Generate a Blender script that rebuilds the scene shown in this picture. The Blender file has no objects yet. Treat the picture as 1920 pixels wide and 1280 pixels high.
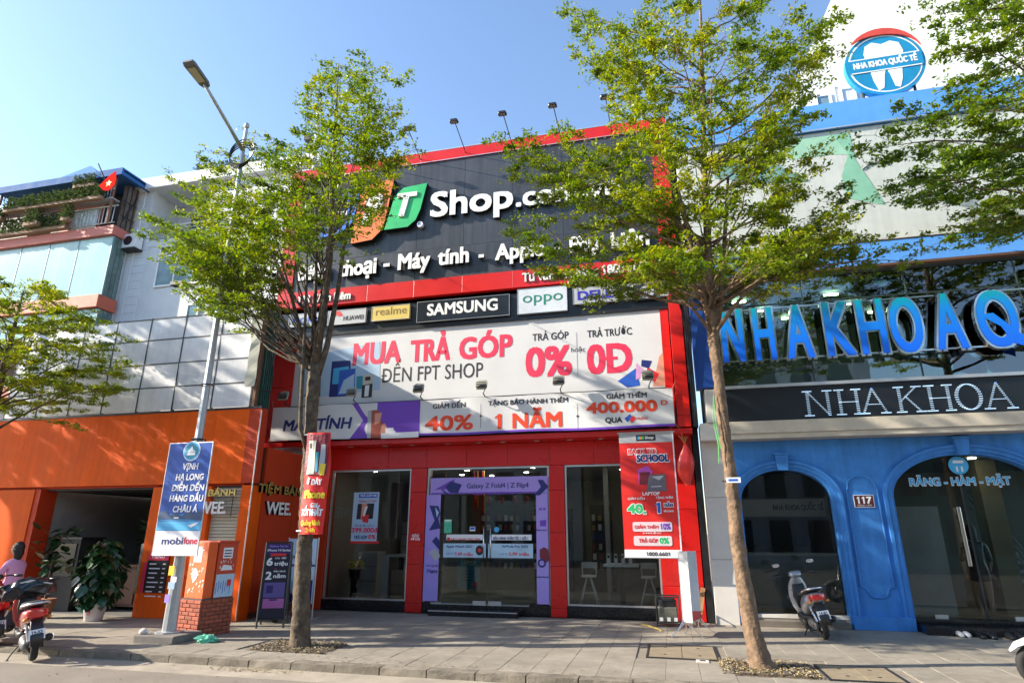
import bpy, bmesh, math, random
import numpy as np
from mathutils import Vector, Matrix
R = math.radians
rnd = random.Random(7)
S = bpy.context.scene
COL = S.collection
# ------------------------------------------------------------------ camera
F = 1145.66; YAW, PIT, ROL = R(13.861), R(17.348), R(0.076)
cy, sy, cp, sp = math.cos(YAW), math.sin(YAW), math.cos(PIT), math.sin(PIT)
FW = Vector((-sy*cp, cy*cp, sp)); RT = Vector((cy, sy, 0)); UP = RT.cross(FW)
_c, _s = math.cos(ROL), math.sin(ROL)
RT, UP = _c*RT+_s*UP, -_s*RT+_c*UP
CAM = Vector((0, 0, 1.6))
cam = bpy.data.cameras.new('camera'); camo = bpy.data.objects.new('camera', cam); COL.objects.link(camo)
m = Matrix((RT, UP, -FW)).transposed().to_4x4(); m.translation = CAM; camo.matrix_world = m
cam.sensor_width = 36; cam.lens = 36*F/1920; cam.clip_end = 2000; cam.clip_start = .05
S.camera = camo
# ------------------------------------------------------------------ world, sun, exposure
SUNV = Vector((-1, -.30, .53)).normalized()
EL = math.asin(SUNV.z)
W = bpy.data.worlds.new('World'); S.world = W; W.use_nodes = True
nt = W.node_tree; bg = nt.nodes['Background']
sk = nt.nodes.new('ShaderNodeTexSky'); sk.sky_type = 'NISHITA'; sk.sun_disc = False
sk.sun_elevation = EL; sk.sun_rotation = R(253.3); sk.altitude = 0; sk.air_density = 1.0; sk.dust_density = .7; sk.ozone_density = 2.4
hs_ = nt.nodes.new('ShaderNodeHueSaturation'); hs_.inputs['Saturation'].default_value = 1.0; nt.links.new(sk.outputs[0], hs_.inputs['Color']); nt.links.new(hs_.outputs[0], bg.inputs[0]); bg.inputs[1].default_value = .145
sl = bpy.data.lights.new('sun', 'SUN'); sl.energy = 4.6; sl.angle = R(.5); sl.color = (1, .91, .76)
so = bpy.data.objects.new('sun', sl); COL.objects.link(so); so.location = (-30, -9, 20)
so.rotation_euler = (-SUNV).to_track_quat('-Z', 'Y').to_euler()
S.view_settings.view_transform = 'Standard'; S.view_settings.look = 'None'; S.view_settings.exposure = 1.38; S.view_settings.gamma = 1
S.view_settings.use_curve_mapping = False
S.render.engine = 'CYCLES'
S.cycles.max_bounces = 8; S.cycles.transparent_max_bounces = 24
# ------------------------------------------------------------------ helpers
def at(x, y, Y):
    """point of the wall plane at depth Y for a measured spot of the street front"""
    d = FW + RT*((x-960)/F) - UP*((y-640)/F)
    return CAM + d*(Y/d.y)
def gz(x, y, Z=0):
    d = FW + RT*((x-960)/F) - UP*((y-640)/F)
    return CAM + d*((Z-CAM.z)/d.z)
ORG = {}
MATS = {}
def mat(n, col, rough=.6, metal=0., var=.12, scale=3., bump=0., bscale=60., streak=0., rand=0., emit=0., spec=.5, coat=0., trans=0., dirt=0., dscale=1.2):
    if n in MATS: return MATS[n]
    M = bpy.data.materials.new(n); M.use_nodes = True; N = M.node_tree; b = N.nodes['Principled BSDF']
    L = N.links.new
    b.inputs['Roughness'].default_value = rough; b.inputs['Metallic'].default_value = metal
    b.inputs['Specular IOR Level'].default_value = spec; b.inputs['Coat Weight'].default_value = coat
    tc = N.nodes.new('ShaderNodeTexCoord'); oi = N.nodes.new('ShaderNodeObjectInfo')
    mp = N.nodes.new('ShaderNodeVectorMath'); mp.operation = 'ADD'
    sc = N.nodes.new('ShaderNodeVectorMath'); sc.operation = 'SCALE'; sc.inputs[0].default_value = (37, 19, 11)
    L(oi.outputs['Random'], sc.inputs['Scale']); L(tc.outputs['Object'], mp.inputs[0]); L(sc.outputs[0], mp.inputs[1])
    no = N.nodes.new('ShaderNodeTexNoise'); no.inputs['Scale'].default_value = scale; no.inputs['Detail'].default_value = 5; no.inputs['Roughness'].default_value = .65
    L(mp.outputs[0], no.inputs['Vector'])
    mx = N.nodes.new('ShaderNodeMix'); mx.data_type = 'RGBA'
    rm = N.nodes.new('ShaderNodeMapRange'); rm.inputs[1].default_value = .3; rm.inputs[2].default_value = .7
    L(no.outputs[0], rm.inputs[0]); L(rm.outputs[0], mx.inputs[0])
    mx.inputs[6].default_value = (*[c*(1-var) for c in col], 1); mx.inputs[7].default_value = (*[min(1, c*(1+var)) for c in col], 1)
    out = mx.outputs[2]
    def mul(out, fac, lo):
        q = N.nodes.new('ShaderNodeMapRange'); q.inputs[1].default_value = .35; q.inputs[2].default_value = .65; q.inputs[3].default_value = lo; q.inputs[4].default_value = 1
        L(fac, q.inputs[0])
        h = N.nodes.new('ShaderNodeVectorMath'); h.operation = 'SCALE'; L(out, h.inputs[0]); L(q.outputs[0], h.inputs['Scale']); return h.outputs[0]
    if streak:
        st = N.nodes.new('ShaderNodeMapping'); st.inputs['Scale'].default_value = (9, 9, .35); L(mp.outputs[0], st.inputs[0])
        n2 = N.nodes.new('ShaderNodeTexNoise'); n2.inputs['Scale'].default_value = 1; n2.inputs['Detail'].default_value = 4; L(st.outputs[0], n2.inputs['Vector'])
        out = mul(out, n2.outputs[0], 1-streak)
    if dirt:
        n3 = N.nodes.new('ShaderNodeTexNoise'); n3.inputs['Scale'].default_value = dscale; n3.inputs['Detail'].default_value = 8; n3.inputs['Roughness'].default_value = .75; L(N.nodes.new('ShaderNodeNewGeometry').outputs['Position'], n3.inputs['Vector'])
        out = mul(out, n3.outputs[0], 1-dirt)
    if rand:
        q = N.nodes.new('ShaderNodeMapRange'); q.inputs[3].default_value = 1-rand; q.inputs[4].default_value = 1+rand; L(oi.outputs['Random'], q.inputs[0])
        h = N.nodes.new('ShaderNodeVectorMath'); h.operation = 'SCALE'; L(out, h.inputs[0]); L(q.outputs[0], h.inputs['Scale']); out = h.outputs[0]
    L(out, b.inputs['Base Color'])
    if rough > .12 and rough < .95:
        q = N.nodes.new('ShaderNodeMapRange'); q.inputs[3].default_value = rough*.8; q.inputs[4].default_value = min(1, rough*1.25); L(no.outputs[0], q.inputs[0]); L(q.outputs[0], b.inputs['Roughness'])
    if bump:
        n4 = N.nodes.new('ShaderNodeTexNoise'); n4.inputs['Scale'].default_value = bscale; n4.inputs['Detail'].default_value = 4; L(mp.outputs[0], n4.inputs['Vector'])
        bu = N.nodes.new('ShaderNodeBump'); bu.inputs['Strength'].default_value = bump; bu.inputs['Distance'].default_value = .02; L(n4.outputs[0], bu.inputs['Height']); L(bu.outputs[0], b.inputs['Normal'])
    if emit:
        b.inputs['Emission Color'].default_value = (*col, 1); b.inputs['Emission Strength'].default_value = emit
    if trans:
        tr = N.nodes.new('ShaderNodeBsdfTranslucent'); L(out, tr.inputs[0]); ms = N.nodes.new('ShaderNodeMixShader'); ms.inputs[0].default_value = trans
        L(b.outputs[0], ms.inputs[1]); L(tr.outputs[0], ms.inputs[2]); L(ms.outputs[0], N.nodes['Material Output'].inputs[0])
    MATS[n] = M; return M
def glass_mat(n, tint=(.55, .6, .58), ior=1.5, bump=0.):
    M = bpy.data.materials.new(n); M.use_nodes = True; N = M.node_tree; N.nodes.remove(N.nodes['Principled BSDF']); L = N.links.new
    t = N.nodes.new('ShaderNodeBsdfTransparent'); t.inputs[0].default_value = (*tint, 1)
    g = N.nodes.new('ShaderNodeBsdfGlossy'); g.inputs['Roughness'].default_value = .01; g.inputs[0].default_value = (.95, .97, 1, 1)
    f = N.nodes.new('ShaderNodeFresnel'); f.inputs[0].default_value = ior
    ms = N.nodes.new('ShaderNodeMixShader'); L(f.outputs[0], ms.inputs[0]); L(t.outputs[0], ms.inputs[1]); L(g.outputs[0], ms.inputs[2]); L(ms.outputs[0], N.nodes['Material Output'].inputs[0])
    if bump:
        tc = N.nodes.new('ShaderNodeTexCoord'); no = N.nodes.new('ShaderNodeTexNoise'); no.inputs['Scale'].default_value = .9; L(tc.outputs['Object'], no.inputs['Vector'])
        bu = N.nodes.new('ShaderNodeBump'); bu.inputs['Strength'].default_value = bump; bu.inputs['Distance'].default_value = .02; L(no.outputs[0], bu.inputs['Height']); L(bu.outputs[0], g.inputs['Normal'])
    MATS[n] = M; return M
_font = {}
def glyphs(s, bold=0., res=3, shear=0.):
    k = (s, bold, res, shear)
    if k not in _font:
        c = bpy.data.curves.new('t', 'FONT'); c.body = s; c.size = 1; c.resolution_u = res; c.shear = shear
        o = bpy.data.objects.new('t', c); COL.objects.link(o)
        me = bpy.data.meshes.new_from_object(o.evaluated_get(bpy.context.evaluated_depsgraph_get()))
        v = [(p.co.x, p.co.y) for p in me.vertices]; f = [tuple(p.vertices) for p in me.polygons]
        bpy.data.objects.remove(o); bpy.data.curves.remove(c); bpy.data.meshes.remove(me)
        _font[k] = (v, f)
    return _font[k]
XZ = (Vector((1, 0, 0)), Vector((0, 0, 1)))      # faces -Y, towards the street
class MB:
    def __init__(s): s.v = []; s.f = []; s.mi = []; s.m = 0; s.mats = []
    def use(s, M):
        if M not in s.mats: s.mats.append(M)
        s.m = s.mats.index(M); return s
    def add(s, vs, fs):
        o = len(s.v); s.v += [tuple(v) for v in vs]; s.f += [tuple(i+o for i in f) for f in fs]; s.mi += [s.m]*len(fs); return s
    def box(s, x0, x1, y0, y1, z0, z1):
        return s.add([(x0, y0, z0), (x1, y0, z0), (x1, y1, z0), (x0, y1, z0), (x0, y0, z1), (x1, y0, z1), (x1, y1, z1), (x0, y1, z1)],
                     [(0, 3, 2, 1), (4, 5, 6, 7), (0, 1, 5, 4), (1, 2, 6, 5), (2, 3, 7, 6), (3, 0, 4, 7)])
    def quad(s, a, b, c, d): return s.add([a, b, c, d], [(0, 1, 2, 3)])
    def tube(s, pts, rs, n=8, cap=True):
        pts = [Vector(p) for p in pts]
        if not hasattr(rs, '__len__'): rs = [rs]*len(pts)
        vs = []; fs = []; t0 = None; u = None
        for i, p in enumerate(pts):
            t = (pts[min(i+1, len(pts)-1)]-pts[max(i-1, 0)]).normalized()
            if u is None: u = t.orthogonal().normalized()
            else:
                u = (u - t*u.dot(t)); u = u.normalized() if u.length > 1e-6 else t.orthogonal().normalized()
            w = t.cross(u)
            for k in range(n):
                a = 2*math.pi*k/n; vs.append(p+(u*math.cos(a)+w*math.sin(a))*rs[i])
        for i in range(len(pts)-1):
            for k in range(n):
                a = i*n+k; b = i*n+(k+1) % n; fs.append((a, b, b+n, a+n))
        if cap: fs.append(tuple(range(n-1, -1, -1))); fs.append(tuple(range(len(vs)-n, len(vs))))
        return s.add(vs, fs)
    def bar(s, a, b, r, n=8): return s.tube([a, b], r, n)
    def loft(s, secs, n=16, p=2.6):
        """secs: (centre, half width, half height, up vector, forward vector) superellipse rings"""
        vs = []; fs = []
        for c, w, h, upv, side in secs:
            c = Vector(c); upv = Vector(upv).normalized(); side = Vector(side).normalized()
            for k in range(n):
                a = 2*math.pi*k/n; ca, sa = math.cos(a), math.sin(a)
                vs.append(c + side*w*math.copysign(abs(ca)**(2/p), ca) + upv*h*math.copysign(abs(sa)**(2/p), sa))
        for i in range(len(secs)-1):
            for k in range(n):
                a = i*n+k; b = i*n+(k+1) % n; fs.append((a, b, b+n, a+n))
        fs.append(tuple(range(n-1, -1, -1))); fs.append(tuple(range(len(vs)-n, len(vs))))
        return s.add(vs, fs)
    def lathe(s, prof, c=(0, 0, 0), n=16, axis='z'):
        vs = []; fs = []
        for r, h in prof:
            for k in range(n):
                a = 2*math.pi*k/n; x, y = r*math.cos(a), r*math.sin(a)
                q = (x, y, h) if axis == 'z' else ((x, h, y) if axis == 'y' else (h, x, y))
                vs.append((c[0]+q[0], c[1]+q[1], c[2]+q[2]))
        for i in range(len(prof)-1):
            for k in range(n):
                a = i*n+k; b = i*n+(k+1) % n; fs.append((a, b, b+n, a+n))
        fs.append(tuple(range(n-1, -1, -1))); fs.append(tuple(range(len(vs)-n, len(vs))))
        return s.add(vs, fs)
    def torus(s, c, Rr, r, n=20, m=8, axis='y'):
        vs = []; fs = []
        for i in range(n):
            a = 2*math.pi*i/n
            for k in range(m):
                b = 2*math.pi*k/m; q = Rr+r*math.cos(b); h = r*math.sin(b)
                x, z = q*math.cos(a), q*math.sin(a)
                p = (x, h, z) if axis == 'y' else ((x, z, h) if axis == 'z' else (h, x, z))
                vs.append((c[0]+p[0], c[1]+p[1], c[2]+p[2]))
        for i in range(n):
            for k in range(m):
                fs.append((i*m+k, ((i+1) % n)*m+k, ((i+1) % n)*m+(k+1) % m, i*m+(k+1) % m))
        return s.add(vs, fs)
    def prism(s, poly, y0, y1):
        """polygon in the street-front plane (x, z) given depth from y0 to y1"""
        n = len(poly); vs = [(x, y0, z) for x, z in poly]+[(x, y1, z) for x, z in poly]
        return s.add(vs, [tuple(range(n)), tuple(range(2*n-1, n-1, -1))]+[(i, i+n, (i+1) % n+n, (i+1) % n) for i in range(n)])
    def text(s, t, x0, x1, z, cap, y, bold=.0, ext=0., shear=0., O=None, U=None, V=None, res=3):
        """lettering from x0 to x1 on base line z, cap height cap, standing at depth y"""
        ones = [i for i, ch in enumerate(t) if ch == '1']; bars = [i for i, ch in enumerate(t) if ch in 'Đđ']; t = t.replace('Đ', 'D').replace('đ', 'd')
        v, f = glyphs(t, 0, res, shear)
        if bars:             # the stroke through the letter
            v, f = list(v), list(f)
            for i in bars:
                pw = max(q[0] for q in glyphs(t[:i+1]+'|', 0, 2)[0])-max(q[0] for q in glyphs('|', 0, 2)[0])
                w_ = max(q[0] for q in glyphs(t[i], 0, 2)[0])+.045
                xl, xr, zz = (pw-w_+.0, pw-w_+.34, .30) if t[i] == 'D' else (pw-.32, pw+.02, .57)
                sh_ = shear*zz; n_ = len(v); v += [(xl+sh_, zz), (xr+sh_, zz), (xr+sh_, zz+.075), (xl+sh_, zz+.075)]; f.append(('bar', n_, n_+1, n_+2, n_+3))
        if ones:             # the flag of the figure one
            v, f = list(v), list(f)
            for i in ones:
                pr = max(q[0] for q in glyphs(t[:i+1], 0, 2)[0]); n_ = len(v); v += [(px_+shear*z_, z_) for px_, z_ in ((pr-.05, .682), (pr-.10, .682), (pr-.26, .57), (pr-.26, .47), (pr-.09, .58))]; f.append(('bar', n_, n_+1, n_+2, n_+3, n_+4))
        bw = .62*max(0., bold)*cap/.682; x0 += bw; x1 -= bw; z += bw*.5; cap -= bw
        a = min(p[0] for p in v); b = max(p[0] for p in v); extra = [q[1:] for q in f if q[0] == 'bar']; f = [q for q in f if q[0] != 'bar']; kx = (x1-x0)/max(b-a, 1e-6); kz = cap/.682
        if bw > .0008:       # heavier weight: the stroke is drawn again a little to every side
            sh = [(-1, -.8), (1, -.8), (1, .8), (-1, .8)] + ([(0, -1), (1, 0), (0, 1), (-1, 0)] if bold > .05 else [])
            for k, (sx_, sz_) in enumerate(sh):
                s._text(v, f, x0, a, kx, z, kz, y+.0004*(k+1), ext-.0004*(k+1) if ext else 0., O, U, V, sx_*bw, sz_*bw)
        if extra: s._text(v, extra, x0, a, kx, z, kz, y-.0006, 0, O, U, V, 0, 0)
        return s._text(v, f, x0, a, kx, z, kz, y, ext, O, U, V, 0, 0)
    def _text(s, v, f, x0, a, kx, z, kz, y, ext, O, U, V, ox, oz):
        if O is None: fn = lambda p, d: (x0+(p[0]-a)*kx+ox, y+d, z+p[1]*kz+oz)
        else:
            Nn = U.cross(V); fn = lambda p, d: O+U*((p[0]-a)*kx+x0+ox)+V*(p[1]*kz+z+oz)-Nn*(y+d)
        if not ext: return s.add([fn(p, 0) for p in v], f)
        n = len(v); cnt = {}
        for q in f:
            for i in range(len(q)):
                e = (q[i], q[(i+1) % len(q)]); cnt[e] = 1
        side = [e for e in cnt if (e[1], e[0]) not in cnt]
        return s.add([fn(p, 0) for p in v]+[fn(p, ext) for p in v], f+[tuple(i+n for i in reversed(q)) for q in f]+[(b_, a_, a_+n, b_+n) for a_, b_ in side])
    def flatten(s, y0, k):
        """bring printed layers close to their sheet"""
        s.v = [(x, y0+(y-y0)*k, z) for x, y, z in s.v]; return s
    def build(s, name, M=None, parent=None, smooth=False, bevel=0., label=None, cat=None, group=None, kind=None, segs=2):
        if M is not None and not s.mats: s.mats = [M]
        me = bpy.data.meshes.new(name); v = s.v; loc = None
        if parent is not None: o = ORG.get(parent.name, Vector((0, 0, 0)))
        else:
            a = np.array(v); o = Vector(((a[:, 0].min()+a[:, 0].max())/2, (a[:, 1].min()+a[:, 1].max())/2, a[:, 2].min())); loc = o
        if o.length: v = [(p[0]-o.x, p[1]-o.y, p[2]-o.z) for p in v]
        me.from_pydata(v, [], s.f)
        for q in s.mats: me.materials.append(q)
        me.polygons.foreach_set('material_index', s.mi)
        if smooth: me.polygons.foreach_set('use_smooth', [True]*len(me.polygons))
        ob = bpy.data.objects.new(name, me); COL.objects.link(ob)
        if parent is not None: ob.parent = parent
        else: ob.location = loc
        ORG[ob.name] = Vector(o)
        if bevel:
            b = ob.modifiers.new('b', 'BEVEL'); b.width = bevel; b.segments = segs; b.limit_method = 'ANGLE'; b.angle_limit = R(40); b.harden_normals = False
        if smooth == 2:
            b = ob.modifiers.new('s', 'SUBSURF'); b.levels = b.render_levels = 1
        return tag(ob, label, cat, group, kind)
def tag(o, label=None, cat=None, group=None, kind=None):
    for k, v in (('label', label), ('category', cat), ('group', group), ('kind', kind)):
        if v: o[k] = v
    return o
def empty(name, loc=(0, 0, 0), label=None, cat=None, group=None, kind=None, world=True):
    o = bpy.data.objects.new(name, None); COL.objects.link(o); o.empty_display_size = .1; o.location = loc
    ORG[o.name] = Vector(loc) if world else Vector((0, 0, 0)); return tag(o, label, cat, group, kind)
def inst(src, name, pos, parent, rot=None, scale=None):
    """another piece that shares the mesh of src"""
    o = bpy.data.objects.new(name, src if isinstance(src, bpy.types.Mesh) else src.data); COL.objects.link(o); o.parent = parent
    o.location = Vector(pos)-ORG.get(parent.name, Vector((0, 0, 0)))
    if rot: o.rotation_euler = rot
    if scale: o.scale = scale
    ORG[o.name] = Vector(pos); return o
def copy_tree(o, parent=None):
    c = o.copy(); COL.objects.link(c); ORG[c.name] = ORG.get(o.name, Vector((0, 0, 0)))
    if parent is not None: c.parent = parent
    for ch in list(o.children): copy_tree(ch, c)
    return c
def boxmesh(name, sx, sy, sz, M, ch=.0):
    b = MB(); x, y, z = sx/2, sy/2, sz/2
    if ch:
        b.add([(-x, -y+ch, -z), (x, -y+ch, -z), (x, -y+ch, z), (-x, -y+ch, z), (-x+ch, -y, -z+ch), (x-ch, -y, -z+ch), (x-ch, -y, z-ch), (-x+ch, -y, z-ch), (-x, y, -z), (x, y, -z), (x, y, z), (-x, y, z)],
              [(4, 5, 6, 7), (0, 1, 5, 4), (1, 2, 6, 5), (2, 3, 7, 6), (3, 0, 4, 7), (1, 0, 8, 9), (2, 1, 9, 10), (3, 2, 10, 11), (0, 3, 11, 8), (9, 8, 11, 10)])
    else: b.box(-x, x, -y, y, -z, z)
    me = bpy.data.meshes.new(name); me.from_pydata(b.v, [], b.f); me.materials.append(M); return me
def pq(b, pts, Y):
    """flat printed patch given by measured corners on the plane at depth Y"""
    vs = [at(x, y, Y) for x, y in pts]; return b.add(vs, [tuple(range(len(vs)))])
def rc(b, x0, x1, z0, z1, Y): return b.add([(x0, Y, z0), (x1, Y, z0), (x1, Y, z1), (x0, Y, z1)], [(0, 1, 2, 3)])
def rrect(x0, x1, z0, z1, r, n=5):
    p = []
    for cx_, cz_, a0 in ((x1-r, z1-r, 0), (x0+r, z1-r, 90), (x0+r, z0+r, 180), (x1-r, z0+r, 270)):
        for k in range(n+1):
            a = R(a0+90*k/n); p.append((cx_+r*math.cos(a), cz_+r*math.sin(a)))
    return p[::-1][::-1]
def tx(b, t, p0, p1, cap, Y, **k):
    """lettering between two measured base line ends on the plane at depth Y"""
    a = at(*p0, Y); c = at(*p1, Y); h = at(p0[0], p0[1]-cap, Y).z-a.z
    return b.text(t, a.x, c.x, (a.z+c.z)/2, h, Y, **k)
def txw(b, t, x0, x1, z, cap, Y, **k): return b.text(t, x0, x1, z, cap, Y, **k)
# ------------------------------------------------------------------ materials
asphalt = mat('asphalt', (.225, .19, .155), .88, var=.10, scale=1.3, bump=.45, bscale=160, dirt=.18, dscale=.7)
paver = mat('granite_paver', (.295, .262, .212), .72, var=.12, scale=9, bump=.2, bscale=140, rand=.06, dirt=.34, dscale=1.1)
kerbm = mat('kerb_stone', (.25, .215, .165), .85, var=.25, scale=7, bump=.5, bscale=60, rand=.14, dirt=.5, dscale=4)
concrete = mat('concrete', (.26, .24, .21), .85, var=.15, scale=6, bump=.3, dirt=.2)
soil = mat('soil', (.09, .065, .04), .95, var=.3, scale=12, bump=.8, bscale=40)
gravel = mat('gravel', (.28, .24, .19), .9, var=.4, scale=30, bump=.3)
drylf = mat('dry_leaf', (.34, .25, .10), .8, var=.4, scale=9, rand=.3)
red = mat('red_panel', (.62, .012, .008), .30, var=.06, scale=1.5, rand=.05, dirt=.12, dscale=1.8)
redd = mat('red_lacquer', (.60, .010, .008), .28, var=.05, rand=.04)
grey = mat('dark_grey_panel', (.052, .056, .066), .33, var=.16, scale=1.2, streak=.35, rand=.10, bump=.03, bscale=6)
blackm = mat('black_paint', (.012, .013, .016), .35, var=.2)
blackg = mat('black_granite', (.012, .013, .015), .18, var=.3, scale=20)
white = mat('white_paint', (.74, .74, .73), .5, var=.05, dirt=.08)
whitel = mat('white_letter', (.80, .79, .76), .45, var=.04, streak=.08)
ivory = mat('ivory_cladding', (.66, .62, .57), .35, var=.05, rand=.03, dirt=.1)
orange = mat('orange_panel', (.86, .115, .003), .6, spec=.15, var=.08, scale=1.5, rand=.05, dirt=.16, streak=.12)
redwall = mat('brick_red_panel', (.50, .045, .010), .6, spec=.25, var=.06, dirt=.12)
greyw = mat('grey_stucco', (.50, .52, .54), .8, var=.05, bump=.1, dirt=.15)
whitep = mat('weathered_white_panel', (.66, .66, .67), .4, var=.10, scale=2, streak=.12, rand=.06)
framem = mat('dark_steel', (.03, .032, .035), .5, .3, var=.2)
rust = mat('rusty_steel', (.16, .08, .045), .8, var=.4, scale=14)
galv = mat('galvanised_steel', (.42, .44, .45), .45, .6, var=.12, scale=6)
alu = mat('aluminium', (.62, .62, .62), .35, .8, var=.08)
chrome = mat('polished_steel', (.75, .76, .77), .16, 1., var=.05)
blue = mat('blue_wall_paint', (.058, .262, .70), .55, spec=.3, var=.10, scale=1.6, dirt=.24, dscale=1.6, streak=.16, bump=.10, bscale=9)
dblue = mat('dark_blue_panel', (.012, .06, .28), .4, var=.08)
lblue = mat('light_blue_fascia', (.10, .32, .80), .45, var=.06, dirt=.1)
cream = mat('cream_stone', (.55, .49, .40), .6, var=.1, scale=4, dirt=.15)
bill = mat('banner_vinyl', (.66, .655, .66), .42, var=.04, scale=1.2, bump=.12, bscale=2.2)
bkwhite = mat('white_render', (.78, .76, .70), .8, var=.03, dirt=.06)
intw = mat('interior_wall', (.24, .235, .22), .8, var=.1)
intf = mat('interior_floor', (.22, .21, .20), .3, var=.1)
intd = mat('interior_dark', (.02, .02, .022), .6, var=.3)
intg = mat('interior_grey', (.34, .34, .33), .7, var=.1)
wood = mat('brown_wood', (.12, .035, .018), .45, var=.25, scale=5)
woodl = mat('tan_wood', (.32, .18, .08), .5, var=.2, scale=4)
bark = mat('bark', (.11, .078, .048), .9, var=.75, scale=9, bump=1., bscale=18, dirt=.4, dscale=5)
bark2 = mat('pale_bark', (.205, .132, .08), .9, var=.5, scale=9, bump=1., bscale=20, dirt=.45, dscale=6)
gl = glass_mat('shop_glass', (.80, .84, .82), 1.38)
glu = glass_mat('green_tinted_glass', (.46, .60, .52), 2.3, .3)
gltel = mat('frosted_teal_glass', (.30, .50, .50), .18, var=.06, scale=.6, streak=.1, rand=.04)
lamp_on = mat('lit_downlight', (1, .93, .8), emit=22.)
tyre = mat('tyre_rubber', (.02, .02, .02), .85, var=.2, bump=.2)
bplast = mat('black_plastic', (.025, .026, .028), .42, var=.15)
brickm = mat('red_brick', (.34, .085, .045), .8, var=.2, scale=9, bump=.4, rand=.2)
mortar = mat('mortar', (.10, .085, .075), .95, var=.2)
P = lambda n, c, r=.5: mat('print_'+n, c, r, var=.03, scale=2)
pRed = P('red', (.68, .02, .02)); pPink = P('crimson', (.72, .03, .09)); pNavy = P('navy', (.012, .02, .16)); pBlk = P('black', (.015, .015, .02)); pWhite = P('white', (.78, .78, .8))
pPur = P('purple', (.17, .05, .48)); pLav = P('lavender', (.38, .28, .72)); pPale = P('pale_blue', (.40, .55, .72)); pBlue = P('blue', (.02, .10, .50)); pSky = P('sky_blue', (.06, .40, .70))
pOr = P('orange', (.78, .22, .03)); pYel = P('yellow', (.85, .60, .04)); pGrn = P('green', (.02, .46, .13)); pTeal = P('teal', (.02, .25, .34)); pGrey = P('grey', (.42, .43, .45)); pSal = P('salmon', (.70, .30, .20))
pMar = P('maroon', (.18, .015, .03)); pGold = P('gold', (.60, .45, .10)); pSea = P('sea', (.03, .22, .48)); pMag = P('magenta', (.50, .08, .45)); pBeige = P('beige', (.55, .50, .42))
# ================================================================== SETTING: ground, road, sidewalk
b = MB(); b.box(-700, 700, -700, 700, -.5, -.16); b.build('ground', asphalt, kind='structure')
b = MB(); b.box(-160, 120, -9.5, 7.70, -.158, -.095); b.build('road', asphalt, kind='structure')
gut = mat('gutter_concrete', (.36, .31, .245), .85, var=.12, scale=4, bump=.3, dirt=.3)
b = MB(); b.box(-60, 40, 7.30, 7.815, -.12, -.088); b.build('gutter', gut, kind='structure')
walk = empty('sidewalk', (0, 7.82, 0), kind='structure')
def inside_pit(x, y):
    return (-6.05 < x < -4.75 and 8.35 < y < 9.35) or (.45 < x < 1.65 and 8.45 < y < 9.45)
b = MB(); b.box(-60, 40, 7.9, 20, -.15, -.012); b.build('bedding', mat('joint_mortar', (.20, .17, .135), .95, var=.2), walk)
PM = boxmesh('paver', .397, .397, .05, paver, 0)
bm = bmesh.new(); bm.from_mesh(PM); bmesh.ops.bevel(bm, geom=[e for e in bm.edges if all(v.co.z > 0 for v in e.verts)], offset=.003, segments=1, affect='EDGES'); bm.to_mesh(PM); bm.free()
cells = []
for i in range(-34, 20):
    for j in range(12):
        x = i*.4+.04; y = 8.22+j*.4
        if -15 < x < 8 and not inside_pit(x, y) and not (-.45 < x < .55 and 9.3 < y < 10.4) and not (1.62 < x < 2.55 and 8.4 < y < 9.4): cells.append((x, y))
# the paving stones that show largest stand singly, the rest are joined
vis = [c for c in cells if -11.4 < c[0] < 6.0]
vis.sort(key=lambda c: math.hypot(c[0], c[1]))
single = vis[:300]; ss = set(single)
rest = MB()
for x, y in cells:
    dz = rnd.uniform(-.002, .0025)
    if (x, y) in ss:
        inst(PM, 'paver', (x, y, -.025+dz), walk, (R(rnd.uniform(-.25, .25)), R(rnd.uniform(-.25, .25)), R(rnd.uniform(-.3, .3))))
    else: rest.box(x-.1985, x+.1985, y-.1985, y+.1985, -.05, dz)
rest.build('distant_pavers', paver, walk, kind='stuff')
b = MB(); b.box(-60, -15.2, 7.95, 20, -.05, 0); b.box(8.2, 40, 7.95, 20, -.05, 0); b.build('far_paving', paver, walk)
kb = MB(); kb.box(-.302, .302, -.1, .1, -.08, .075)
kb.build('kerb_stone', kerbm, walk); k0 = bpy.data.objects['kerb_stone']; km = k0.data
bm = bmesh.new(); bm.from_mesh(km)
for v in bm.verts: v.co.x += 0
bmesh.ops.subdivide_edges(bm, edges=bm.edges[:], cuts=2, use_grid_fill=True)
for v in bm.verts:
    if abs(v.co.x) < .2 or True: v.co.y += rnd.uniform(-.004, .004); v.co.z += rnd.uniform(-.004, .003)
    v.co -= Vector((0, 7.82*0, 0))
bm.to_mesh(km); bm.free()
mo = [v.co.copy() for v in km.vertices]; cy0 = sum(v.y for v in mo)/len(mo); cx0 = sum(v.x for v in mo)/len(mo)
for v in km.vertices: v.co.y -= cy0; v.co.x -= cx0
bpy.data.objects.remove(k0)
for i in range(-30, 30):
    x = -5.17+i*.62
    o = inst(km, 'kerb_stone', (x, 7.915, -.078+rnd.uniform(-.003, .003)), walk, (0, 0, R(rnd.uniform(-.5, .5))))
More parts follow.
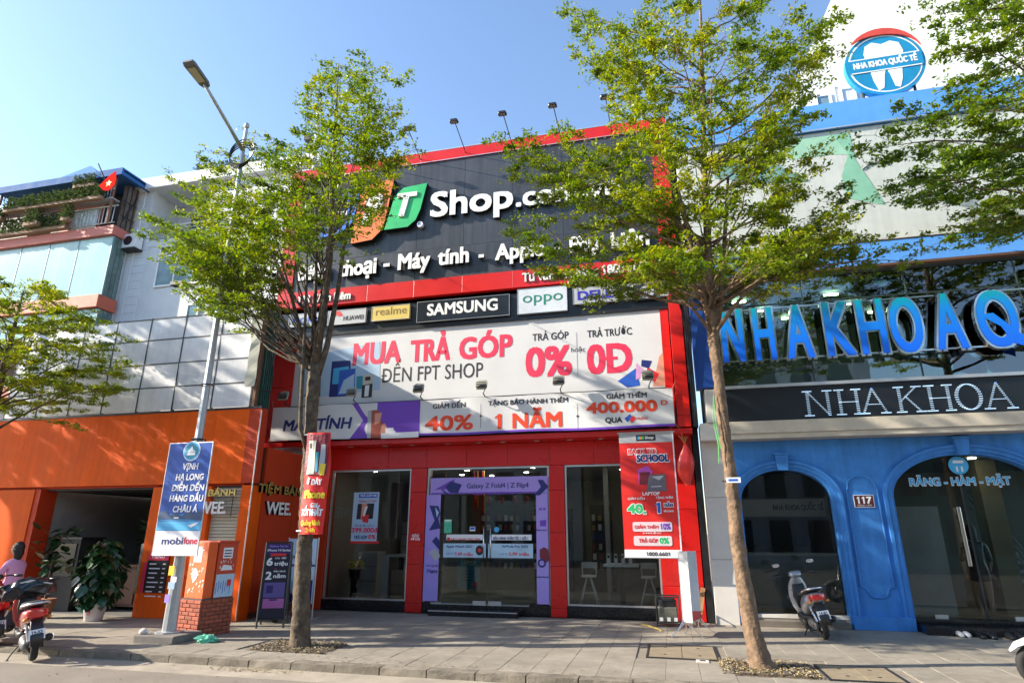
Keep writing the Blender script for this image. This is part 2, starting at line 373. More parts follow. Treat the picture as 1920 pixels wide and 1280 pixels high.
# manhole and drain covers in the paving
cov = mat('cover_concrete', (.27, .215, .14), .85, var=.15, scale=8, bump=.3, dirt=.25)
for x0, x1, y0, y1, lab in ((-.43, .53, 9.32, 10.38, 'square brown inspection cover in the paving left of the right tree pit'), (1.66, 2.5, 8.47, 9.37, 'brown inspection cover in the paving right of the right tree pit')):
    t = empty('inspection_cover', ((x0+x1)/2, (y0+y1)/2, -.01), lab, 'manhole cover')
    b = MB(); b.box(x0, x1, y0, y0+.03, -.03, .004); b.box(x0, x1, y1-.03, y1, -.03, .004); b.box(x0, x0+.03, y0+.03, y1-.03, -.03, .004); b.box(x1-.03, x1, y0+.03, y1-.03, -.03, .004)
    b.build('frame', framem, t)
    b = MB(); b.box(x0+.035, (x0+x1)/2-.004, y0+.035, y1-.035, -.03, .001); b.build('lid', cov, t, bevel=.003)
    b = MB(); b.box((x0+x1)/2+.004, x1-.035, y0+.035, y1-.035, -.03, .0015); b.build('lid', cov, t, bevel=.003)
    b = MB()
    for xx in (x0+.25, x1-.25):
        for yy in (y0+.25, y1-.25): b.box(xx-.02, xx+.02, yy-.012, yy+.012, .0018, .006)
    b.build('lifting_hole', framem, t)
t = empty('utility_marker', (.30, 9.22, 0), 'small white square utility cap set in the paving', 'utility cap')
b = MB(); b.box(.22, .38, 9.10, 9.26, -.02, .012); b.build('cap', mat('pale_concrete', (.5, .46, .4), .7), t, bevel=.005)
b = MB(); b.box(.265, .335, 9.15, 9.21, .0122, .016); b.build('socket', framem, t)
# tree pits
def pit(x0, x1, y0, y1, lab, seed):
    r = random.Random(seed)
    t = empty('tree_pit', ((x0+x1)/2, (y0+y1)/2, -.02), lab, 'tree pit')
    nx, ny = 22, 18; b = MB(); vs = []
    for j in range(ny+1):
        for i in range(nx+1):
            e = 0 if i in (0, nx) or j in (0, ny) else 1
            vs.append((x0+(x1-x0)*i/nx, y0+(y1-y0)*j/ny, -.015+e*r.uniform(0, .03)))
    b.add(vs, [(j*(nx+1)+i, j*(nx+1)+i+1, (j+1)*(nx+1)+i+1, (j+1)*(nx+1)+i) for j in range(ny) for i in range(nx)]); b.build('earth', soil, t, smooth=True)
    g = MB()
    for k in range(1100):
        x = r.uniform(x0+.02, x1-.02); y = r.uniform(y0+.02, y1-.02); s = r.uniform(.008, .024); a = r.uniform(0, 6.3); z = .012+r.uniform(0, .012)
        c, q = math.cos(a)*s, math.sin(a)*s
        g.use(gravel if r.random() < .55 else drylf)
        g.add([(x-c, y-q, z), (x+q*.6, y-c*.6, z+s*.5), (x+c, y+q, z), (x-q*.6, y+c*.6, z+s*.3)], [(0, 1, 2, 3)])
    g.build('litter', None, t, kind='stuff')
pit(-6.03, -4.77, 8.37, 9.33, 'dirt tree pit with dry litter round the trunk wrapped in a red banner', 3)
pit(.47, 1.63, 8.47, 9.43, 'dirt tree pit full of yellow leaves round the bare right trunk', 4)
# fallen leaves in the gutter and on the paving
g = MB(); r = random.Random(11)
for k in range(700):
    m_ = r.random()
    if m_ < .35: x, y, z = r.gauss(-5.35, .35), r.uniform(7.55, 7.80), -.084
    elif m_ < .6: x, y, z = r.gauss(-3.2, 1.3), r.uniform(7.9, 8.3), .006
    elif m_ < .85: x, y, z = r.uniform(-9, 5), r.uniform(7.85, 11), .006
    else: x, y, z = r.uniform(-9, 3), r.uniform(6.6, 7.3), -.091
    a = r.uniform(0, 6.3); s = r.uniform(.008, .02); c, q = math.cos(a)*s, math.sin(a)*s
    g.add([(x-c, y-q, z), (x+q*.5, y-c*.5, z+s*.3), (x+c, y+q, z), (x-q*.5, y+c*.5, z+s*.3)], [(0, 1, 2, 3)])
g.build('fallen_leaves', drylf, kind='stuff', label='yellow fallen leaves scattered along the kerb and paving')
# ================================================================== PHONE SHOP
shop = empty('phone_shop', (-4.3, 13.2, 0), 'red fronted phone shop between the orange bakery and the blue dental clinic', 'shop')
YF = 13.03; YU = 12.5
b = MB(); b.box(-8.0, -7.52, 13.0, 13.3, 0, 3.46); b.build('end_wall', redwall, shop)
# shell
b = MB(); b.box(-8.9, .56, 12.9, 20.0, 3.62, 10.3); b.build('upper_storeys', mat('shell_grey', (.2, .2, .2), .8), shop)
b = MB(); b.box(-8.0, -7.9, 13.3, 19, 0, 3.46); b.box(.5, .56, 13.3, 19, 0, 3.46); b.box(-7.9, .5, 18.5, 18.6, 0, 3.46); b.build('interior_wall', intw, shop)
b = MB(); b.box(-7.9, .5, 13.1, 18.5, .0, .17); b.build('interior_floor', intf, shop)
b = MB(); b.box(-7.9, .5, 13.2, 18.5, 3.05, 3.1); b.build('ceiling', intg, shop)
# pillars with panel joints
for n, (x0, x1) in enumerate(((-5.53, -5.16), (-2.40, -2.08))):
    zs = [0, .17, .95, 1.60, 2.45, 2.97]
    for i in range(5):
        b = MB(); b.box(x0, x1, YF-.03, YF+.32, zs[i]+.003, zs[i+1]-.003); b.build('red_panel', redd, shop, bevel=.004)
# right hand red wing
zs = [0, .62, 1.25, 2.05, 2.75, 3.46]
for i in range(5):
    for x0, x1 in ((-.20, .12), (.125, .56)):
        b = MB(); b.box(x0, x1, YF-.03, YF+.3, zs[i]+.003, zs[i+1]-.003); b.build('red_panel', redd, shop, bevel=.004)
# fascia above the windows
x = -7.52
xs = [-7.52]+[-7.04+.935*k for k in range(8)]+[-.2]
for i in range(len(xs)-1):
    if xs[i+1]-xs[i] > .05:
        b = MB(); b.box(xs[i]+.003, xs[i+1]-.003, YF-.03, YF+.3, 2.975, 3.455); b.build('red_panel', redd, shop, bevel=.004)
b = MB(); b.box(-9.15, .57, YU, YF+.3, 3.462, 3.575); b.build('soffit', redd, shop, bevel=.008)
for k, x in enumerate((-6.95, -6.1, -5.45, -4.6, -3.9, -3.35, -2.6, -1.9, -1.25, -.6)):
    b = MB(); b.lathe([(.055, 3.452), (.06, 3.457), (.05, 3.4615)], (x, 12.78, 0), 14); b.build('downlight', mat('lamp_white', (.6, .58, .55), .4), shop)
# black plinth, sills
for x0, x1 in ((-7.52, -5.53), (-5.16, -4.98), (-2.85, -2.40), (-2.08, -.20)):
    b = MB(); b.box(x0, x1, YF+.0, YF+.25, 0, .215); b.build('plinth', blackg, shop, bevel=.004)
b = MB(); b.box(-4.98, -2.85, YF+.0, YF+.25, 0, .175); b.build('threshold', blackg, shop, bevel=.004)
# windows
def shop_window(x0, x1, z0, z1, mull):
    f = MB(); f.box(x0, x1, YF+.02, YF+.09, z1-.04, z1); f.box(x0, x1, YF+.02, YF+.09, z0, z0+.03)
    f.box(x0, x0+.035, YF+.022, YF+.088, z0+.03, z1-.04); f.box(x1-.035, x1, YF+.022, YF+.088, z0+.03, z1-.04)
    w = f.build('window', alu, shop)
    xs = [x0+.035]+mull+[x1-.035]
    for a, c in zip(xs, xs[1:]):
        g = MB(); g.box(a+.002, c-.002, YF+.05, YF+.058, z0+.03, z1-.04); g.build('pane', gl, w)
    return w
shop_window(-7.50, -5.54, .215, 2.97, [-6.55])
shop_window(-2.07, -.21, .215, 2.97, [])
wd = shop_window(-5.15, -2.41, .175, 2.97, [-4.73, -2.72])
# glass doors
for s, (a, c) in enumerate(((-4.72, -3.74), (-3.73, -2.73))):
    d = MB(); d.box(a, c, YF-.012, YF+.0, .19, 2.36); d = d.build('door', gl, shop)
    h = MB(); xh = c-.07 if s == 0 else a+.07
    h.bar((xh, YF-.06, 1.02), (xh, YF-.06, 1.72), .014, 10); h.bar((xh, YF-.06, 1.12), (xh, YF-.01, 1.12), .009); h.bar((xh, YF-.06, 1.62), (xh, YF-.01, 1.62), .009)
    h.build('handle', chrome, d, smooth=True)
    h = MB(); h.box(c-.30 if s == 0 else a+.02, c-.02 if s == 0 else a+.30, YF-.02, YF+.008, .175, .26); h.build('hinge', alu, d)
t = empty('entrance_step', (-3.95, 12.8, 0), 'black granite step in front of the glass shop doors', 'step')
b = MB(); b.box(-4.85, -3.0, 12.60, 13.02, 0, .105); b.build('tread', blackg, t, bevel=.005)
b = MB(); b.box(-4.85, -3.0, 12.594, 12.60, .088, .105); b.build('nosing', alu, t)
# interior lamps
for x, y in ((-7.0, 14.2), (-6.3, 15.0), (-5.8, 14.1), (-4.7, 14.5), (-4.1, 14.0), (-3.4, 15.3), (-3.0, 14.2), (-2.6, 16), (-1.5, 14.0), (-1.0, 15.1), (-4.5, 16), (-3.8, 16.6), (-5.2, 15.6), (-.5, 14.4)):
    b = MB(); b.lathe([(.055, 3.04), (.055, 3.049)], (x, y, 0), 10); b.build('ceiling_light', lamp_on, shop)
# upper part: side walls of the sign box
b = MB(); b.box(-9.15, .57, 12.62, 12.9, 3.60, 10.80); b.build('sign_backing', framem, shop)
b = MB()
for x0, x1, n_ in ((-9.14, -8.52, 'l'), (.13, .30, 'r')):
    pass
for x0, x1 in ((-9.12, -8.82), (-8.815, -8.50)):
    for z0, z1 in ((3.62, 4.9), (4.905, 6.12)):
        b = MB(); b.box(x0, x1, 12.58, 12.62, z0, z1); b.build('red_panel', red, shop)
for z0, z1 in ((3.62, 4.45), (4.455, 5.3), (5.305, 6.12)):
    b = MB(); b.box(.125, .285, 12.585, 12.62, z0, z1); b.build('red_panel', red, shop)
for z0, z1 in ((3.6, 3.82), (3.825, 4.9), (4.905, 6.42)):
    b = MB(); b.box(.31, .56, 12.48, 12.62, z0, z1); b.build('red_panel', red, shop, bevel=.004)
b = MB(); b.box(-9.12, .30, 12.56, 12.62, 6.125, 6.76); b.build('black_band', blackm, shop)
b = MB(); b.box(.58, .70, 12.95, 19.9, 0, 10.0); b.build('party_gap', blackm, shop)

# ---------------- the big shop sign
sg = empty('shop_sign', (-4.3, 12.5, 6.9), 'huge dark grey shop sign with red border, raised white letters and a three colour logo', 'shop sign')
X0, X1 = -9.15, .57
xs = [X0, -7.88, -6.68, -5.48, -4.28, -3.08, -1.88, -.68, X1]
for i in range(8):
    for z0, z1 in ((10.50, 10.82), (6.88, 7.30)):
        b = MB(); b.box(xs[i]+.003, xs[i+1]-.003, YU-.03, YU+.12, z0, z1); b.build('red_panel', red, sg, bevel=.004)
    a, c = max(xs[i], X0+.40), min(xs[i+1], X1-.36)
    for z0, z1 in ((7.31, 8.095), (8.10, 9.28), (9.285, 10.49)):
        b = MB(); b.box(a+.003, c-.003, YU, YU+.06, z0, z1); b.build('grey_panel', grey, sg)
for z0, z1 in ((7.305, 8.9), (8.905, 10.495)):
    b = MB(); b.box(X0, X0+.395, YU-.03, YU+.12, z0, z1); b.build('red_panel', red, sg, bevel=.004)
    b = MB(); b.box(X1-.355, X1, YU-.03, YU+.12, z0, z1); b.build('red_panel', red, sg, bevel=.004)
b = MB(); b.box(X0, X1, YU+.12, YU+.3, 6.80, 10.84); b.build('sign_frame', framem, sg)
b = MB(); b.box(X0, X1, YU-.035, YU-.03, 10.50, 10.515); b.box(X0, X1, YU-.035, YU-.03, 10.80, 10.822); b.build('trim', alu, sg)
YL = YU-.13
lside = blackm
def raised(t, p0, p1, cap, Y=YL, d=.09, bold=.035, name='lettering', par=None, M=whitel, **k):
    par = par or sg
    f = MB(); tx(f, t, p0, p1, cap, Y, bold=bold, **k); f.build(name, M, par)
    s = MB(); tx(s, t, p0, p1, cap, Y+.003, bold=bold, ext=d, **k); s.build('letter_return', lside, par)
def raised_letters(t, p0, p1, cap, bold=.035, M=whitel, Y=YL, d=.09, par=None):
    """each raised letter is a part of its own"""
    par = par or sg
    isD = t.startswith('Đ'); t = t.replace('Đ', 'D'); v, f = glyphs(t); a = at(*p0, Y); c = at(*p1, Y); h = (at(p0[0], p0[1]-cap, Y).z-a.z)/.682; bw = .6*bold*h; a.x += bw; c.x -= bw; h *= .93; a.z += bw*.5; c.z += bw*.5
    xa = min(q[0] for q in v); xb = max(q[0] for q in v); kx = (c.x-a.x)/(xb-xa); z = (a.z+c.z)/2
    # connected pieces, merged when they overlap across the width
    n = len(v); par_ = list(range(n))
    def fd(i):
        while par_[i] != i: par_[i] = par_[par_[i]]; i = par_[i]
        return i
    for q in f:
        for i in q[1:]: par_[fd(i)] = fd(q[0])
    grp = {}
    for q in f: grp.setdefault(fd(q[0]), []).append(q)
    items = []
    for g_ in grp.values():
        ids = {i for q in g_ for i in q}; items.append([min(v[i][0] for i in ids), max(v[i][0] for i in ids), g_])
    items.sort(key=lambda e: e[0]); out = []
    for it in items:
        if out and it[0] < out[-1][1]-.3*min(it[1]-it[0], out[-1][1]-out[-1][0]): out[-1][1] = max(out[-1][1], it[1]); out[-1][2] += it[2]
        else: out.append(it)
    for _, _, fs in out:
        ids = sorted({i for q in fs for i in q}); ix = {i: k for k, i in enumerate(ids)}; n = len(ids)
        P_ = [(a.x+(v[i][0]-xa)*kx, z+v[i][1]*h) for i in ids]; F_ = [tuple(ix[i] for i in q) for q in fs]
        edges = {(q[i], q[(i+1) % len(q)]) for q in F_ for i in range(len(q))}; side = [e for e in edges if (e[1], e[0]) not in edges]
        m_ = MB()
        for k, (ox, oz) in enumerate([(0, 0), (-1, -.8), (1, -.8), (1, .8), (-1, .8)]):
            yy = Y+.0005*k; Q_ = [(x+ox*bw, zz+oz*bw) for x, zz in P_]
            m_.use(M); m_.add([(x, yy, zz) for x, zz in Q_], F_)
            m_.use(lside); m_.add([(x, yy, zz) for x, zz in Q_]+[(x, Y+d, zz) for x, zz in Q_], [(b_, a_, a_+n, b_+n) for a_, b_ in side])
        if isD: isD = False; x_ = P_[0][0]; x_ = min(p[0] for p in P_); m_.use(M); m_.box(x_-.04, x_+.12, Y-.002, Y+.02, z+.27*h, z+.36*h)
        m_.build('letter', None, par)
raised_letters('Shop', (806, 403), (962, 392), 46, bold=.045)
raised_letters('.com', (967, 388), (1086, 372), 37, bold=.045)
raised_letters('.vn', (1091, 371), (1163, 362), 37, bold=.045)
for t_, a_, c_ in (('Điện', (557, 526), (614, 521)), ('thoại', (634, 519), (705, 511)), ('-', (718, 507), (730, 506)), ('Máy', (745, 506), (806, 500)), ('tính', (820, 497), (879, 491)), ('-', (897, 490), (907, 489)),
                   ('Apple', (928, 488), (1021, 478)), ('-', (1040, 475), (1049, 474)), ('Phụ', (1068, 474), (1122, 468)), ('kiện', (1146, 466), (1218, 458))):
    raised_letters(t_, a_, c_, 30, bold=.05)
for t_, a_, c_, cap in (('113 Kênh Liêm', (557, 569), (657, 560), 14), ('Tư vấn bán hàng: 1800 6601', (979, 528), (1216, 506), 16)):
    f = MB(); f.use(whitel); tx(f, t_, a_, c_, cap, YU-.065, bold=.045); tx(f, t_, a_, c_, cap, YU-.063, bold=.045, ext=.03); f.build('lettering', None, sg)
# three colour logo
def petal(name, pts, M, letter, lp0, lp1, cap):
    pp = [at(x, y, YL-.04) for x, y in pts]; poly = [(p.x, p.z) for p in pp]
    b = MB(); b.use(M); b.prism(poly, YL-.04, YL-.03); b.use(lside); b.prism(poly, YL-.03, YU); p = b.build(name, None, sg)
    f = MB(); f.use(whitel); tx(f, letter, lp0, lp1, cap, YL-.075, bold=.05, shear=.25, ext=.035); f.build('letter', None, p)
pgB, pgO, pgG = mat('logo_blue', (.02, .16, .62), .4), mat('logo_orange', (.76, .17, .03), .4, var=.08), mat('logo_green', (.02, .42, .13), .4)
petal('blue_petal', [(640, 366), (656, 359), (676, 356), (664, 408), (655, 425), (641, 437), (600, 446), (608, 405), (619, 380)], pgB, 'F', (622, 425), (652, 421), 42)
petal('orange_petal', [(684, 351), (701, 342), (739, 335), (722, 413), (712, 434), (697, 449), (657, 457), (670, 392), (676, 366)], pgO, 'P', (678, 420), (715, 416), 52)
petal('green_petal', [(746, 362), (757, 352), (801, 343), (788, 392), (779, 412), (764, 425), (720, 431), (733, 391), (738, 374)], pgG, 'T', (742, 406), (780, 402), 42)
c0 = at(787, 420, YL); b = MB(); b.use(pWhite); b.lathe([(.075, YL), (.075, YL+.1)], (c0.x, 0, c0.z), 18, 'y'); b.use(pBlue); txw(b, 'R', c0.x-.035, c0.x+.035, c0.z-.04, .08, YL-.004, bold=.02); b.build('registered_mark', None, sg)
# ---------------- floodlights on arms above the sign
def arm_light(x, y_out, lab, z0=10.82):
    t = empty('sign_floodlight', (x, YU, z0), lab, 'floodlight', 'floodlights on arms above the sign')
    a = MB(); a.bar((x, YU+.05, z0-.25), (x-.06, YU-y_out, z0+.18), .011); a.build('arm', framem, t)
    xh = x-.08; yh = YU-y_out
    h = MB(); h.loft([((xh-.10, yh, z0+.195), .05, .022, (0, 0, 1), (0, 1, 0)), ((xh-.075, yh, z0+.21), .075, .036, (0, 0, 1), (0, 1, 0)), ((xh+.075, yh, z0+.21), .075, .036, (0, 0, 1), (0, 1, 0)), ((xh+.10, yh, z0+.195), .05, .022, (0, 0, 1), (0, 1, 0))], 10, 5)
    h.build('lamp_head', blackm, t)
    g = MB(); g.box(xh-.07, xh+.07, yh-.05, yh+.05, z0+.170, z0+.173); g.build('lens', mat('lamp_glass', (.35, .35, .33), .2), t)
for i, x in enumerate((-9.0, -7.86, -6.66, -5.46, -4.26, -3.06, -1.86, -.66)):
    lab = ['first floodlight on an arm above the sign, counted from the left, behind the tree crown', 'second floodlight on an arm above the sign, hidden behind the tree top', 'third floodlight on an arm above the sign, behind the tree crown',
           'floodlight on an arm at the right edge of the left tree crown', 'floodlight on an arm standing clear against the sky, middle of the three seen', 'floodlight on an arm touching the left edge of the right tree crown',
           'floodlight on an arm above the sign, inside the right tree crown', 'last floodlight on an arm near the right corner of the sign'][i]
    arm_light(x, .75, lab)
# ---------------- row of brand light boxes
def brand(px, Mbox, t, tp0, tp1, cap, Mt, lab, bold=.03, dd=.12, extra=None, shear=0):
    q = [at(x, y, YU) for x, y in px]; x0 = (q[0].x+q[3].x)/2; x1 = (q[1].x+q[2].x)/2; z1 = (q[0].z+q[1].z)/2; z0 = (q[2].z+q[3].z)/2
    e = empty('brand_sign', ((x0+x1)/2, YU+.1, z0), lab, 'brand sign', 'brand light boxes under the big sign')
    y0 = YU-.02
    b = MB(); b.box(x0, x1, y0, YU+.09, z0, z1); b.build('box', Mbox, e, bevel=.006)
    f = MB(); f.box(x0-.008, x0, y0-.006, y0+.03, z0-.008, z1+.008); f.box(x1, x1+.008, y0-.006, y0+.03, z0-.008, z1+.008); f.box(x0, x1, y0-.006, y0+.03, z1, z1+.008); f.box(x0, x1, y0-.006, y0+.03, z0-.008, z0); f.build('frame', alu, e)
    f = MB(); f.use(Mt); 
    if t: tx(f, t, tp0, tp1, cap, y0-.012, bold=bold, shear=shear)
    if extra: extra(f, y0-.012)
    f.flatten(y0, .35)
    f.build('lettering', None, e)
brand([(543, 592), (607, 586), (607, 608), (543, 614)], pGrey, 'NOKIA', (547, 608), (603, 603), 11, pBlue, 'grey light box with blue lettering at the left end of the brand row', .045)
def hw(f, y):
    c = at(631, 592, y)
    f.use(pRed)
    for k in range(8):
        a = R(18+k*144/7); r0, r1 = .03, .14
        f.add([(c.x+r0*math.cos(a), y, c.z-.03+r0*math.sin(a)), (c.x+r1*math.cos(a-.17), y, c.z-.03+r1*math.sin(a-.17)), (c.x+(r1+.03)*math.cos(a), y, c.z-.03+(r1+.03)*math.sin(a)), (c.x+r1*math.cos(a+.17), y, c.z-.03+r1*math.sin(a+.17))], [(0, 1, 2, 3)])
brand([(616, 585), (686, 578), (686, 603), (616, 611)], pGrey, 'HUAWEI', (643, 601), (681, 597), 8, pBlk, 'grey light box with dark lettering half behind the left tree stems', .04, extra=hw)
brand([(698, 577), (768, 570), (768, 596), (698, 603)], pGold, 'realme', (704, 592), (762, 586), 14, mat('print_bronze', (.22, .14, .03), .4), 'gold light box with thin bronze lettering', .0)
brand([(783, 568), (955, 552), (955, 589), (783, 606)], mat('gloss_black', (.015, .017, .022), .2), 'SAMSUNG', (800, 591), (933, 581), 21, whitel, 'long black light box with bold white lettering', .045)
def opp(f, y): pass
brand([(971, 544), (1063, 536), (1063, 582), (971, 589)], mat('box_white', (.60, .64, .68), .35), 'oppo', (980, 568), (1055, 561), 19, mat('print_dark_green', (.01, .20, .13), .4), 'white light box with green rounded lettering, tallest of the brand row', .0)
brand([(1075, 541), (1157, 534), (1157, 564), (1075, 571)], pGrey, 'DELL', (1083, 562), (1150, 557), 16, mat('print_royal', (.03, .03, .42), .4), 'grey light box with heavy blue lettering and a tilted letter', .06)
def hpq(f, y):
    a = at(1190, 563, y); c = at(1235, 530, y)
    f.use(pBlk); f.add([(a.x, y, a.z), (c.x, y, a.z), (c.x, y, c.z), (a.x, y, c.z)], [(0, 1, 2, 3)])
    cx_, cz_ = (a.x+c.x)/2, (a.z+c.z)/2; f.use(pGrey); n = 24
    f.add([(cx_+.155*math.cos(2*math.pi*k/n), y-.004, cz_+.145*math.sin(2*math.pi*k/n)) for k in range(n)], [tuple(range(n))])
    f.use(pBlk); txw(f, 'hp', cx_-.085, cx_+.085, cz_-.05, .14, y-.008, shear=.25, bold=.01)
brand([(1169, 534), (1252, 527), (1252, 554), (1169, 562)], pGrey, None, None, None, 0, pBlk, 'grey light box with a black square emblem, last of the brand row', extra=hpq)
# ---------------- billboard
YB = 12.60
bb = empty('promotion_billboard', (-4.2, YB, 4.45), 'wide white billboard with large crimson lettering under the brand row', 'billboard')
nb = 60; b = MB(); vs = []
for j in range(2):
    for i in range(nb+1): vs.append((-8.5+8.62*i/nb, YB+.0008*math.sin(i*.9), 4.44+j*1.69))
b.add(vs, [(i, i+1, i+nb+2, i+nb+1) for i in range(nb)]); b.build('vinyl_sheet', bill, bb, smooth=True)
b = MB(); b.box(-8.51, .125, YB-.008, YB+.02, 6.118, 6.13); b.build('edge_strip', alu, bb)
b = MB(); Y = YB-.012
b.use(pSal); pq(b, [(566, 640), (590, 636), (590, 690), (566, 700)], Y)
b.use(pOr); pq(b, [(574, 648), (590, 646), (590, 664), (574, 666)], Y-.002)
b.use(pPale); pq(b, [(560, 700), (578, 668), (712, 640), (712, 730), (560, 748)], Y-.001)
b.use(pNavy); pq(b, [(581, 681), (602, 680), (600, 742), (568, 743), (578, 732)], Y-.004); pq(b, [(622, 677), (657, 675), (657, 742), (616, 744)], Y-.004)
b.use(pSky); pq(b, [(625, 690), (654, 686), (654, 718), (622, 720)], Y-.006)
b.use(pBlue); pq(b, [(636, 694), (666, 690), (664, 738), (632, 742)], Y-.008)
b.use(pPale); pq(b, [(644, 712), (664, 700), (662, 736), (634, 738)], Y-.010)
b.use(pTeal); pq(b, [(668, 705), (680, 704), (679, 728), (667, 729)], Y-.010)
b.use(pBeige); pq(b, [(681, 702), (700, 701), (697, 744), (676, 746)], Y-.009)
b.use(pBlk); pq(b, [(678, 722), (698, 718), (696, 744), (677, 745)], Y-.012)
b.use(pWhite); pq(b, [(684, 722), (692, 721), (690, 742), (682, 743)], Y-.014)
b.use(pBlk); pq(b, [(684, 706), (694, 705), (694, 712), (684, 713)], Y-.012)
# right corner picture
b.use(pSal); pq(b, [(1236, 668), (1247, 655), (1252, 722), (1224, 724)], Y)
b.use(pBlue); pq(b, [(1158, 714), (1192, 690), (1200, 722), (1176, 726)], Y-.003)
b.use(mat('print_pink', (.62, .30, .55), .5)); pq(b, [(1193, 680), (1214, 700), (1192, 712)], Y-.005)
b.use(pNavy); pq(b, [(1203, 674), (1222, 676), (1216, 690), (1202, 686)], Y-.004)
b.use(pRed); pq(b, [(1214, 688), (1236, 700), (1228, 716), (1210, 706)], Y-.002)
b.flatten(YB, .25).build('picture', None, bb)
b = MB(); b.use(pPink)
for t_, a_, c_ in (('MUA', (660, 684), (751, 679)), ('TRẢ', (768, 678), (843, 674)), ('GÓP', (860, 673), (961, 667))): tx(b, t_, a_, c_, 40, Y-.003, bold=.05)
tx(b, '0%', (985, 706), (1073, 702), 54, Y-.003, bold=.05); tx(b, '0Đ', (1101, 700), (1187, 697), 54, Y-.003, bold=.05)
b.use(pBlk); tx(b, 'TRẢ GÓP', (998, 639), (1066, 634), 13, Y-.003, bold=.02); tx(b, 'TRẢ TRƯỚC', (1101, 632), (1185, 627), 13, Y-.003, bold=.02); tx(b, 'hoặc', (1071, 660), (1097, 658), 9, Y-.003)
tx(b, 'ĐẾN FPT SHOP', (714, 717), (905, 706), 26, Y-.003, bold=-.012)
b.use(pGrey); q = at(1083, 705, Y); rc(b, q.x-.006, q.x+.006, 4.75, 5.75, Y-.002)
b.flatten(YB, .3).build('lettering', None, bb)
# small floodlights standing on the strip banner rail
for i, (px_, lab) in enumerate(((660, 'small floodlight in front of the billboard pictures, right of the trunk'), (785, 'small floodlight below the long thin lettering on the billboard'), (903, 'small floodlight at the middle of the billboard foot'), (1048, 'small floodlight under the big zero percent lettering'), (1216, 'small floodlight at the right corner of the billboard'), (533, 'small floodlight on the red column at the left end of the billboard'))):
    x = at(px_, 735, 12.15).x; z = 4.58
    t = empty('billboard_floodlight', (x, 12.2, 4.40), lab, 'floodlight', 'floodlights at the billboard foot')
    b = MB(); b.bar((x, 12.55, 4.36), (x+.02, 12.2, 4.42), .012); b.bar((x+.02, 12.2, 4.42), (x+.10, 12.16, 4.56), .010); b.build('bracket', framem, t)
    b = MB(); b.loft([((x, 12.10, 4.50), .11, .02, (0, -.35, 1), (1, 0, 0)), ((x, 12.12, 4.53), .13, .03, (0, -.35, 1), (1, 0, 0)), ((x, 12.17, 4.66), .12, .03, (0, -.35, 1), (1, 0, 0)), ((x, 12.18, 4.69), .10, .02, (0, -.35, 1), (1, 0, 0))], 10, 5); b.build('housing', mat('lamp_grey', (.33, .32, .27), .4), t)
    b = MB()
    for k in range(4): b.box(x-.11, x+.11, 12.065+k*.004, 12.10, 4.53+k*.034, 4.542+k*.034)
    b.build('cooling_fins', blackm, t)
# ---------------- strip banner (cloth)
YS = 12.40
sb = empty('strip_banner', (-4.4, YS, 3.62), 'long white and purple cloth banner stretched across the shop above the windows', 'banner')
def wav(x, z=0): return .018*math.sin(x*2.1+.4)+.010*math.sin(x*5.3+z*1.5)
x0, x1 = at(508, 800, YS).x, at(1263, 760, YS).x; zt = lambda x: 4.385-.012*math.sin((x-x0)*1.9)**2; zb = lambda x: 3.60+.012*math.sin((x-x0)*2.3)
n = 110; b = MB(); vs = []
for j in range(5):
    for i in range(n+1):
        x = x0+(x1-x0)*i/n; z = zb(x)+(zt(x)-zb(x))*j/4; vs.append((x, YS+wav(x, z), z))
b.add(vs, [(j*(n+1)+i, j*(n+1)+i+1, (j+1)*(n+1)+i+1, (j+1)*(n+1)+i) for j in range(4) for i in range(n)]); b.build('cloth', bill, sb, smooth=True)
def bend(b, i0):
    for k in range(i0, len(b.v)):
        x, y, z = b.v[k]; b.v[k] = (x, y+wav(x, z), z)
b = MB(); Y = YS-.010
b.use(pPur); 
def zrow(fr, x): return zb(x)+(zt(x)-zb(x))*fr
xa, xb_, xc = at(661, 758, YS).x, at(681, 795, YS).x, at(787, 780, YS).x
for i in range(14):
    u0, u1 = i/14, (i+1)/14
    lf = lambda u: xa+(xb_-xa)*(1-abs(2*u-1))
    b.add([(lf(u0), Y, zrow(u0, xa)), (xc, Y, zrow(u0, xc)), (xc, Y, zrow(u1, xc)), (lf(u1), Y, zrow(u1, xa))], [(0, 1, 2, 3)])
for i in range(36):
    xx0 = xc+(x1-xc)*i/36; xx1 = xc+(x1-xc)*(i+1)/36
    b.add([(xx0, Y+.004, zb(xx0)), (xx1, Y+.004, zb(xx1)), (xx1, Y+.004, zb(xx1)+.045), (xx0, Y+.004, zb(xx0)+.045)], [(0, 1, 2, 3)])
b.use(pBlue); pq(b, [(724, 760), (774, 756), (774, 792), (726, 797)], Y-.003)
b.use(pPale); pq(b, [(730, 776), (773, 772), (773, 778), (730, 781)], Y-.005)
b.use(pGrey); pq(b, [(690, 770), (697, 769), (695, 821), (688, 821)], Y-.004)
b.use(mat('print_rust', (.34, .07, .04), .4)); pq(b, [(697, 769), (731, 766), (729, 820), (695, 821)], Y-.005)
b.use(pSal); pq(b, [(703, 775), (716, 773), (712, 792), (702, 796)], Y-.007); pq(b, [(716, 796), (727, 788), (724, 814), (712, 812)], Y-.007)
b.use(pWhite); pq(b, [(722, 802), (776, 799), (776, 810), (722, 813)], Y-.007); pq(b, [(714, 812), (784, 808), (784, 819), (714, 822)], Y-.007)
b.use(pOr); tx(b, 'ĐẶC QUYỀN', (725, 811), (774, 808), 7.5, Y-.010, bold=.05, shear=.2)
b.use(pNavy); tx(b, 'HỌC SINH - SINH VIÊN', (717, 820), (781, 817), 5, Y-.010, bold=.03)
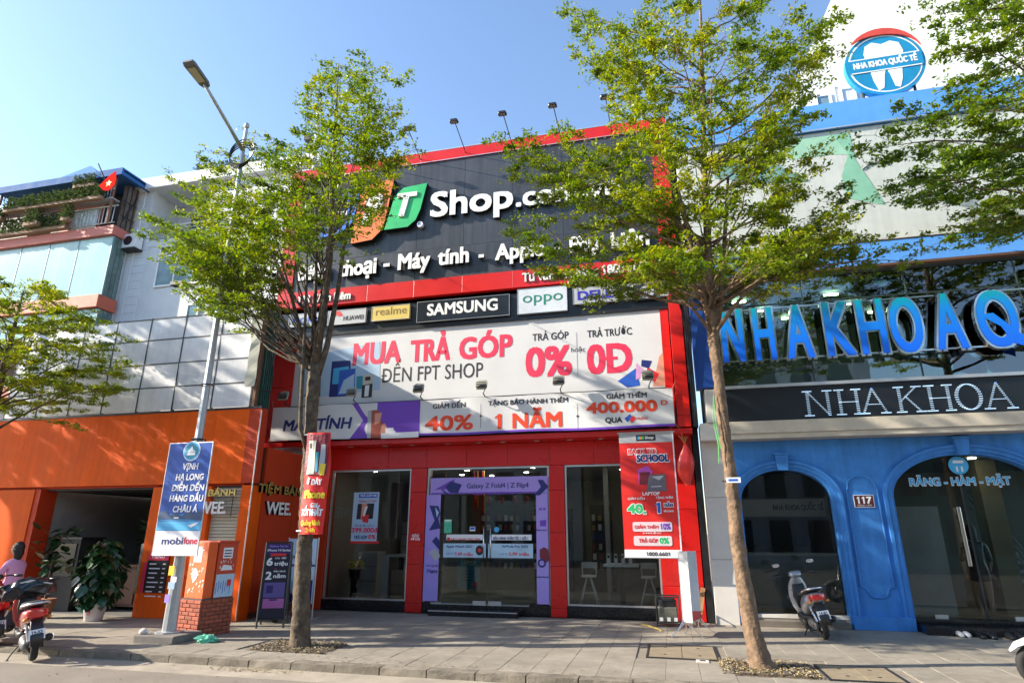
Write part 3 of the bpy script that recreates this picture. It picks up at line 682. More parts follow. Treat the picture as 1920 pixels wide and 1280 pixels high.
tx(b, 'MÁY TÍNH', (529, 808), (659, 802), 20, Y-.004, bold=.05, shear=.12)
b.use(pBlk); tx(b, 'GIẢM ĐẾN', (811, 766), (873, 763), 9, Y-.004, bold=.04); tx(b, 'TẶNG BẢO HÀNH THÊM', (915, 760), (1065, 753), 8.5, Y-.004, bold=.045); tx(b, 'GIẢM THÊM', (1137, 748), (1213, 744), 9, Y-.004, bold=.04); tx(b, 'QUA', (1135, 793), (1167, 791), 10, Y-.004, bold=.05)
b.use(mat('print_scarlet', (.76, .06, .015), .4)); tx(b, '40%', (796, 808), (887, 804), 27, Y-.004, bold=.05); tx(b, '1 NĂM', (926, 803), (1054, 799), 27, Y-.004, bold=.06); tx(b, '400.000', (1100, 776), (1233, 769), 20, Y-.004, bold=.07); tx(b, 'Đ', (1238, 759), (1252, 758), 9, Y-.004, bold=.05)
b.use(pBlue); pq(b, [(1171, 784), (1181, 776), (1186, 782), (1176, 791)], Y-.004); b.use(pRed); pq(b, [(1181, 785), (1187, 779), (1193, 784), (1184, 793)], Y-.006); tx(b, 'VNPAY', (1194, 787), (1216, 786), 5, Y-.004, bold=.03)
b.use(pBlk)
for px_ in (902, 1083):
    q = at(px_, 780, YS); rc(b, q.x-.004, q.x+.004, q.z-.26, q.z+.26, Y-.004); rc(b, q.x-.022, q.x+.022, q.z-.02, q.z+.02, Y-.006)
b.flatten(YS, .45); bend(b, 0); b.build('print', None, sb)
b = MB()
for x in (x0, x1):
    for z, dz in ((4.37, .2), (3.66, -.12)): b.bar((x, YS, z), (x+(-.12 if x == x0 else .1), YS+.12, z+dz), .004, 5)
b.build('tie_rope', mat('rope', (.4, .36, .28), .9), sb)
# ---------------- vertical red banner
YV = 12.46
vb = empty('hanging_banner', (-.3, YV, 1.14), 'tall red school sale banner hanging beside the right shop window', 'banner')
x0, x1, z0, z1 = -.86, .20, 1.15, 3.50
def wv(x, z): return .022*math.sin(z*2.2)+.003*math.sin(x*6+z)
def patch(b, x0, x1, z0, z1, Y, nx=6, nz=12):
    vs = [(x0+(x1-x0)*i/nx, Y, z0+(z1-z0)*j/nz) for j in range(nz+1) for i in range(nx+1)]
    b.add(vs, [(j*(nx+1)+i, j*(nx+1)+i+1, (j+1)*(nx+1)+i+1, (j+1)*(nx+1)+i) for j in range(nz) for i in range(nx)])
def bendv(b, fn):
    for k, (x, y, z) in enumerate(b.v): b.v[k] = (x, y+fn(x, z), z)
redcloth = mat('red_cloth', (.68, .02, .015), .45, var=.06, bump=.12, bscale=3)
b = MB(); b.use(redcloth); patch(b, x0, x1, z0, z1, YV, 10, 26); bendv(b, wv); b.build('cloth', None, vb, smooth=True)
b = MB(); b.bar((x0-.03, YV, z1+.01), (x1+.03, YV, z1+.01), .014); b.bar((x0-.02, YV, z0), (x1+.02, YV, z0), .012); b.build('rod', alu, vb)
b = MB(); b.bar((x0+.05, YV, z1+.01), (x0+.08, 12.6, z1+.1), .004); b.bar((x1-.05, YV, z1+.01), (x1-.02, 12.5, z1+.1), .004); b.build('tie_rope', MATS['rope'], vb)
b = MB(); Y = YV-.008
b.use(pGrey); patch(b, x0, x1, z1-.19, z1, Y); b.use(pWhite); patch(b, x0, x1, z0, z0+.145, Y); patch(b, x1-.025, x1, z0, z1, Y, 2, 26)
b.use(pBlk); patch(b, -.52, -.14, z1-.155, z1-.035, Y-.003, 3, 2)
b.use(pSky); patch(b, -.49, -.45, z1-.125, z1-.065, Y-.006, 1, 1); b.use(pOr); patch(b, -.45, -.41, z1-.125, z1-.065, Y-.006, 1, 1); b.use(pGrn); patch(b, -.41, -.37, z1-.125, z1-.065, Y-.006, 1, 1)
b.use(pWhite); txw(b, 'Shop', -.35, -.18, z1-.12, .055, Y-.006, bold=.04)
def T2(t, px0, px1, py0, py1, cap, M, Mo=None, bold=.05, sh=0.):
    """lettering on the vertical banner with an outline"""
    a = at(px0, py0, YV); c = at(px1, py1, YV); h = at(px0, py0-cap, YV).z-a.z
    if Mo: b.use(Mo); txw(b, t, a.x-.012, c.x+.012, (a.z+c.z)/2-.012, h+.024, Y-.007, bold=bold+.055, shear=sh)
    b.use(M); txw(b, t, a.x, c.x, (a.z+c.z)/2, h, Y-.011, bold=bold, shear=sh)
T2('BACK TO', 1178, 1230, 853, 848, 9, pRed, pWhite); T2('SCHOOL', 1194, 1255, 867, 863, 13, pNavy, pWhite, .07)
b.use(pMag); pq(b, [(1196, 880), (1214, 872), (1224, 884), (1212, 908), (1198, 908)], Y-.003)
b.use(pMar); pq(b, [(1199, 885), (1219, 884), (1219, 908), (1199, 908)], Y-.004)
b.use(mat('print_laptop', (.13, .12, .15), .3)); pq(b, [(1217, 890), (1248, 888), (1250, 920), (1212, 921)], Y-.006)
b.use(pGrey); pq(b, [(1221, 911), (1240, 910), (1240, 912), (1221, 913)], Y-.008); pq(b, [(1221, 893), (1245, 891), (1236, 900)], Y-.008)
T2('LAPTOP', 1205, 1237, 929, 927, 6, pWhite); T2('GIẢM ĐẾN', 1177, 1209, 937, 936, 4, pWhite, bold=.04); T2('TẶNG THÊM', 1230, 1262, 935, 934, 4, pWhite, bold=.04)
T2('40', 1177, 1206, 962, 961, 16, pGrn, pWhite, .07); T2('%', 1206, 1212, 963, 963, 5, pGrn, pWhite, .05); T2('1', 1228, 1239, 961, 960, 18, pBlue, pWhite, .07); T2('NĂM', 1246, 1262, 950, 949, 6, pNavy, pWhite, .06)
T2('BẢO HÀNH', 1245, 1263, 960, 959, 3.4, pWhite, bold=.04)
for x_ in (975, 1002): pass
def pill(xa, xb, ya, yb, M):
    a = at(xa, ya, YV); c = at(xb, yb, YV); b.use(M); p = rrect(a.x, c.x, min(a.z, c.z), max(a.z, c.z), .035); b.add([(x, Y-.005, z) for x, z in p], [tuple(range(len(p)))])
pill(1186, 1261, 978, 996, mat('print_pale_pink', (.72, .58, .62), .5)); pill(1188, 1261, 1004, 1023, MATS['print_pale_pink'])
T2('GIẢM THÊM', 1190, 1235, 991, 990, 6, pRed, bold=.05); T2('10%', 1238, 1258, 993, 991, 11, pPur, pWhite, .06)
T2('TRẢ GÓP', 1198, 1234, 1017, 1016, 7, pRed, bold=.05); T2('0%', 1237, 1255, 1019, 1018, 11, pGrn, pWhite, .06)
T2('HOẶC', 1206, 1240, 1000, 1000, 2.5, pWhite); T2('1800.6601', 1212, 1256, 1042, 1041, 7, pBlk, bold=.04)
b.flatten(YV, .5); bendv(b, wv); b.build('print', None, vb)
# red paper lantern tied to the corner
t = empty('folded_lantern', (.36, 12.35, 2.45), 'collapsed red cloth lantern hanging at the right corner of the shop', 'lantern')
b = MB(); vs = []; n = 16
for j, (r, z) in enumerate(((.015, 3.26), (.05, 3.18), (.13, 3.02), (.17, 2.88), (.165, 2.74), (.12, 2.60), (.07, 2.50), (.05, 2.46))):
    for k in range(n):
        a = 2*math.pi*k/n; q = r*(1+.16*math.sin(k*5)); vs.append((.40+q*math.cos(a)*.9+.02*math.sin(j), 12.33+q*math.sin(a)*.5, z))
b.add(vs, [(i*n+k, i*n+(k+1) % n, (i+1)*n+(k+1) % n, (i+1)*n+k) for i in range(7) for k in range(n)]+[tuple(range(n)), tuple(range(8*n-1, 7*n-1, -1))])
b.build('cloth', mat('lantern_red', (.70, .03, .02), .3, var=.1), t, smooth=True)
b = MB(); b.bar((.36, 12.48, 3.48), (.40, 12.33, 3.24), .006); b.bar((.30, 12.5, 3.44), (.40, 12.33, 3.24), .005)
for k in range(9): a = k*.7; b.bar((.40, 12.33, 3.24), (.40+.07*math.cos(a), 12.31+.04*math.sin(a), 3.38), .005, 5)
b.build('ribbon', mat('ribbon', (.45, .16, .05), .6), t)
# ---------------- posters and stickers on the glass
def poster(name, x0, x1, z0, z1, Y, M, lab, cat='poster', fn=None, group=None):
    t = empty(name, ((x0+x1)/2, Y, z0), lab, cat, group); b = MB(); b.box(x0, x1, Y, Y+.003, z0, z1); b.build('sheet', M, t)
    if fn:
        p = MB(); fn(p, Y-.002); p.build('print', None, t)
    return t
YG = 12.985
q = lambda x, y: at(x, y, YG)
def f1(b, Y):
    Tq = lambda t, x0, x1, y, cap, M, **k: (b.use(M), tx(b, t, (x0, y), (x1, y-.5), cap, Y-.002, **k))
    b.use(pBlue); a, c = at(673, 933, Y), at(708, 925, Y); rc(b, a.x, c.x, a.z, c.z, Y)
    Tq('TRẢ GÓP 0%', 675, 706, 931, 4, pWhite, bold=.04); Tq('Galaxy Z Fold4', 673, 706, 941, 4, pRed, bold=.02)
    b.use(pBlk); pq(b, [(671, 944), (702, 943), (699, 972), (668, 973)], Y); b.use(pSal); pq(b, [(679, 944), (689, 943), (684, 970), (676, 972)], Y-.002); b.use(pWhite); pq(b, [(684, 950), (690, 948), (684, 966), (680, 968)], Y-.004)
    b.use(pRed); pq(b, [(678, 966), (692, 964), (690, 980), (680, 978)], Y-.003)
    Tq('TRẢ TRƯỚC CHỈ TỪ', 664, 702, 987, 3.5, pNavy, bold=.02); Tq('399.000đ', 659, 708, 998, 9, pPink, bold=.06); Tq('TRẢ GÓP', 663, 688, 1010, 6, pNavy, bold=.05); Tq('0%', 690, 704, 1010, 8, pRed, bold=.05)
    b.use(pRed); a, c = at(656, 1018, Y), at(711, 1014, Y); rc(b, a.x, c.x, a.z, c.z, Y)
a, c = q(657, 1017), q(714, 922)
poster('window_poster', a.x, c.x-.03, a.z, c.z, YG, pPale, 'pale phone poster on the left shop window', fn=f1)
def fx(b, Y):
    g = b
    b.use(pPur); rc(b, -5.02, -2.55, 2.405, 2.43, Y); b.add([(-4.95, Y, 2.50), (-4.5, Y, 2.50), (-4.5, Y, 2.72)], [(0, 1, 2)])
    b.use(pNavy); pq(b, [(835, 912), (846, 902), (866, 908), (858, 925), (842, 922)], Y-.003); pq(b, [(829, 916), (842, 927), (840, 930), (828, 918)], Y-.002)
    b.use(pNavy); tx(b, 'Galaxy Z Fold4 | Z Flip4', (875, 917), (991, 911), 9, Y-.003, bold=.02); b.use(pPur); tx(b, 'Linh Hoạt Biến Hoá', (889, 928), (965, 925), 5, Y-.003, bold=.02, shear=.3)
    b.use(pNavy); pq(b, [(1008, 899), (1018, 899), (1028, 912), (1012, 928), (1001, 928), (1014, 912)], Y-.003)
t = poster('door_header_sticker', -5.05, -2.43, 2.40, 2.745, YG, pLav, 'lavender banner with dark lettering across the top of the glass entrance', 'sticker', fx)
def phone(b, pts, M, Y): b.use(M); pq(b, pts, Y)
def fl(b, Y):
    phone(b, [(805, 947), (822, 948), (826, 962), (822, 972), (826, 990), (804, 994), (815, 975)], pNavy, Y-.002); b.use(pPale); pq(b, [(816, 950), (823, 960), (819, 970)], Y-.004)
    phone(b, [(810, 1014), (818, 1005), (826, 1016), (823, 1030)], pNavy, Y-.002); b.use(pGrey); pq(b, [(803, 1034), (817, 1028), (826, 1042), (816, 1052)], Y-.001)
    b.use(pNavy); tx(b, 'trải nghiệm', (798, 1062), (823, 1061), 4, Y-.003, bold=.02); tx(b, 'Ngay', (801, 1073), (821, 1072), 6, Y-.003, bold=.04)
poster('door_side_sticker', -5.13, -4.80, .235, 2.39, YG, pLav, 'lavender strip of folding phone pictures left of the glass doors', 'sticker', fl)
def fr(b, Y):
    b.use(pPur); pq(b, [(1011, 952), (1016, 951), (1016, 956), (1011, 956)], Y-.002); pq(b, [(1018, 952), (1023, 951), (1023, 956), (1018, 956)], Y-.002); pq(b, [(1012, 975), (1024, 974), (1024, 986), (1013, 986)], Y-.002)
    b.use(pNavy); tx(b, 'Galaxy Buds2', (1005, 995), (1026, 994), 3, Y-.003, bold=.04); tx(b, 'Galaxy Watch5', (1005, 1083), (1029, 1082), 3, Y-.003, bold=.04)
    b.use(pMar); pq(b, [(1012, 1030), (1020, 1025), (1028, 1030), (1030, 1050), (1020, 1056), (1012, 1044)], Y-.002)
    c0 = at(1016, 1055, Y); b.use(pNavy); n = 20; b.add([(c0.x+.085*math.cos(2*math.pi*k/n), Y-.004, c0.z+.085*math.sin(2*math.pi*k/n)) for k in range(n)], [tuple(range(n))]); b.use(pLav); b.add([(c0.x+.05*math.cos(2*math.pi*k/n), Y-.006, c0.z+.05*math.sin(2*math.pi*k/n)) for k in range(n)], [tuple(range(n))])
poster('door_side_sticker', -2.68, -2.43, .235, 2.39, YG, pLav, 'lavender strip of watch and earbud pictures right of the glass doors', 'sticker', fr)
def fa(b, Y):
    b.use(pNavy); tx(b, 'Apple Watch 2022', (836, 1026), (886, 1026), 4.5, Y-.002, bold=.03); tx(b, 'CHỈ TỪ', (836, 1039), (850, 1039), 3, Y-.002); b.use(pPink); tx(b, '7,49 triệu', (852, 1041), (886, 1041), 6, Y-.002, bold=.04)
    c0 = at(899, 1031, Y); n = 18; b.use(pBlk); b.add([(c0.x+.085*math.cos(2*math.pi*k/n), Y-.003, c0.z+.10*math.sin(2*math.pi*k/n)) for k in range(n)], [tuple(range(n))]); b.use(pRed); b.add([(c0.x+.035*math.cos(2*math.pi*k/n), Y-.005, c0.z+.04*math.sin(2*math.pi*k/n)) for k in range(n)], [tuple(range(n))])
def fb(b, Y):
    b.use(pNavy); tx(b, 'AirPods Pro 2022', (941, 1026), (990, 1026), 4.5, Y-.002, bold=.03); tx(b, 'CHỈ TỪ', (937, 1040), (952, 1040), 3, Y-.002); b.use(pPink); tx(b, '5,99 triệu', (954, 1041), (992, 1041), 6, Y-.002, bold=.04)
poster('door_sticker', -4.70, -3.76, 1.10, 1.38, YG-.01, mat('print_ice_blue', (.42, .60, .74), .4), 'ice blue watch price sticker on the left glass door', 'sticker', fa)
poster('door_sticker', -3.71, -2.75, 1.10, 1.38, YG-.01, MATS['print_ice_blue'], 'ice blue earbud price sticker on the right glass door', 'sticker', fb)
def fc(b, Y): b.use(pRed); tx(b, 'BẢO HÀNH TẬN TÂM', (846, 1013), (900, 1012), 4, Y-.002, bold=.03); pq(b, [(838, 1007), (844, 1007), (844, 1013), (838, 1013)], Y-.003)
def fd(b, Y): b.use(pNavy); tx(b, 'BẢO HÀNH THẦN TỐC 1 ĐỔI 1', (925, 1011), (990, 1011), 4.5, Y-.002, bold=.05)
poster('door_strip', -4.64, -3.83, 1.45, 1.56, YG-.01, pWhite, 'narrow white strip with red lettering above the watch sticker', 'sticker', fc)
poster('door_strip', -3.64, -2.78, 1.45, 1.56, YG-.01, pWhite, 'narrow white strip with dark lettering above the earbud sticker', 'sticker', fd)
poster('door_notice', -4.70, -4.53, 1.59, 1.87, YG-.01, mat('print_mint', (.08, .50, .28), .5), 'small mint green notice at the left edge of the glass doors', 'notice', lambda b, Y: (b.use(pWhite), rc(b, -4.69, -4.54, 1.83, 1.86, Y), b.use(pTeal), rc(b, -4.66, -4.63, 1.73, 1.76, Y), rc(b, -4.60, -4.57, 1.73, 1.76, Y), rc(b, -4.64, -4.59, 1.66, 1.68, Y)))
poster('door_badge', -4.12, -4.0, 1.63, 1.72, YG-.01, pWhite, 'small blue and white badge above the strip on the left door', 'sticker', lambda b, Y: (b.use(pBlue), rc(b, -4.11, -4.01, 1.66, 1.71, Y)))
t = empty('round_badge', (-3.53, YG-.01, 1.6), 'round pale blue badge on the right glass door', 'sticker'); b = MB(); b.lathe([(.055, YG-.012), (.055, YG-.009)], (-3.53, 0, 1.66), 16, 'y'); b.build('disc', pSky, t)
poster('opening_plate', -5.47, -5.22, 1.33, 1.60, YF-.05, redd, 'small red plate with white lettering on the left pillar', 'plate', lambda b, Y: (b.use(pWhite), txw(b, 'KÉO', -5.43, -5.27, 1.51, .05, Y, bold=.05), txw(b, 'MỞ CỬA', -5.45, -5.24, 1.44, .05, Y, bold=.06)))
def ft(b, Y):
    b.use(pPink); rc(b, -4.15, -4.02, .48, .60, Y); b.use(pWhite); txw(b, 'LAPTOP', -4.42, -4.08, .93, .09, Y-.001, bold=.06, shear=.2); b.use(pPink); txw(b, 'BACK TO SCHOOL', -4.38, -4.06, 1.12, .06, Y-.001, bold=.04)
    b.use(pNavy)
    for k in range(4): rc(b, -4.40, -4.12, .62+k*.06, .64+k*.06, Y)
poster('standing_poster', -4.5, -4.0, .45, 1.05, 13.35, mat('print_petrol', (.02, .30, .40), .5), 'petrol blue sale poster standing behind the left glass door', 'poster', ft)
# ---------------- shop interior
def tbl(x, y, w, d, h, M, name, lab, cat):
    t = empty(name, (x, y, .17), lab, cat); b = MB(); b.box(x-w/2, x+w/2, y-d/2, y+d/2, h-.05, h); b.build('table_top', M, t, bevel=.004)
    b = MB(); b.box(x-.05, x+.05, y-.05, y+.05, .19, h-.05); b.box(x-.2, x+.2, y-.2, y+.2, .17, .19); b.build('pedestal', framem, t); return t
tbl(-1.02, 13.75, .72, .6, .98, white, 'display_table', 'white topped phone display table behind the right window', 'table')
for k in range(4):
    x = -1.28+k*.15
    t = empty('display_phone', (x, 13.65, .98), ['white phone stand at the left of the display table', 'second phone stand from the left on the display table', 'third phone stand from the left on the display table', 'phone stand at the right of the display table'][k], 'phone', 'phones on the display table')
    b = MB(); b.add([(x-.035, 13.62, .98), (x+.035, 13.62, .98), (x+.035, 13.68, .98), (x-.035, 13.68, .98), (x-.03, 13.655, 1.18), (x+.03, 13.655, 1.18), (x+.03, 13.67, 1.18), (x-.03, 13.67, 1.18)], [(0, 1, 5, 4), (1, 2, 6, 5), (2, 3, 7, 6), (3, 0, 4, 7), (4, 5, 6, 7), (3, 2, 1, 0)]); b.build('stand', white, t)
    b = MB(); b.box(x-.025, x+.025, 13.64, 13.645, 1.05, 1.15); b.build('phone', blackm, t)
def stool(x, y, lab):
    t = empty('bar_stool', (x, y, .17), lab, 'stool', 'white stools behind the right window')
    b = MB(); b.lathe([(.02, .70), (.16, .705), (.17, .73), (.15, .75)], (x, y, 0), 14); b.build('seat', white, t, smooth=True)
    for dx, dy in ((-1, -1), (1, -1), (1, 1), (-1, 1)): b = MB(); b.bar((x+dx*.04, y+dy*.04, .70), (x+dx*.19, y+dy*.17, .17), .014); b.build('leg', white, t)
    b = MB(); b.torus((x, y, .40), .13, .01, 16, 6, 'z'); b.build('footrest', white, t)
    b = MB(); b.bar((x-.14, y+.12, .74), (x-.16, y+.15, .98), .012); b.bar((x+.14, y+.12, .74), (x+.16, y+.15, .98), .012); b.box(x-.17, x+.17, y+.14, y+.16, .88, 1.0); b.build('backrest', white, t)
stool(-1.72, 13.75, 'white stool left of the display table'); stool(-.48, 13.75, 'white stool right of the display table')
def cabinet(x0, x1, y0, y1, h, M, name, lab, cat, rows=3):
    t = empty(name, ((x0+x1)/2, (y0+y1)/2, .17), lab, cat); b = MB(); b.box(x0, x1, y0, y1, .17, h); b.build('body', M, t, bevel=.005)
    b = MB()
    for k in range(1, rows): z = .17+(h-.17)*k/rows; b.box(x0+.01, x1-.01, y0-.006, y0, z-.006, z+.006)
    b.build('seam', framem, t); return t
cabinet(-7.35, -6.85, 14.3, 14.8, 1.15, intg, 'white_cabinet', 'pale cabinet behind the potted flower in the left window', 'cabinet')
cabinet(-6.15, -5.7, 13.6, 14.0, .80, mat('carton', (.24, .17, .11), .8), 'carton', 'brown carton under the pale desk in the left window', 'box', 2)
cabinet(-6.35, -6.18, 13.5, 14.1, 1.12, intg, 'desk_side', 'upright side panel of the pale desk', 'desk', 1)
tbl(-6.0, 13.8, .75, .5, 1.12, intg, 'pale_desk', 'pale desk behind the left shop window', 'desk')
cabinet(-7.7, -6.3, 17.6, 18.3, 1.9, intg, 'wall_shelf', 'grey shelf along the back wall of the shop', 'shelf', 5)
for (x0, x1, z1, lab) in ((-5.0, -2.5, 2.2, 'dark display wall full of hanging boxes behind the doors'), (-2.0, -1.45, 2.3, 'dark display rack behind the right window')):
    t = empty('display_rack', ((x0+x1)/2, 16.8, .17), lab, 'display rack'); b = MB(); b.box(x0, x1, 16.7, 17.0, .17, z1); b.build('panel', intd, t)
    gb = MB(); n = int((x1-x0)/.16)
    for j in range(6):
        for i in range(n):
            gb.use([intg, pMar, MATS['print_bronze'], pGrey, pNavy][(i*7+j*3+i*j) % 5]); xx = x0+.05+i*.16; zz = .7+j*.24
            if zz+.15 < z1: gb.box(xx, xx+.08, 16.62, 16.7, zz, zz+.13+.02*((i+j) % 2))
    gb.build('boxed_goods', None, t, kind='stuff')
b = MB(); b.box(-1.42, -1.32, 14.6, 14.75, .17, 3.05); b.build('inner_column', intg, shop)
t = empty('garland', (-4.25, 14.2, 2.0), 'hanging red and gold festive garlands behind the left glass door', 'garland')
for k, (x, l) in enumerate(((-4.42, .62), (-4.34, .5), (-4.22, .75), (-4.18, .70))):
    b = MB(); b.bar((x, 14.2, 3.0), (x+.02, 14.2, 2.45-l*.6), .018); b.build('strand', [pRed, pOr, redd, pGold][k], t)
for k in range(7):
    x = -4.7+k*.33
    t = empty('round_emblem', (x, 15.3, 2.25), ['red wall ball, first of the row above the display wall', 'red wall ball, second of the row above the display wall', 'red wall ball, third of the row above the display wall', 'red wall ball in the middle of the row above the display wall', 'red wall ball, third from the right above the display wall', 'red wall ball, second from the right above the display wall', 'red wall ball at the right end of the row above the display wall'][k], 'ball', 'red balls over the display wall')
    b = MB(); b.lathe([(.02, 2.26), (.07, 2.29), (.09, 2.36), (.07, 2.43), (.02, 2.46)], (x, 15.3, 0), 10); b.build('ball', mat('dull_red', (.2, .02, .02), .6), t, smooth=True)
    b = MB(); b.bar((x, 15.3, 2.45), (x, 15.3, 3.05), .004); b.build('string', framem, t)
t = empty('flower_pot', (-7.02, 13.55, .17), 'dark pot with yellow flowers just inside the left window', 'flower pot')
b = MB(); b.lathe([(.07, .17), (.08, .45), (.14, .78), (.15, .80)], (-7.02, 13.55, 0), 14); b.build('pot', blackg, t, smooth=True)
b = MB(); r = random.Random(5)
for k in range(60): a = r.uniform(0, 6.3); q_ = r.uniform(.02, .2); z = r.uniform(.82, .98); b.box(-7.02+q_*math.cos(a)-.025, -7.02+q_*math.cos(a)+.025, 13.55+q_*math.sin(a)*.6-.02, 13.55+q_*math.sin(a)*.6+.02, z, z+.02)
b.build('flowers', mat('flower_yellow', (.45, .42, .04), .6), t, kind='stuff')
# ================================================================== BAKERY (orange, single storey)
bk = empty('bakery', (-12, 11.5, 0), 'orange fronted one storey bakery with weathered white panels above, left of the phone shop', 'bakery')
YW = 10.9; YWp = 10.86
edges = [-19.05, -18.05, -17.05, -16.05, -15.05, -14.06, -13.07, -12.07, -11.07, -10.07, -9.06, -8.28]
for i in range(len(edges)-1):
    b = MB(); b.box(edges[i]+.002, edges[i+1]-.002, YWp, YWp+.12, 2.54, 4.045); b.build('orange_panel', orange, bk)
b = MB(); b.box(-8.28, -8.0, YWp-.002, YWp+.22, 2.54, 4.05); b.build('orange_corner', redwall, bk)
b = MB(); b.box(-19.05, -8.29, YWp+.13, YWp+.6, 2.50, 4.0); b.build('fascia_box', redwall, bk)
b = MB(); b.box(-19, -8.0, YWp-.012, YWp+.13, 4.048, 4.09); b.build('capping', blackm, bk)
# upper panel screen with a dark grid
cs = [-14.86, -13.93, -13.02, -12.10, -11.16, -10.23, -9.25, -8.30]; rs = [4.10, 4.62, 5.16, 5.73, 6.24]
for i in range(7):
    for j in range(4):
        b = MB(); x0, x1, z0, z1 = cs[i]+.012, cs[i+1]-.012, rs[j]+.012, rs[j+1]-.012; dy = rnd.uniform(-.004, .008)
        if i == 0 and j == 3: b.prism([(x0, z0), (x1, z0), (x1, z1), (x0+.14, z1-.03), (x0+.05, z1-.1)], YWp+dy, YWp+.02+dy)
        else: b.add([(x0, YWp+dy, z0), (x1, YWp-dy*.5, z0), (x1, YWp+dy*.3, z1), (x0, YWp-dy, z1)], [(0, 1, 2, 3)]); b.box(x0, x1, YWp+.012, YWp+.02, z0, z1)
        b.build('white_panel', whitep, bk)
b = MB()
for x in cs: b.box(x-.016, x+.016, YWp-.006, YWp+.06, 4.09, 6.27)
b.build('upright_bar', framem, bk)
b = MB()
for z in rs[1:]: b.box(cs[0], cs[-1], YWp-.0075, YWp+.062, z-.013, z+.013)
b.build('cross_bar', framem, bk)
b = MB(); b.box(cs[-1]+.0, cs[-1]+.10, YWp, YWp+.1, 4.09, 6.30); b.build('end_board', rust, bk)
b = MB(); vs = []; r = random.Random(2)
for j in range(9): z = 4.5+j*.19; vs += [(-8.44+r.uniform(-.05, .02), YWp-.03-r.uniform(0, .03), z), (-8.24+r.uniform(0, .03), YWp-.02, z+.02)]
b.add(vs, [(2*j, 2*j+1, 2*j+3, 2*j+2) for j in range(8)]); b.build('torn_sheet', mat('torn_sheet', (.5, .5, .42), .7), bk)
b = MB(); b.box(-19, -8.35, YWp+.4, 14.3, 6.05, 6.13); b.box(-19, -8.3, YWp+.35, YWp+.40, 6.0, 6.2); b.build('roof', framem, bk)
# pillars and end posts
for z0, z1 in ((0, .75), (.755, 2.49)):
    b = MB(); b.box(-10.38, -8.97, YW, YW+.18, z0+.002, z1); b.build('orange_panel', orange, bk, bevel=.004)
    b = MB(); b.box(-16.5, -13.50, YW, YW+.18, z0+.002, z1); b.build('orange_panel', orange, bk, bevel=.004)
b = MB(); b.box(-13.50, -13.35, YW+.02, YW+.42, 0, 2.49); b.build('reveal', redwall, bk)
b = MB(); b.box(-8.24, -8.0, YW-.03, YW+.3, 0, 2.5); b.build('end_post', orange, bk, bevel=.004)
b = MB(); b.bar((-8.0, YW-.035, .02), (-8.0, YW-.035, 4.0), .012); b.build('corner_bead', alu, bk)
# side wall towards the shop
b = MB()
for y0, y1 in ((YW+.3, 12.3), (12.305, 12.99)):
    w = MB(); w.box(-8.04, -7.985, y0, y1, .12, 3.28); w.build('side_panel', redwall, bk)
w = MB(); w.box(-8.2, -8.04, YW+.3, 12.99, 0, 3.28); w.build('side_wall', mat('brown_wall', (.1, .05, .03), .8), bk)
U, V = Vector((0, 1, 0)), Vector((0, 0, 1))
def side_text(t, y0, y1, z, cap, M, name, d=.035):
    b = MB(); b.use(M); b.text(t, 0, y1-y0, 0, cap, -.06, bold=.045, O=Vector((-7.985, y0, z)), U=U, V=V)
    b.use(blackm); b.text(t, 0, y1-y0, 0, cap, -.058, bold=.045, ext=.055, O=Vector((-7.985, y0, z)), U=U, V=V); b.build(name, None, bk)
side_text('TIỆM BÁNH', 10.98, 12.75, 2.37, .165, mat('gold_letter', (.38, .28, .06), .35, .3), 'side_lettering')
side_text('WEE.', 11.30, 12.18, 1.95, .25, whitel, 'side_lettering')
# green louvre strips beside the shop
b = MB(); b.box(-8.26, -8.24, 10.98, 11.30, 3.3, 6.3); b.build('louvre_back', mat('grey_green', (.16, .20, .19), .7), bk)
lv = boxmesh('green_slat', .05, .04, 3.1, mat('green_steel', (.012, .07, .055), .45, var=.2))
for k in range(5): inst(lv, 'green_slat', (-8.17, 11.0+k*.066, 4.80), bk)
b = MB(); b.box(-8.14, -8.12, 10.98, 11.29, 4.45, 4.49); b.box(-8.14, -8.12, 10.98, 11.29, 3.55, 3.59); b.build('louvre_rail', framem, bk)
b = MB(); b.tube([(-8.12, 11.0, 5.9), (-8.11, 11.1, 5.3), (-8.1, 11.2, 5.0), (-8.1, 11.28, 4.6)], .012, 6); b.build('loose_cable', blackm, bk)
# rolling shutter
sm = boxmesh('shutter_slat', .72, .02, .058, mat('cream_shutter', (.50, .48, .36), .5, var=.08, rand=.05), .012)
for k in range(38): inst(sm, 'shutter_slat', (-8.605, YW+.10, .06+k*.064), bk)
b = MB(); b.box(-8.96, -8.25, YW+.115, YW+.13, 0, 2.5); b.build('shutter_back', framem, bk)
b = MB(); b.use(pGold); txw(b, 'TIỆM BÁNH', -9.56, -8.32, 2.29, .13, YW-.10, bold=.05, ext=.03); b.build('gold_lettering', mat('yellow_letter', (.62, .36, .03), .4), bk)
b = MB(); b.use(whitel); txw(b, 'WEE.', -9.12, -8.47, 1.95, .23, YW-.12, bold=.05); b.use(pGrey); txw(b, 'WEE.', -9.12, -8.47, 1.95, .23, YW-.118, bold=.05, ext=.04); b.build('white_lettering', None, bk)
b = MB(); b.bar((-9.6, YW-.07, 2.26), (-8.3, YW-.07, 2.26), .008); b.bar((-8.38, YW-.07, 1.90), (-8.38, YW-.07, 2.4), .008); b.bar((-9.6, YW-.06, 2.26), (-9.6, YW, 2.26), .008); b.build('letter_rail', framem, bk)
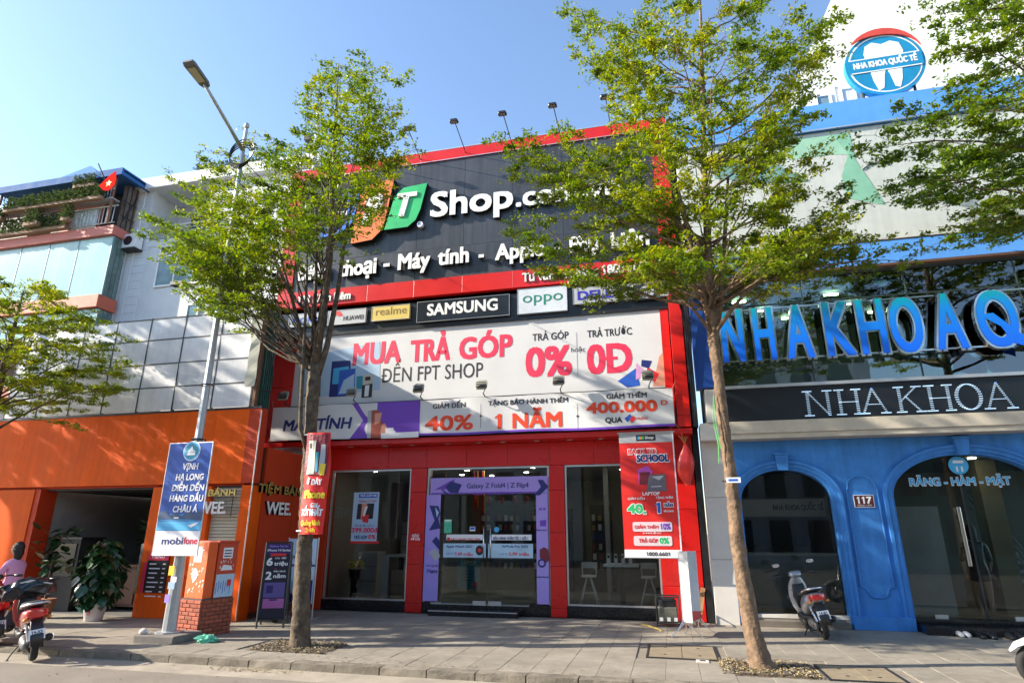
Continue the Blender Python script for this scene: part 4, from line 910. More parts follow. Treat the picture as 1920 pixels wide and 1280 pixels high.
# open shop front: interior
b = MB(); b.box(-13.35, -8.3, 14.4, 14.5, 0, 2.5); b.build('back_wall', intg, bk)
b = MB(); b.box(-13.45, -13.36, 11.33, 14.4, 0, 2.5); b.build('side_wall', mat('warm_grey_wall', (.30, .29, .27), .7), bk)
b = MB(); b.box(-13.3, -8.1, 11.0, 14.4, .0, .012); b.build('interior_floor', intf, bk)
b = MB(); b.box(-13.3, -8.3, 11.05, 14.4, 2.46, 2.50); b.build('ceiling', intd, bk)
b = MB(); b.box(-8.98, -8.9, 11.1, 14.4, 0, 2.46); b.build('partition', intw, bk)
b = MB(); b.box(-12.15, -11.35, 12.75, 12.83, 0, 2.15); b.build('white_partition', mat('pale_partition', (.46, .45, .43), .6), bk)
b = MB(); b.box(-11.33, -11.05, 12.7, 12.95, 0, 2.46); b.build('brown_column', mat('dark_brown', (.06, .025, .018), .5), bk)
b = MB(); b.box(-11.0, -9.3, 13.3, 13.36, 0, 2.1); b.build('grey_partition', mat('grey_partition', (.25, .25, .24), .6), bk)
# menu board on the orange pillar
t = empty('menu_board', (-9.75, YW-.02, .80), 'black menu board with pink top fixed to the orange pillar', 'menu board')
a_, c_ = at(268, 1110, YW-.02), at(322, 1044, YW-.02)
b = MB(); b.box(a_.x, c_.x-.05, YW-.03, YW-.002, a_.z, c_.z); b.build('board', mat('board_black', (.02, .018, .02), .4), t)
b = MB(); Y = YW-.034; b.use(pPink); rc(b, a_.x, c_.x-.05, c_.z-.06, c_.z+.10, Y); rc(b, a_.x-.08, a_.x, a_.z, c_.z-.1, Y)
b.use(pWhite)
for k in range(8): zz = c_.z-.14-k*.085; rc(b, a_.x+.06, a_.x+.06+.16+.05*((k*5) % 3), zz, zz+.022, Y); rc(b, c_.x-.17, c_.x-.10, zz, zz+.022, Y)
txw(b, 'MENU', a_.x+.1, c_.x-.15, c_.z-.02, .06, Y-.002, bold=.05); b.build('print', None, t)
# counter
t = empty('wooden_counter', (-12.0, 11.9, .01), 'brown panelled wooden counter inside the open bakery front', 'counter')
b = MB(); b.box(-12.25, -10.65, 11.75, 12.3, .08, .88); b.build('carcass', wood, t)
b = MB(); b.box(-12.35, -10.60, 11.68, 12.35, .88, .93); b.build('counter_top', wood, t, bevel=.006)
for k in range(3): b = MB(); x = -12.2+k*.53; b.box(x, x+.44, 11.73, 11.75, .13, .82); b.build('panel', mat('mid_brown', (.17, .06, .035), .5), t, bevel=.006)
t = empty('plastic_bag', (-11.95, 11.95, .93), 'crumpled white plastic bag on the wooden counter', 'bag')
b = MB(); b.loft([((-12.05, 11.95, .94), .10, .01, (0, 1, 0), (1, 0, 0)), ((-12.0, 11.95, .99), .14, .09, (0, 1, 0), (1, .2, 0)), ((-11.93, 11.95, 1.05), .10, .07, (0, 1, 0), (1, 0, 0)), ((-11.9, 11.95, 1.10), .03, .03, (0, 1, 0), (1, 0, 0))], 11); b.build('bag', mat('bag_white', (.6, .6, .62), .3), t, smooth=True)
t = empty('black_case', (-12.9, 11.4, .01), 'tall dark display case at the left of the bakery opening', 'display case')
b = MB(); b.box(-13.2, -12.35, 11.25, 11.8, .012, 1.45); b.build('body', intd, t, bevel=.006)
b = MB(); b.box(-13.12, -12.43, 11.23, 11.25, .7, 1.36); b.build('front_pane', mat('dark_pane', (.03, .035, .035), .15), t)
b = MB(); b.box(-13.24, -12.31, 11.22, 11.84, 1.45, 1.49); b.build('lid', blackm, t)
t = empty('green_basin', (-11.9, 11.35, .01), 'shallow green plastic basin under the counter', 'basin')
b = MB(); b.lathe([(.02, .012), (.20, .014), (.25, .10), (.27, .105), (.24, .09), (.19, .03), (.02, .028)], (-11.95, 11.42, 0), 20); b.build('bowl', mat('green_plastic', (.03, .22, .16), .4), t, smooth=True)
t = empty('black_coat', (-10.1, 11.0, .3), 'black coat hanging on a cord beside the orange pillar', 'coat')
b = MB(); b.loft([((-10.5, 11.15, 1.42), .04, .02, (0, 1, 0), (1, 0, 0)), ((-10.5, 11.15, 1.36), .17, .05, (0, 1, 0), (1, 0, 0)), ((-10.5, 11.15, 1.0), .15, .07, (0, 1, 0), (1, 0, 0)), ((-10.5, 11.15, .55), .17, .08, (0, 1, 0), (1, 0, 0)), ((-10.5, 11.15, .4), .14, .06, (0, 1, 0), (1, 0, 0))], 12); b.build('cloth', intd, t, smooth=True)
b = MB(); b.bar((-10.5, 11.15, 1.42), (-10.5, 11.15, 2.46), .006); b.build('cord', blackm, t)
# ================================================================== HOUSES BEHIND
gh = empty('glass_house', (-20, 15, 0), 'narrow house with teal glass storeys, salmon bands and a blue metal roof behind the bakery', 'house')
YA = 14.6; XR = -17.2
salm = mat('salmon_band', (.50, .15, .12), .6, var=.08); terr = mat('terracotta', (.48, .11, .06), .6, var=.1)
b = MB(); b.box(-26, XR-.05, YA+.25, 15.26, 0, 14.0-2.9); b.build('wall', greyw, gh)
for z0, z1 in ((10.98, 11.32), (8.42, 8.86), (5.6, 6.0)):
    b = MB(); b.box(-26, XR+.05, YA-.12, YA+.58, z0, z1); b.build('floor_band', salm if z0 > 9 else terr, gh, bevel=.02)
gx = [-24.8, -23.55, -22.3, -21.05, -19.82, -18.58, XR]
for z0, z1 in ((8.88, 10.96), (6.02, 8.40)):
    for a, c in zip(gx, gx[1:]):
        b = MB(); b.box(a+.012, c-.012, YA, YA+.03, z0, z1); b.build('glass_panel', gltel, gh)
        b = MB(); b.box(c-.015, c+.015, YA-.01, YA+.05, z0, z1); b.build('mullion', mat('teal_frame', (.13, .25, .27), .4), gh)
    for y0, y1 in ((YA+.04, YA+.20), (YA+.21, YA+.37), (YA+.38, YA+.54)):
        b = MB(); b.box(XR-.03, XR, y0, y1, z0, z1); b.build('side_glass', mat('dull_glass', (.13, .19, .18), .25, var=.3, streak=.3), gh)
b = MB(); b.box(-26, XR-.3, YA+.66, 17, 11.32, 13.0); b.build('attic_wall', intd, gh)
b = MB(); b.box(-20.4, -18.6, YA+.60, YA+.66, 11.4, 12.9); b.build('orange_wall', terr, gh)
rb = mat('blue_metal_roof', (.05, .16, .38), .75, spec=.15, var=.1); rb2 = mat('blue_fascia', (.03, .11, .30), .75, spec=.15)
b = MB(); b.box(-22.4, -16.85, YA-.5, YA-.42, 12.95, 13.2); b.build('roof_fascia', rb2, gh)
b = MB(); b.box(-22.4, -16.85, YA-.42, 15.9, 13.08, 13.14); b.build('roof', rb, gh)
b = MB(); b.box(-16.93, -16.85, YA-.42, 15.9, 12.95, 13.2); b.build('side_fascia', rb2, gh)
b = MB()
for k in range(5): b.box(-20.5+k*.45, -20.42+k*.45, 14.9, 15.0, 13.14, 13.2)
b.build('roof_rib', rb, gh)
ap = at(170, 311, 15.2); rf = MB(); rf.add([(ap.x-2.1, 14.5, 13.141), (ap.x+1.75, 14.5, 13.141), (ap.x+1.75, 15.85, 13.141), (ap.x-2.1, 15.85, 13.141), tuple(ap)], [(0, 1, 4), (1, 2, 4), (2, 3, 4), (3, 0, 4)]); rf.build('hipped_roof', rb, gh)
b = MB()
for x, y in ((-22.2, YA-.3), (-17.25, YA-.3), (XR, YA+.55)): b = MB(); b.bar((x, y, 11.3), (x, y, 13.0), .04); b.build('roof_post', mat('rusty_post', (.20, .09, .05), .7), gh)
b = MB(); b.bar((-25.5, YA-.1, 12.05), (XR+.02, YA-.1, 12.05), .03); b.bar((-25.5, YA-.1, 11.42), (XR+.02, YA-.1, 11.42), .02); b.build('handrail', galv, gh)
bal = boxmesh('baluster', .02, .02, .62, galv)
for k in range(56): inst(bal, 'baluster', (-25+k*.14, YA-.1, 11.74), gh)
b = MB(); b.box(-22.3, XR, YA-.35, YA-.05, 12.18, 12.22); b.build('planter_shelf', galv, gh)
b = MB(); b.bar((-21.9, YA-.33, 12.55), (XR, YA-.33, 12.55), .02); b.build('upper_rail', galv, gh)
for k in range(40): inst(bal, 'baluster', (-22.2+k*.125, YA-.33, 12.4), gh, scale=(1, 1, .5))
for i, (x0, x1) in enumerate(((-20.9, -19.9), (-19.0, -18.0))):
    b = MB(); pts = [(x0, 11.36), (x1, 11.36), (x1, 11.95), ((x0+x1)/2, 12.12), (x0, 11.95)] if i == 0 else [(x0, 11.36), (x1, 11.36), (x1, 12.05), (x0, 12.05)]; b.prism(pts, YA-.06, YA-.04); b.build('ornate_panel', mat('silver_lattice', (.62, .66, .68), .4, var=.5, scale=14), gh)
b = MB(); b.box(XR-.12, XR+.02, YA+.12, YA+.56, 11.32, 12.95); b.build('rusty_screen', mat('screen_brown', (.14, .10, .08), .8, var=.5, scale=7), gh)
b = MB()
for y in (YA+.14, YA+.32, YA+.5): b.bar((XR+.04, y, 11.3), (XR+.04, y, 13), .02)
for z in (11.75, 12.3): b.bar((XR+.04, YA+.05, z), (XR+.04, YA+.58, z), .018)
b.bar((XR+.04, YA+.1, 11.4), (XR+.05, YA+.55, 12.7), .018); b.build('screen_bar', framem, gh)
def leafmass(name, parent, boxes, n, size, M, seed, **k):
    r = random.Random(seed); b = MB()
    for i in range(n):
        x0, x1, y0, y1, z0, z1 = boxes[r.randrange(len(boxes))]
        p = Vector((r.uniform(x0, x1), r.uniform(y0, y1), z0+(z1-z0)*r.random()**1.3)); d = Vector((r.gauss(0, 1), r.gauss(0, 1), r.gauss(0, .6))).normalized()*size*r.uniform(.6, 1.3); e = d.orthogonal().normalized()*size*.45
        b.add([p-d, p+e, p+d, p-e], [(0, 1, 2, 3)])
    return b.build(name, M, parent, **k)
lf_plant = mat('plant_leaf', (.075, .11, .025), .6, var=.45, scale=6, trans=.25)
def planter(name, x0, x1, y, z0, z1, n, seed, lab, cat='balcony plants'):
    t = empty(name, ((x0+x1)/2, y, z0), lab, cat)
    b = MB(); b.box(x0, x1, y-.09, y+.09, z0, z0+.12); b.build('trough', mat('planter', (.25, .16, .1), .8), t)
    leafmass('foliage', t, [(x0, x1, y-.16, y+.14, z0+.1, z1)], n, .05, lf_plant, seed, kind='stuff')
planter('balcony_plants', -21.6, -17.5, YA-.46, 12.12, 12.66, 3200, 1, 'trailing green plants along the upper shelf of the glass house balcony')
planter('balcony_plants', -25.0, -21.7, YA-.40, 11.9, 12.4, 1600, 2, 'green plants at the left end of the glass house balcony')
planter('balcony_plants', -22.6, -19.0, YA-.22, 11.34, 11.98, 2200, 3, 'flowering plants at the lower balcony rail of the glass house')
planter('balcony_plants', -18.7, -17.8, YA-.5, 12.62, 13.1, 500, 4, 'tall thin plant under the corner of the blue roof')
planter('balcony_plants', -20.6, -20.0, YA-.42, 11.5, 12.1, 420, 5, 'hanging creeper in the middle of the glass house balcony')
planter('balcony_plants', -19.0, -18.7, YA-.42, 11.5, 12.1, 300, 6, 'narrow hanging creeper right of the middle of the glass house balcony')
# flag
t = empty('flag', (-17.55, YA-.45, 12.2), 'red flag with a yellow star on the corner of the glass house balcony', 'flag')
b = MB(); b.bar((-17.25, YA-.12, 12.05), (-17.62, YA-.75, 13.3), .018); b.build('flagpole', framem, t)
fc0 = at(207, 343, YA-.7); n = 14; vs = []; fs = []
prof = [(-.42, -.06), (-.25, .12), (-.05, .30), (.14, .42), (.22, .10), (.20, -.14), (.02, -.30), (-.20, -.26)]
b = MB(); b.use(mat('flag_red', (.80, .012, .006), .95, spec=.05)); b.prism([(fc0.x+x, fc0.z+z) for x, z in prof], YA-.72, YA-.71)
b.use(pYel); st = [(fc0.x-.04+(.13 if k % 2 == 0 else .055)*math.sin(k*math.pi/5), fc0.z-.02+(.13 if k % 2 == 0 else .055)*math.cos(k*math.pi/5)) for k in range(10)]
b.add([(x, YA-.724, z) for x, z in st]+[(fc0.x-.04, YA-.724, fc0.z-.02)], [(k, (k+1) % 10, 10) for k in range(10)]); b.build('cloth', None, t)
# second house
h2 = empty('grey_house', (-15.5, 16.6, 0), 'pale grey rendered house with a recessed balcony and roof plants behind the bakery', 'house')
YH = 16.3
g2 = mat('pale_grey_render', (.68, .69, .70), .8, var=.04, dirt=.12); g3 = mat('white_render_trim', (.70, .71, .72), .7, var=.04)
b = MB(); b.box(-18.35, -11.0, YH, 22, -.1, 11.4); b.box(-18.4, -17.75, YH, 22, 11.4, 13.7); b.box(-15.2, -11.0, YH, 22, 11.4, 13.7); b.box(-17.75, -15.2, YH+1.3, 22, 11.4, 13.7); b.build('wall', g2, h2)
b = MB(); b.box(-18.6, -10.8, YH-.25, 22.2, 13.7, 14.15); b.build('roof_slab', g3, h2, bevel=.02)
b = MB(); b.box(-18.45, -18.1, YH-.03, YH-.0, 0, 13.7); b.build('corner_pilaster', g3, h2)
b = MB()
for k in range(12): z = 8.6+k*.30; b.box(-18.1, -17.55, YH-.014, YH-.0, z, z+.282)
b.build('quoin_course', g3, h2)
def win(parent, x0, x1, z0, z1, Y, Mf, Mg, nx=1, nz=1, name='window', t=.06):
    f = MB(); f.box(x0, x1, Y-.04, Y, z0, z0+t); f.box(x0, x1, Y-.04, Y, z1-t, z1); f.box(x0, x0+t, Y-.038, Y, z0+t, z1-t); f.box(x1-t, x1, Y-.038, Y, z0+t, z1-t)
    for k in range(1, nx): x = x0+(x1-x0)*k/nx; f.box(x-.025, x+.025, Y-.035, Y, z0+t, z1-t)
    w = f.build(name, Mf, parent)
    for k in range(nx): xa = x0+t+(x1-x0-2*t)*k/nx; xb = x0+t+(x1-x0-2*t)*(k+1)/nx; g = MB(); g.box(xa+.01, xb-.01, Y-.015, Y-.005, z0+t, z1-t); g.build('pane', Mg, w)
    return w
pan = mat('sky_tinted_pane', (.16, .26, .30), .1, var=.2)  # sky reflection put into the pane's base colour as blue-grey
win(h2, -16.95, -14.6, 9.75, 10.95, YH-.02, mat('white_frame', (.72, .73, .74), .5), pan, 3)
win(h2, -16.95, -14.6, 11.0, 11.35, YH-.02, mat('white_frame', (.72, .73, .74), .5), framem, 1)
win(h2, -15.4, -14.9, 8.4, 9.0, YH-.02, g3, pan, 1); win(h2, -14.4, -13.6, 8.2, 9.2, YH-.02, g3, pan, 1)
dr = win(h2, -17.1, -15.5, 11.6, 13.2, YH+1.3, mat('brown_door_frame', (.16, .06, .035), .5), mat('green_pane', (.03, .16, .10), .3), 3)
b = MB(); b.box(-17.78, -15.15, YH-.02, YH+.1, 11.38, 11.62); b.build('parapet', g2, h2)
b = MB()
for z in (11.75, 11.88, 12.01, 12.15): b.bar((-17.78, YH, z), (-15.15, YH, z), .016 if z < 12.1 else .028)
b.build('balcony_rail', alu, h2)
b = MB()
for k in range(3): b.box(-17.9+k*.02, -14.3, YH-.12, YH, 8.0-k*.2, 8.08-k*.2)
b.build('ledge', g3, h2)
h2.scale = (.939,)*3; h2.location = (.939*-15.5, .939*16.6, .098)
t = empty('roof_plants', (-13.7, 15.4, 13.385), 'green creeping plants on the roof edge of the grey house', 'roof plants')
leafmass('foliage', t, [(-15.1, -12.2, 15.1, 15.7, 13.40, 13.75)], 1500, .055, lf_plant, 9, kind='stuff'); b = MB(); b.box(-15.1, -12.2, 15.2, 15.6, 13.387, 13.43); b.build('trough', concrete, t)
t = empty('roof_antenna', (-14, 15.7, 13.385), 'thin antenna rod on the roof of the grey house', 'antenna'); b = MB(); b.bar((-14.0, 15.8, 13.38), (-14.0, 15.8, 14.1), .013); b.bar((-15.7, 15.8, 13.38), (-16.1, 15.8, 13.9), .010); b.build('rod', framem, t)
t = empty('air_conditioner', (-17.0, 15.8, 10.7), 'white outdoor air conditioner between the glass house and the grey house', 'air conditioner')
a_ = at(243, 452, 15.0); b = MB(); b.box(a_.x-.28, a_.x+.30, 14.95, 15.25, a_.z-.25, a_.z+.25); b.build('housing', g3, t, bevel=.02); b = MB(); b.lathe([(.17, 14.94), (.17, 14.95)], (a_.x-.02, 0, a_.z), 16, 'y'); b.build('fan_grille', blackm, t)
b = MB(); b.box(a_.x-.3, a_.x+.3, 14.95, 15.32, a_.z-.3, a_.z-.26); b.build('bracket', framem, t)
t = empty('antenna_mast', (-9.57, 14, 10.3), 'white pipe mast rising behind the big shop sign', 'mast'); b = MB(); b.bar((-9.50, 14, 10.3), (-9.62, 14, 14.1), .06, 10); b.build('pipe', g3, t); b = MB(); b.box(-9.95, -9.75, 13.9, 14.1, 12.95, 13.15); b.bar((-9.6, 14, 13.05), (-9.8, 14, 13.05), .02); b.build('junction', framem, t)
b = MB(); b.box(-9.95, -8.9, 13.9, 20, 3.62, 10.3); b.build('rear_block', greyw, shop)

# floodlight arms on the bakery roof
for (pa, pb_, lab) in (((176, 622), (92, 560), 'dark floodlight arm rising from the left part of the bakery roof'), ((388, 582), (338, 535), 'dark floodlight arm rising from the bakery roof beside the lamp pole')):
    a_ = at(*pa, 10.95); c_ = at(*pb_, 10.1)
    t = empty('roof_floodlight', tuple(a_), lab, 'floodlight', 'floodlight arms on the bakery roof'); b = MB(); b.bar(a_, c_, .02); b.bar(a_+Vector((-.08, 0, .0)), c_+Vector((-.03, 0, -.02)), .014); b.build('arm', framem, t)
    b = MB(); b.box(c_.x-.18, c_.x+.12, c_.y-.10, c_.y+.06, c_.z-.02, c_.z+.07); b.build('lamp_head', framem, t, bevel=.01)
# ================================================================== DENTAL CLINIC
cl = empty('dental_clinic', (4, 13, 0), 'blue arched dental clinic with a glass upper floor, right of the phone shop', 'clinic')
YC = 12.75; YK = 12.4
# ivory pillar beside the shop
for z0, z1 in ((0, 1.12), (1.125, 2.25), (2.255, 3.30)):
    b = MB(); b.box(.72, 1.13, YC-.02, YC+.3, z0, z1); b.build('ivory_panel', ivory, cl, bevel=.004)
b = MB(); b.box(.86, 1.16, YK-.05, YC+.3, 3.64, 4.29); b.box(.72, 1.2, YK, YC+.3, 3.305, 3.635); b.build('ivory_corner', ivory, cl, bevel=.004)
# arched blue wall
def arch_pts(xc, hw, zs, rise, n=28, z0=0.):
    return [(xc+hw, z0)]+[(xc+hw*math.cos(math.pi*k/n), zs+rise*math.sin(math.pi*k/n)) for k in range(n+1)]+[(xc-hw, z0)]
AR = ((2.17, .80, 2.18, .57), (5.22, 1.23, 2.22, .74))
top = 3.30
def wall_piece(poly, name='wall'): b = MB(); b.prism(poly, YC, YC+.22); return b
b = MB(); n = 28
def fill(xc, hw, zs, rise, xl, xr):
    a = arch_pts(xc, hw, zs, rise, n)
    for p, q_ in zip(a[1:-1], a[2:-1]): b.prism([p, q_, (q_[0], top), (p[0], top)], YC, YC+.22)
fill(*AR[0], 0, 0); fill(*AR[1], 0, 0)
for x0, x1 in ((1.131, AR[0][0]-AR[0][1]), (AR[0][0]+AR[0][1], AR[1][0]-AR[1][1]), (AR[1][0]+AR[1][1], 9)): b.box(x0, x1, YC, YC+.22, 0, top)
b.build('blue_wall', blue, cl)
def band(xc, hw, zs, rise, o0, o1, y0, y1, z0=.0):
    b = MB(); i = arch_pts(xc, hw+o0, zs, rise+o0, n, z0); o = arch_pts(xc, hw+o1, zs, rise+o1, n, z0)
    for k in range(len(i)-1): b.prism([i[k], i[k+1], o[k+1], o[k]], y0, y1)
    return b
for (xc, hw, zs, rise) in AR:
    band(xc, hw, zs, rise, 0, .05, YC-.018, YC+.005).build('arch_moulding', blue, cl, smooth=False)
    band(xc, hw, zs, rise, .05, .12, YC-.045, YC+.004).build('arch_moulding', blue, cl)
    band(xc, hw, zs, rise, .12, .17, YC-.07, YC+.003).build('arch_moulding', blue, cl)
    b = MB(); b.prism([(xc-.09, zs+rise-.02), (xc+.09, zs+rise-.02), (xc+.12, zs+rise+.27), (xc-.12, zs+rise+.27)], YC-.11, YC+.01); b.box(xc-.14, xc+.14, YC-.12, YC+.01, zs+rise+.27, zs+rise+.31); b.build('keystone', blue, cl, bevel=.006)
# pilaster with niche moulding
b = MB(); b.box(2.99, 3.97, YC-.085, YC-.001, 0, .22); b.build('pilaster_base', blue, cl, bevel=.01)
nb_ = [(3.22, .42), (3.22, 2.36), (3.25, 2.40), (3.25, 2.44)]+[(3.48+.23*math.cos(math.pi-math.pi*k/12), 2.44+.16*math.sin(math.pi*k/12)) for k in range(1, 12)]+[(3.71, 2.44), (3.71, 2.40), (3.74, 2.36), (3.74, .70), (3.66, .66), (3.62, .56), (3.56, .52), (3.40, .52), (3.34, .56), (3.30, .66), (3.22, .70)]
b = MB(); pts = [(x, YC-.012, z) for x, z in nb_[1:]]+[(3.22, YC-.012, 2.36)]
b.tube(pts, .018, 6, cap=False); b.build('niche_moulding', blue, cl)
for x in (3.07, 3.12, 3.88, 3.93):
    b = MB(); b.box(x, x+.03, YC-.05, YC-.001, .22, 2.3); b.build('pilaster_flute', blue, cl, bevel=.008)
# glazing, thresholds
for i, (xc, hw, zs, rise) in enumerate(AR):
    a = arch_pts(xc, hw-.01, zs, rise-.01, n, .2); b = MB(); b.prism(a, YC+.16, YC+.17); b.build('arched_pane', gl, cl)
    b = MB(); b.box(xc-hw, xc+hw, YC+.02, YC+.5, 0, .14); b.build('threshold', blackg if i else concrete, cl, bevel=.006)
    b = MB(); b.box(xc-hw, xc+hw, YC+.01, YC+.21, .141, .20); b.build('sill', ivory if i == 0 else blackg, cl, bevel=.004)
b = MB(); b.box(1.2, 2.95, YC-.12, YC+.02, 0, .10); b.build('low_step', mat('dark_step', (.14, .12, .10), .6), cl)
b = MB(); b.box(4.0, 7.5, YC-.42, YC+.02, 0, .13); b.build('dark_step', blackg, cl, bevel=.006)
b = MB(); b.box(5.0, 5.06, YC+.10, YC+.13, 1.05, 2.05); b.build('door_handle', chrome, cl, bevel=.01)
for x in (4.35, 5.55): b = MB(); b.box(x, x+.2, YC+.14, YC+.19, .2, .26); b.build('floor_hinge', alu, cl)
b = MB(); b.box(5.14, 5.17, YC+.155, YC+.165, .21, 2.9); b.build('door_joint', framem, cl)
# clinic interior
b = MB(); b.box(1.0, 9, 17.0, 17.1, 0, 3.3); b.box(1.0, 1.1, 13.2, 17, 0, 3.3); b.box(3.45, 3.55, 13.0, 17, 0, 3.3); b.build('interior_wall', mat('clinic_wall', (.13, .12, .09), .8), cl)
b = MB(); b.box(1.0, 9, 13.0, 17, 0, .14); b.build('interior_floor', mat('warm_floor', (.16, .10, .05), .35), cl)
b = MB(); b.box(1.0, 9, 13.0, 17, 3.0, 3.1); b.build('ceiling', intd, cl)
b = MB(); b.box(6.0, 6.35, 14.2, 14.6, .14, 3.0); b.build('interior_column', mat('olive_wall', (.22, .19, .10), .7), cl)
b = MB(); b.box(4.2, 4.25, 13.9, 14.0, .14, 2.1); b.box(4.25, 5.1, 13.95, 14.0, .14, 2.1); b.build('inner_door', intg, cl)
for (x, y) in ((2.3, 13.9), (5.8, 13.8)): b = MB(); b.lathe([(.07, 2.98), (.07, 2.995)], (x, y, 0), 10); b.build('ceiling_light', lamp_on, cl)
t = empty('reception_desk', (2.3, 14.6, .14), 'dark reception desk with pale band behind the left arch', 'desk'); b = MB(); b.box(1.4, 3.3, 14.4, 14.9, .14, 1.15); b.build('body', intw, t); b = MB(); b.box(1.35, 3.35, 14.35, 14.95, 1.15, 1.2); b.build('desk_top', intg, t)
t = empty('wall_screen', (2.3, 16.8, 1.3), 'large dark blue wall panel behind the reception desk', 'wall panel'); b = MB(); b.box(1.4, 3.3, 16.85, 16.98, 1.3, 2.4); b.build('panel', mat('deep_navy', (.008, .012, .04), .4), t)
t = empty('inner_sign', (2.3, 15.6, 2.3), 'pale inner sign with dark lettering seen through the left arch', 'sign'); b = MB(); a_, c_ = at(1402, 968, 15.6), at(1562, 934, 15.6); b.box(a_.x-.2, c_.x+.3, 15.6, 15.65, a_.z, c_.z); b.build('board', intg, t); b = MB(); b.use(pBlk); tx(b, 'NHA KHOA QUỐC TẾ', (1450, 957), (1545, 954), 10, 15.59, bold=.04); b.build('lettering', None, t)
b = MB()
for k in range(7): b.box(6.5, 7.2, 14.4+k*.26, 14.4+k*.26+.24, .14+k*.17, .20+k*.17)
for k in (0, 1, 2): b.bar((6.55, 14.3+k*.02, .95+k*.18), (6.55, 16.1, 2.15+k*.18), .02)
b.build('staircase', intg, cl)
# door lettering
YD = YC+.145
t = empty('door_lettering', (5.1, YD, 2.4), 'light blue clinic lettering and round tooth emblem on the glass of the right arch', 'window lettering')
b = MB(); b.use(pWhite); tx(b, 'RĂNG - HÀM - MẶT', (1706, 911), (1898, 908), 15, YD, bold=.09); b.use(pSky); tx(b, 'RĂNG - HÀM - MẶT', (1707, 910), (1897, 907), 13.5, YD-.004, bold=.045); b.build('lettering', None, t)
c0 = at(1797, 872, YD); b = MB(); b.use(pSky); b.lathe([(.16, YD), (.16, YD+.003)], (c0.x, 0, c0.z), 22, 'y'); b.use(pWhite)
for dx in (-.05, .03): b.box(c0.x+dx, c0.x+dx+.03, YD-.003, YD-.001, c0.z-.11, c0.z-.02)
b.box(c0.x-.08, c0.x+.09, YD-.003, YD-.001, c0.z+.04, c0.z+.09); b.build('emblem', None, t)
# house number
t = empty('house_number', (3.5, YC-.02, 2.2), 'small maroon house number plate on the blue pilaster', 'number plate'); a_, c_ = at(1603, 951, YC-.02), at(1637, 927, YC-.02)
b = MB(); b.use(pWhite); b.box(a_.x, c_.x, YC-.022, YC-.002, a_.z, c_.z); b.use(mat('plate_maroon', (.09, .012, .012), .4)); rc(b, a_.x+.01, c_.x-.01, a_.z+.01, c_.z-.01, YC-.024); b.use(pWhite); txw(b, '117', a_.x+.04, c_.x-.04, a_.z+.07, .12, YC-.026, bold=.06); txw(b, 'KÊNH LIÊM', a_.x+.05, c_.x-.05, a_.z+.025, .025, YC-.026); b.build('plate', None, t)
# stone beam, LED sign
b = MB(); b.box(1.2, 9.5, YK-.02, YC+.22, 3.305, 3.40); b.box(1.2, 9.5, YK-.05, YC+.22, 3.402, 3.635); b.build('stone_beam', cream, cl, bevel=.006)
b = MB(); b.box(1.2, 9.5, YK-.08, YK+.3, 4.27, 4.33); b.build('metal_flashing', alu, cl)
ls = empty('led_sign', (4.5, YK, 3.64), 'long black LED sign with dotted serif letters over the arches', 'LED sign')
b = MB(); b.box(1.165, 9.4, YK-.02, YK+.3, 3.64, 4.265); b.build('cabinet', mat('led_black', (.010, .012, .016), .35), ls, bevel=.005)
ledm = mat('led_white', (.45, .62, .80), emit=.30); lw = MB(); lw.use(ledm)
SER = {'N': [((.06, 0), (.06, 1)), ((.06, 1), (.8, 0)), ((.8, 0), (.8, 1))], 'H': [((.12, 0), (.12, 1)), ((.74, 0), (.74, 1)), ((.12, .5), (.74, .5))], 'A': [((.02, 0), (.42, 1)), ((.42, 1), (.84, 0)), ((.2, .36), (.66, .36))],
       'K': [((.12, 0), (.12, 1)), ((.16, .45), (.74, 1)), ((.34, .6), (.80, 0))], 'O': [(.42, .5)]}
SF = {'N': [(.06, 0), (.06, 1), (.8, 1)], 'H': [(.12, 0), (.12, 1), (.74, 0), (.74, 1)], 'A': [(.06, 0), (.80, 0)], 'K': [(.12, 0), (.12, 1), (.74, 1), (.80, 0)], 'O': []}
def led(ch, x0, z0, w, h):
    f = lambda p: (x0+p[0]*w, z0+p[1]*h)
    if ch == 'O':
        for k in range(34):
            a = 2*math.pi*k/34; x, z = x0+w*(.44+.40*math.cos(a)), z0+h*(.5+.5*math.sin(a)); lw.box(x-.028, x+.028, YK-.03, YK-.021, z-.007, z+.007)
    else:
        for p, q_ in SER[ch]:
            p, q_ = f(p), f(q_); m_ = max(2, int(math.dist(p, q_)/.034))
            for k in range(m_+1):
                x, z = p[0]+(q_[0]-p[0])*k/m_, p[1]+(q_[1]-p[1])*k/m_; s = .026 if p[0] == q_[0] else .018
                lw.box(x-s, x+s, YK-.03, YK-.021, z-.0045, z+.0045)
    for p in SF[ch]:
        x, z = f(p); lw.box(x-.085, x+.085, YK-.03, YK-.021, z-.009, z+.009)
zl = 3.70
xpx = [(1513, 'N'), (1570, 'H'), (1617, 'A'), (1683, 'K'), (1741, 'H'), (1795, 'O'), (1852, 'A')]
for px_, ch in xpx:
    x = at(px_, 765, YK).x; led(ch, x, zl, .47, .46)
led('Q' if False else 'O', at(1940, 760, YK).x, zl, .47, .46)
lw.build('led_segments', None, ls, kind='stuff')
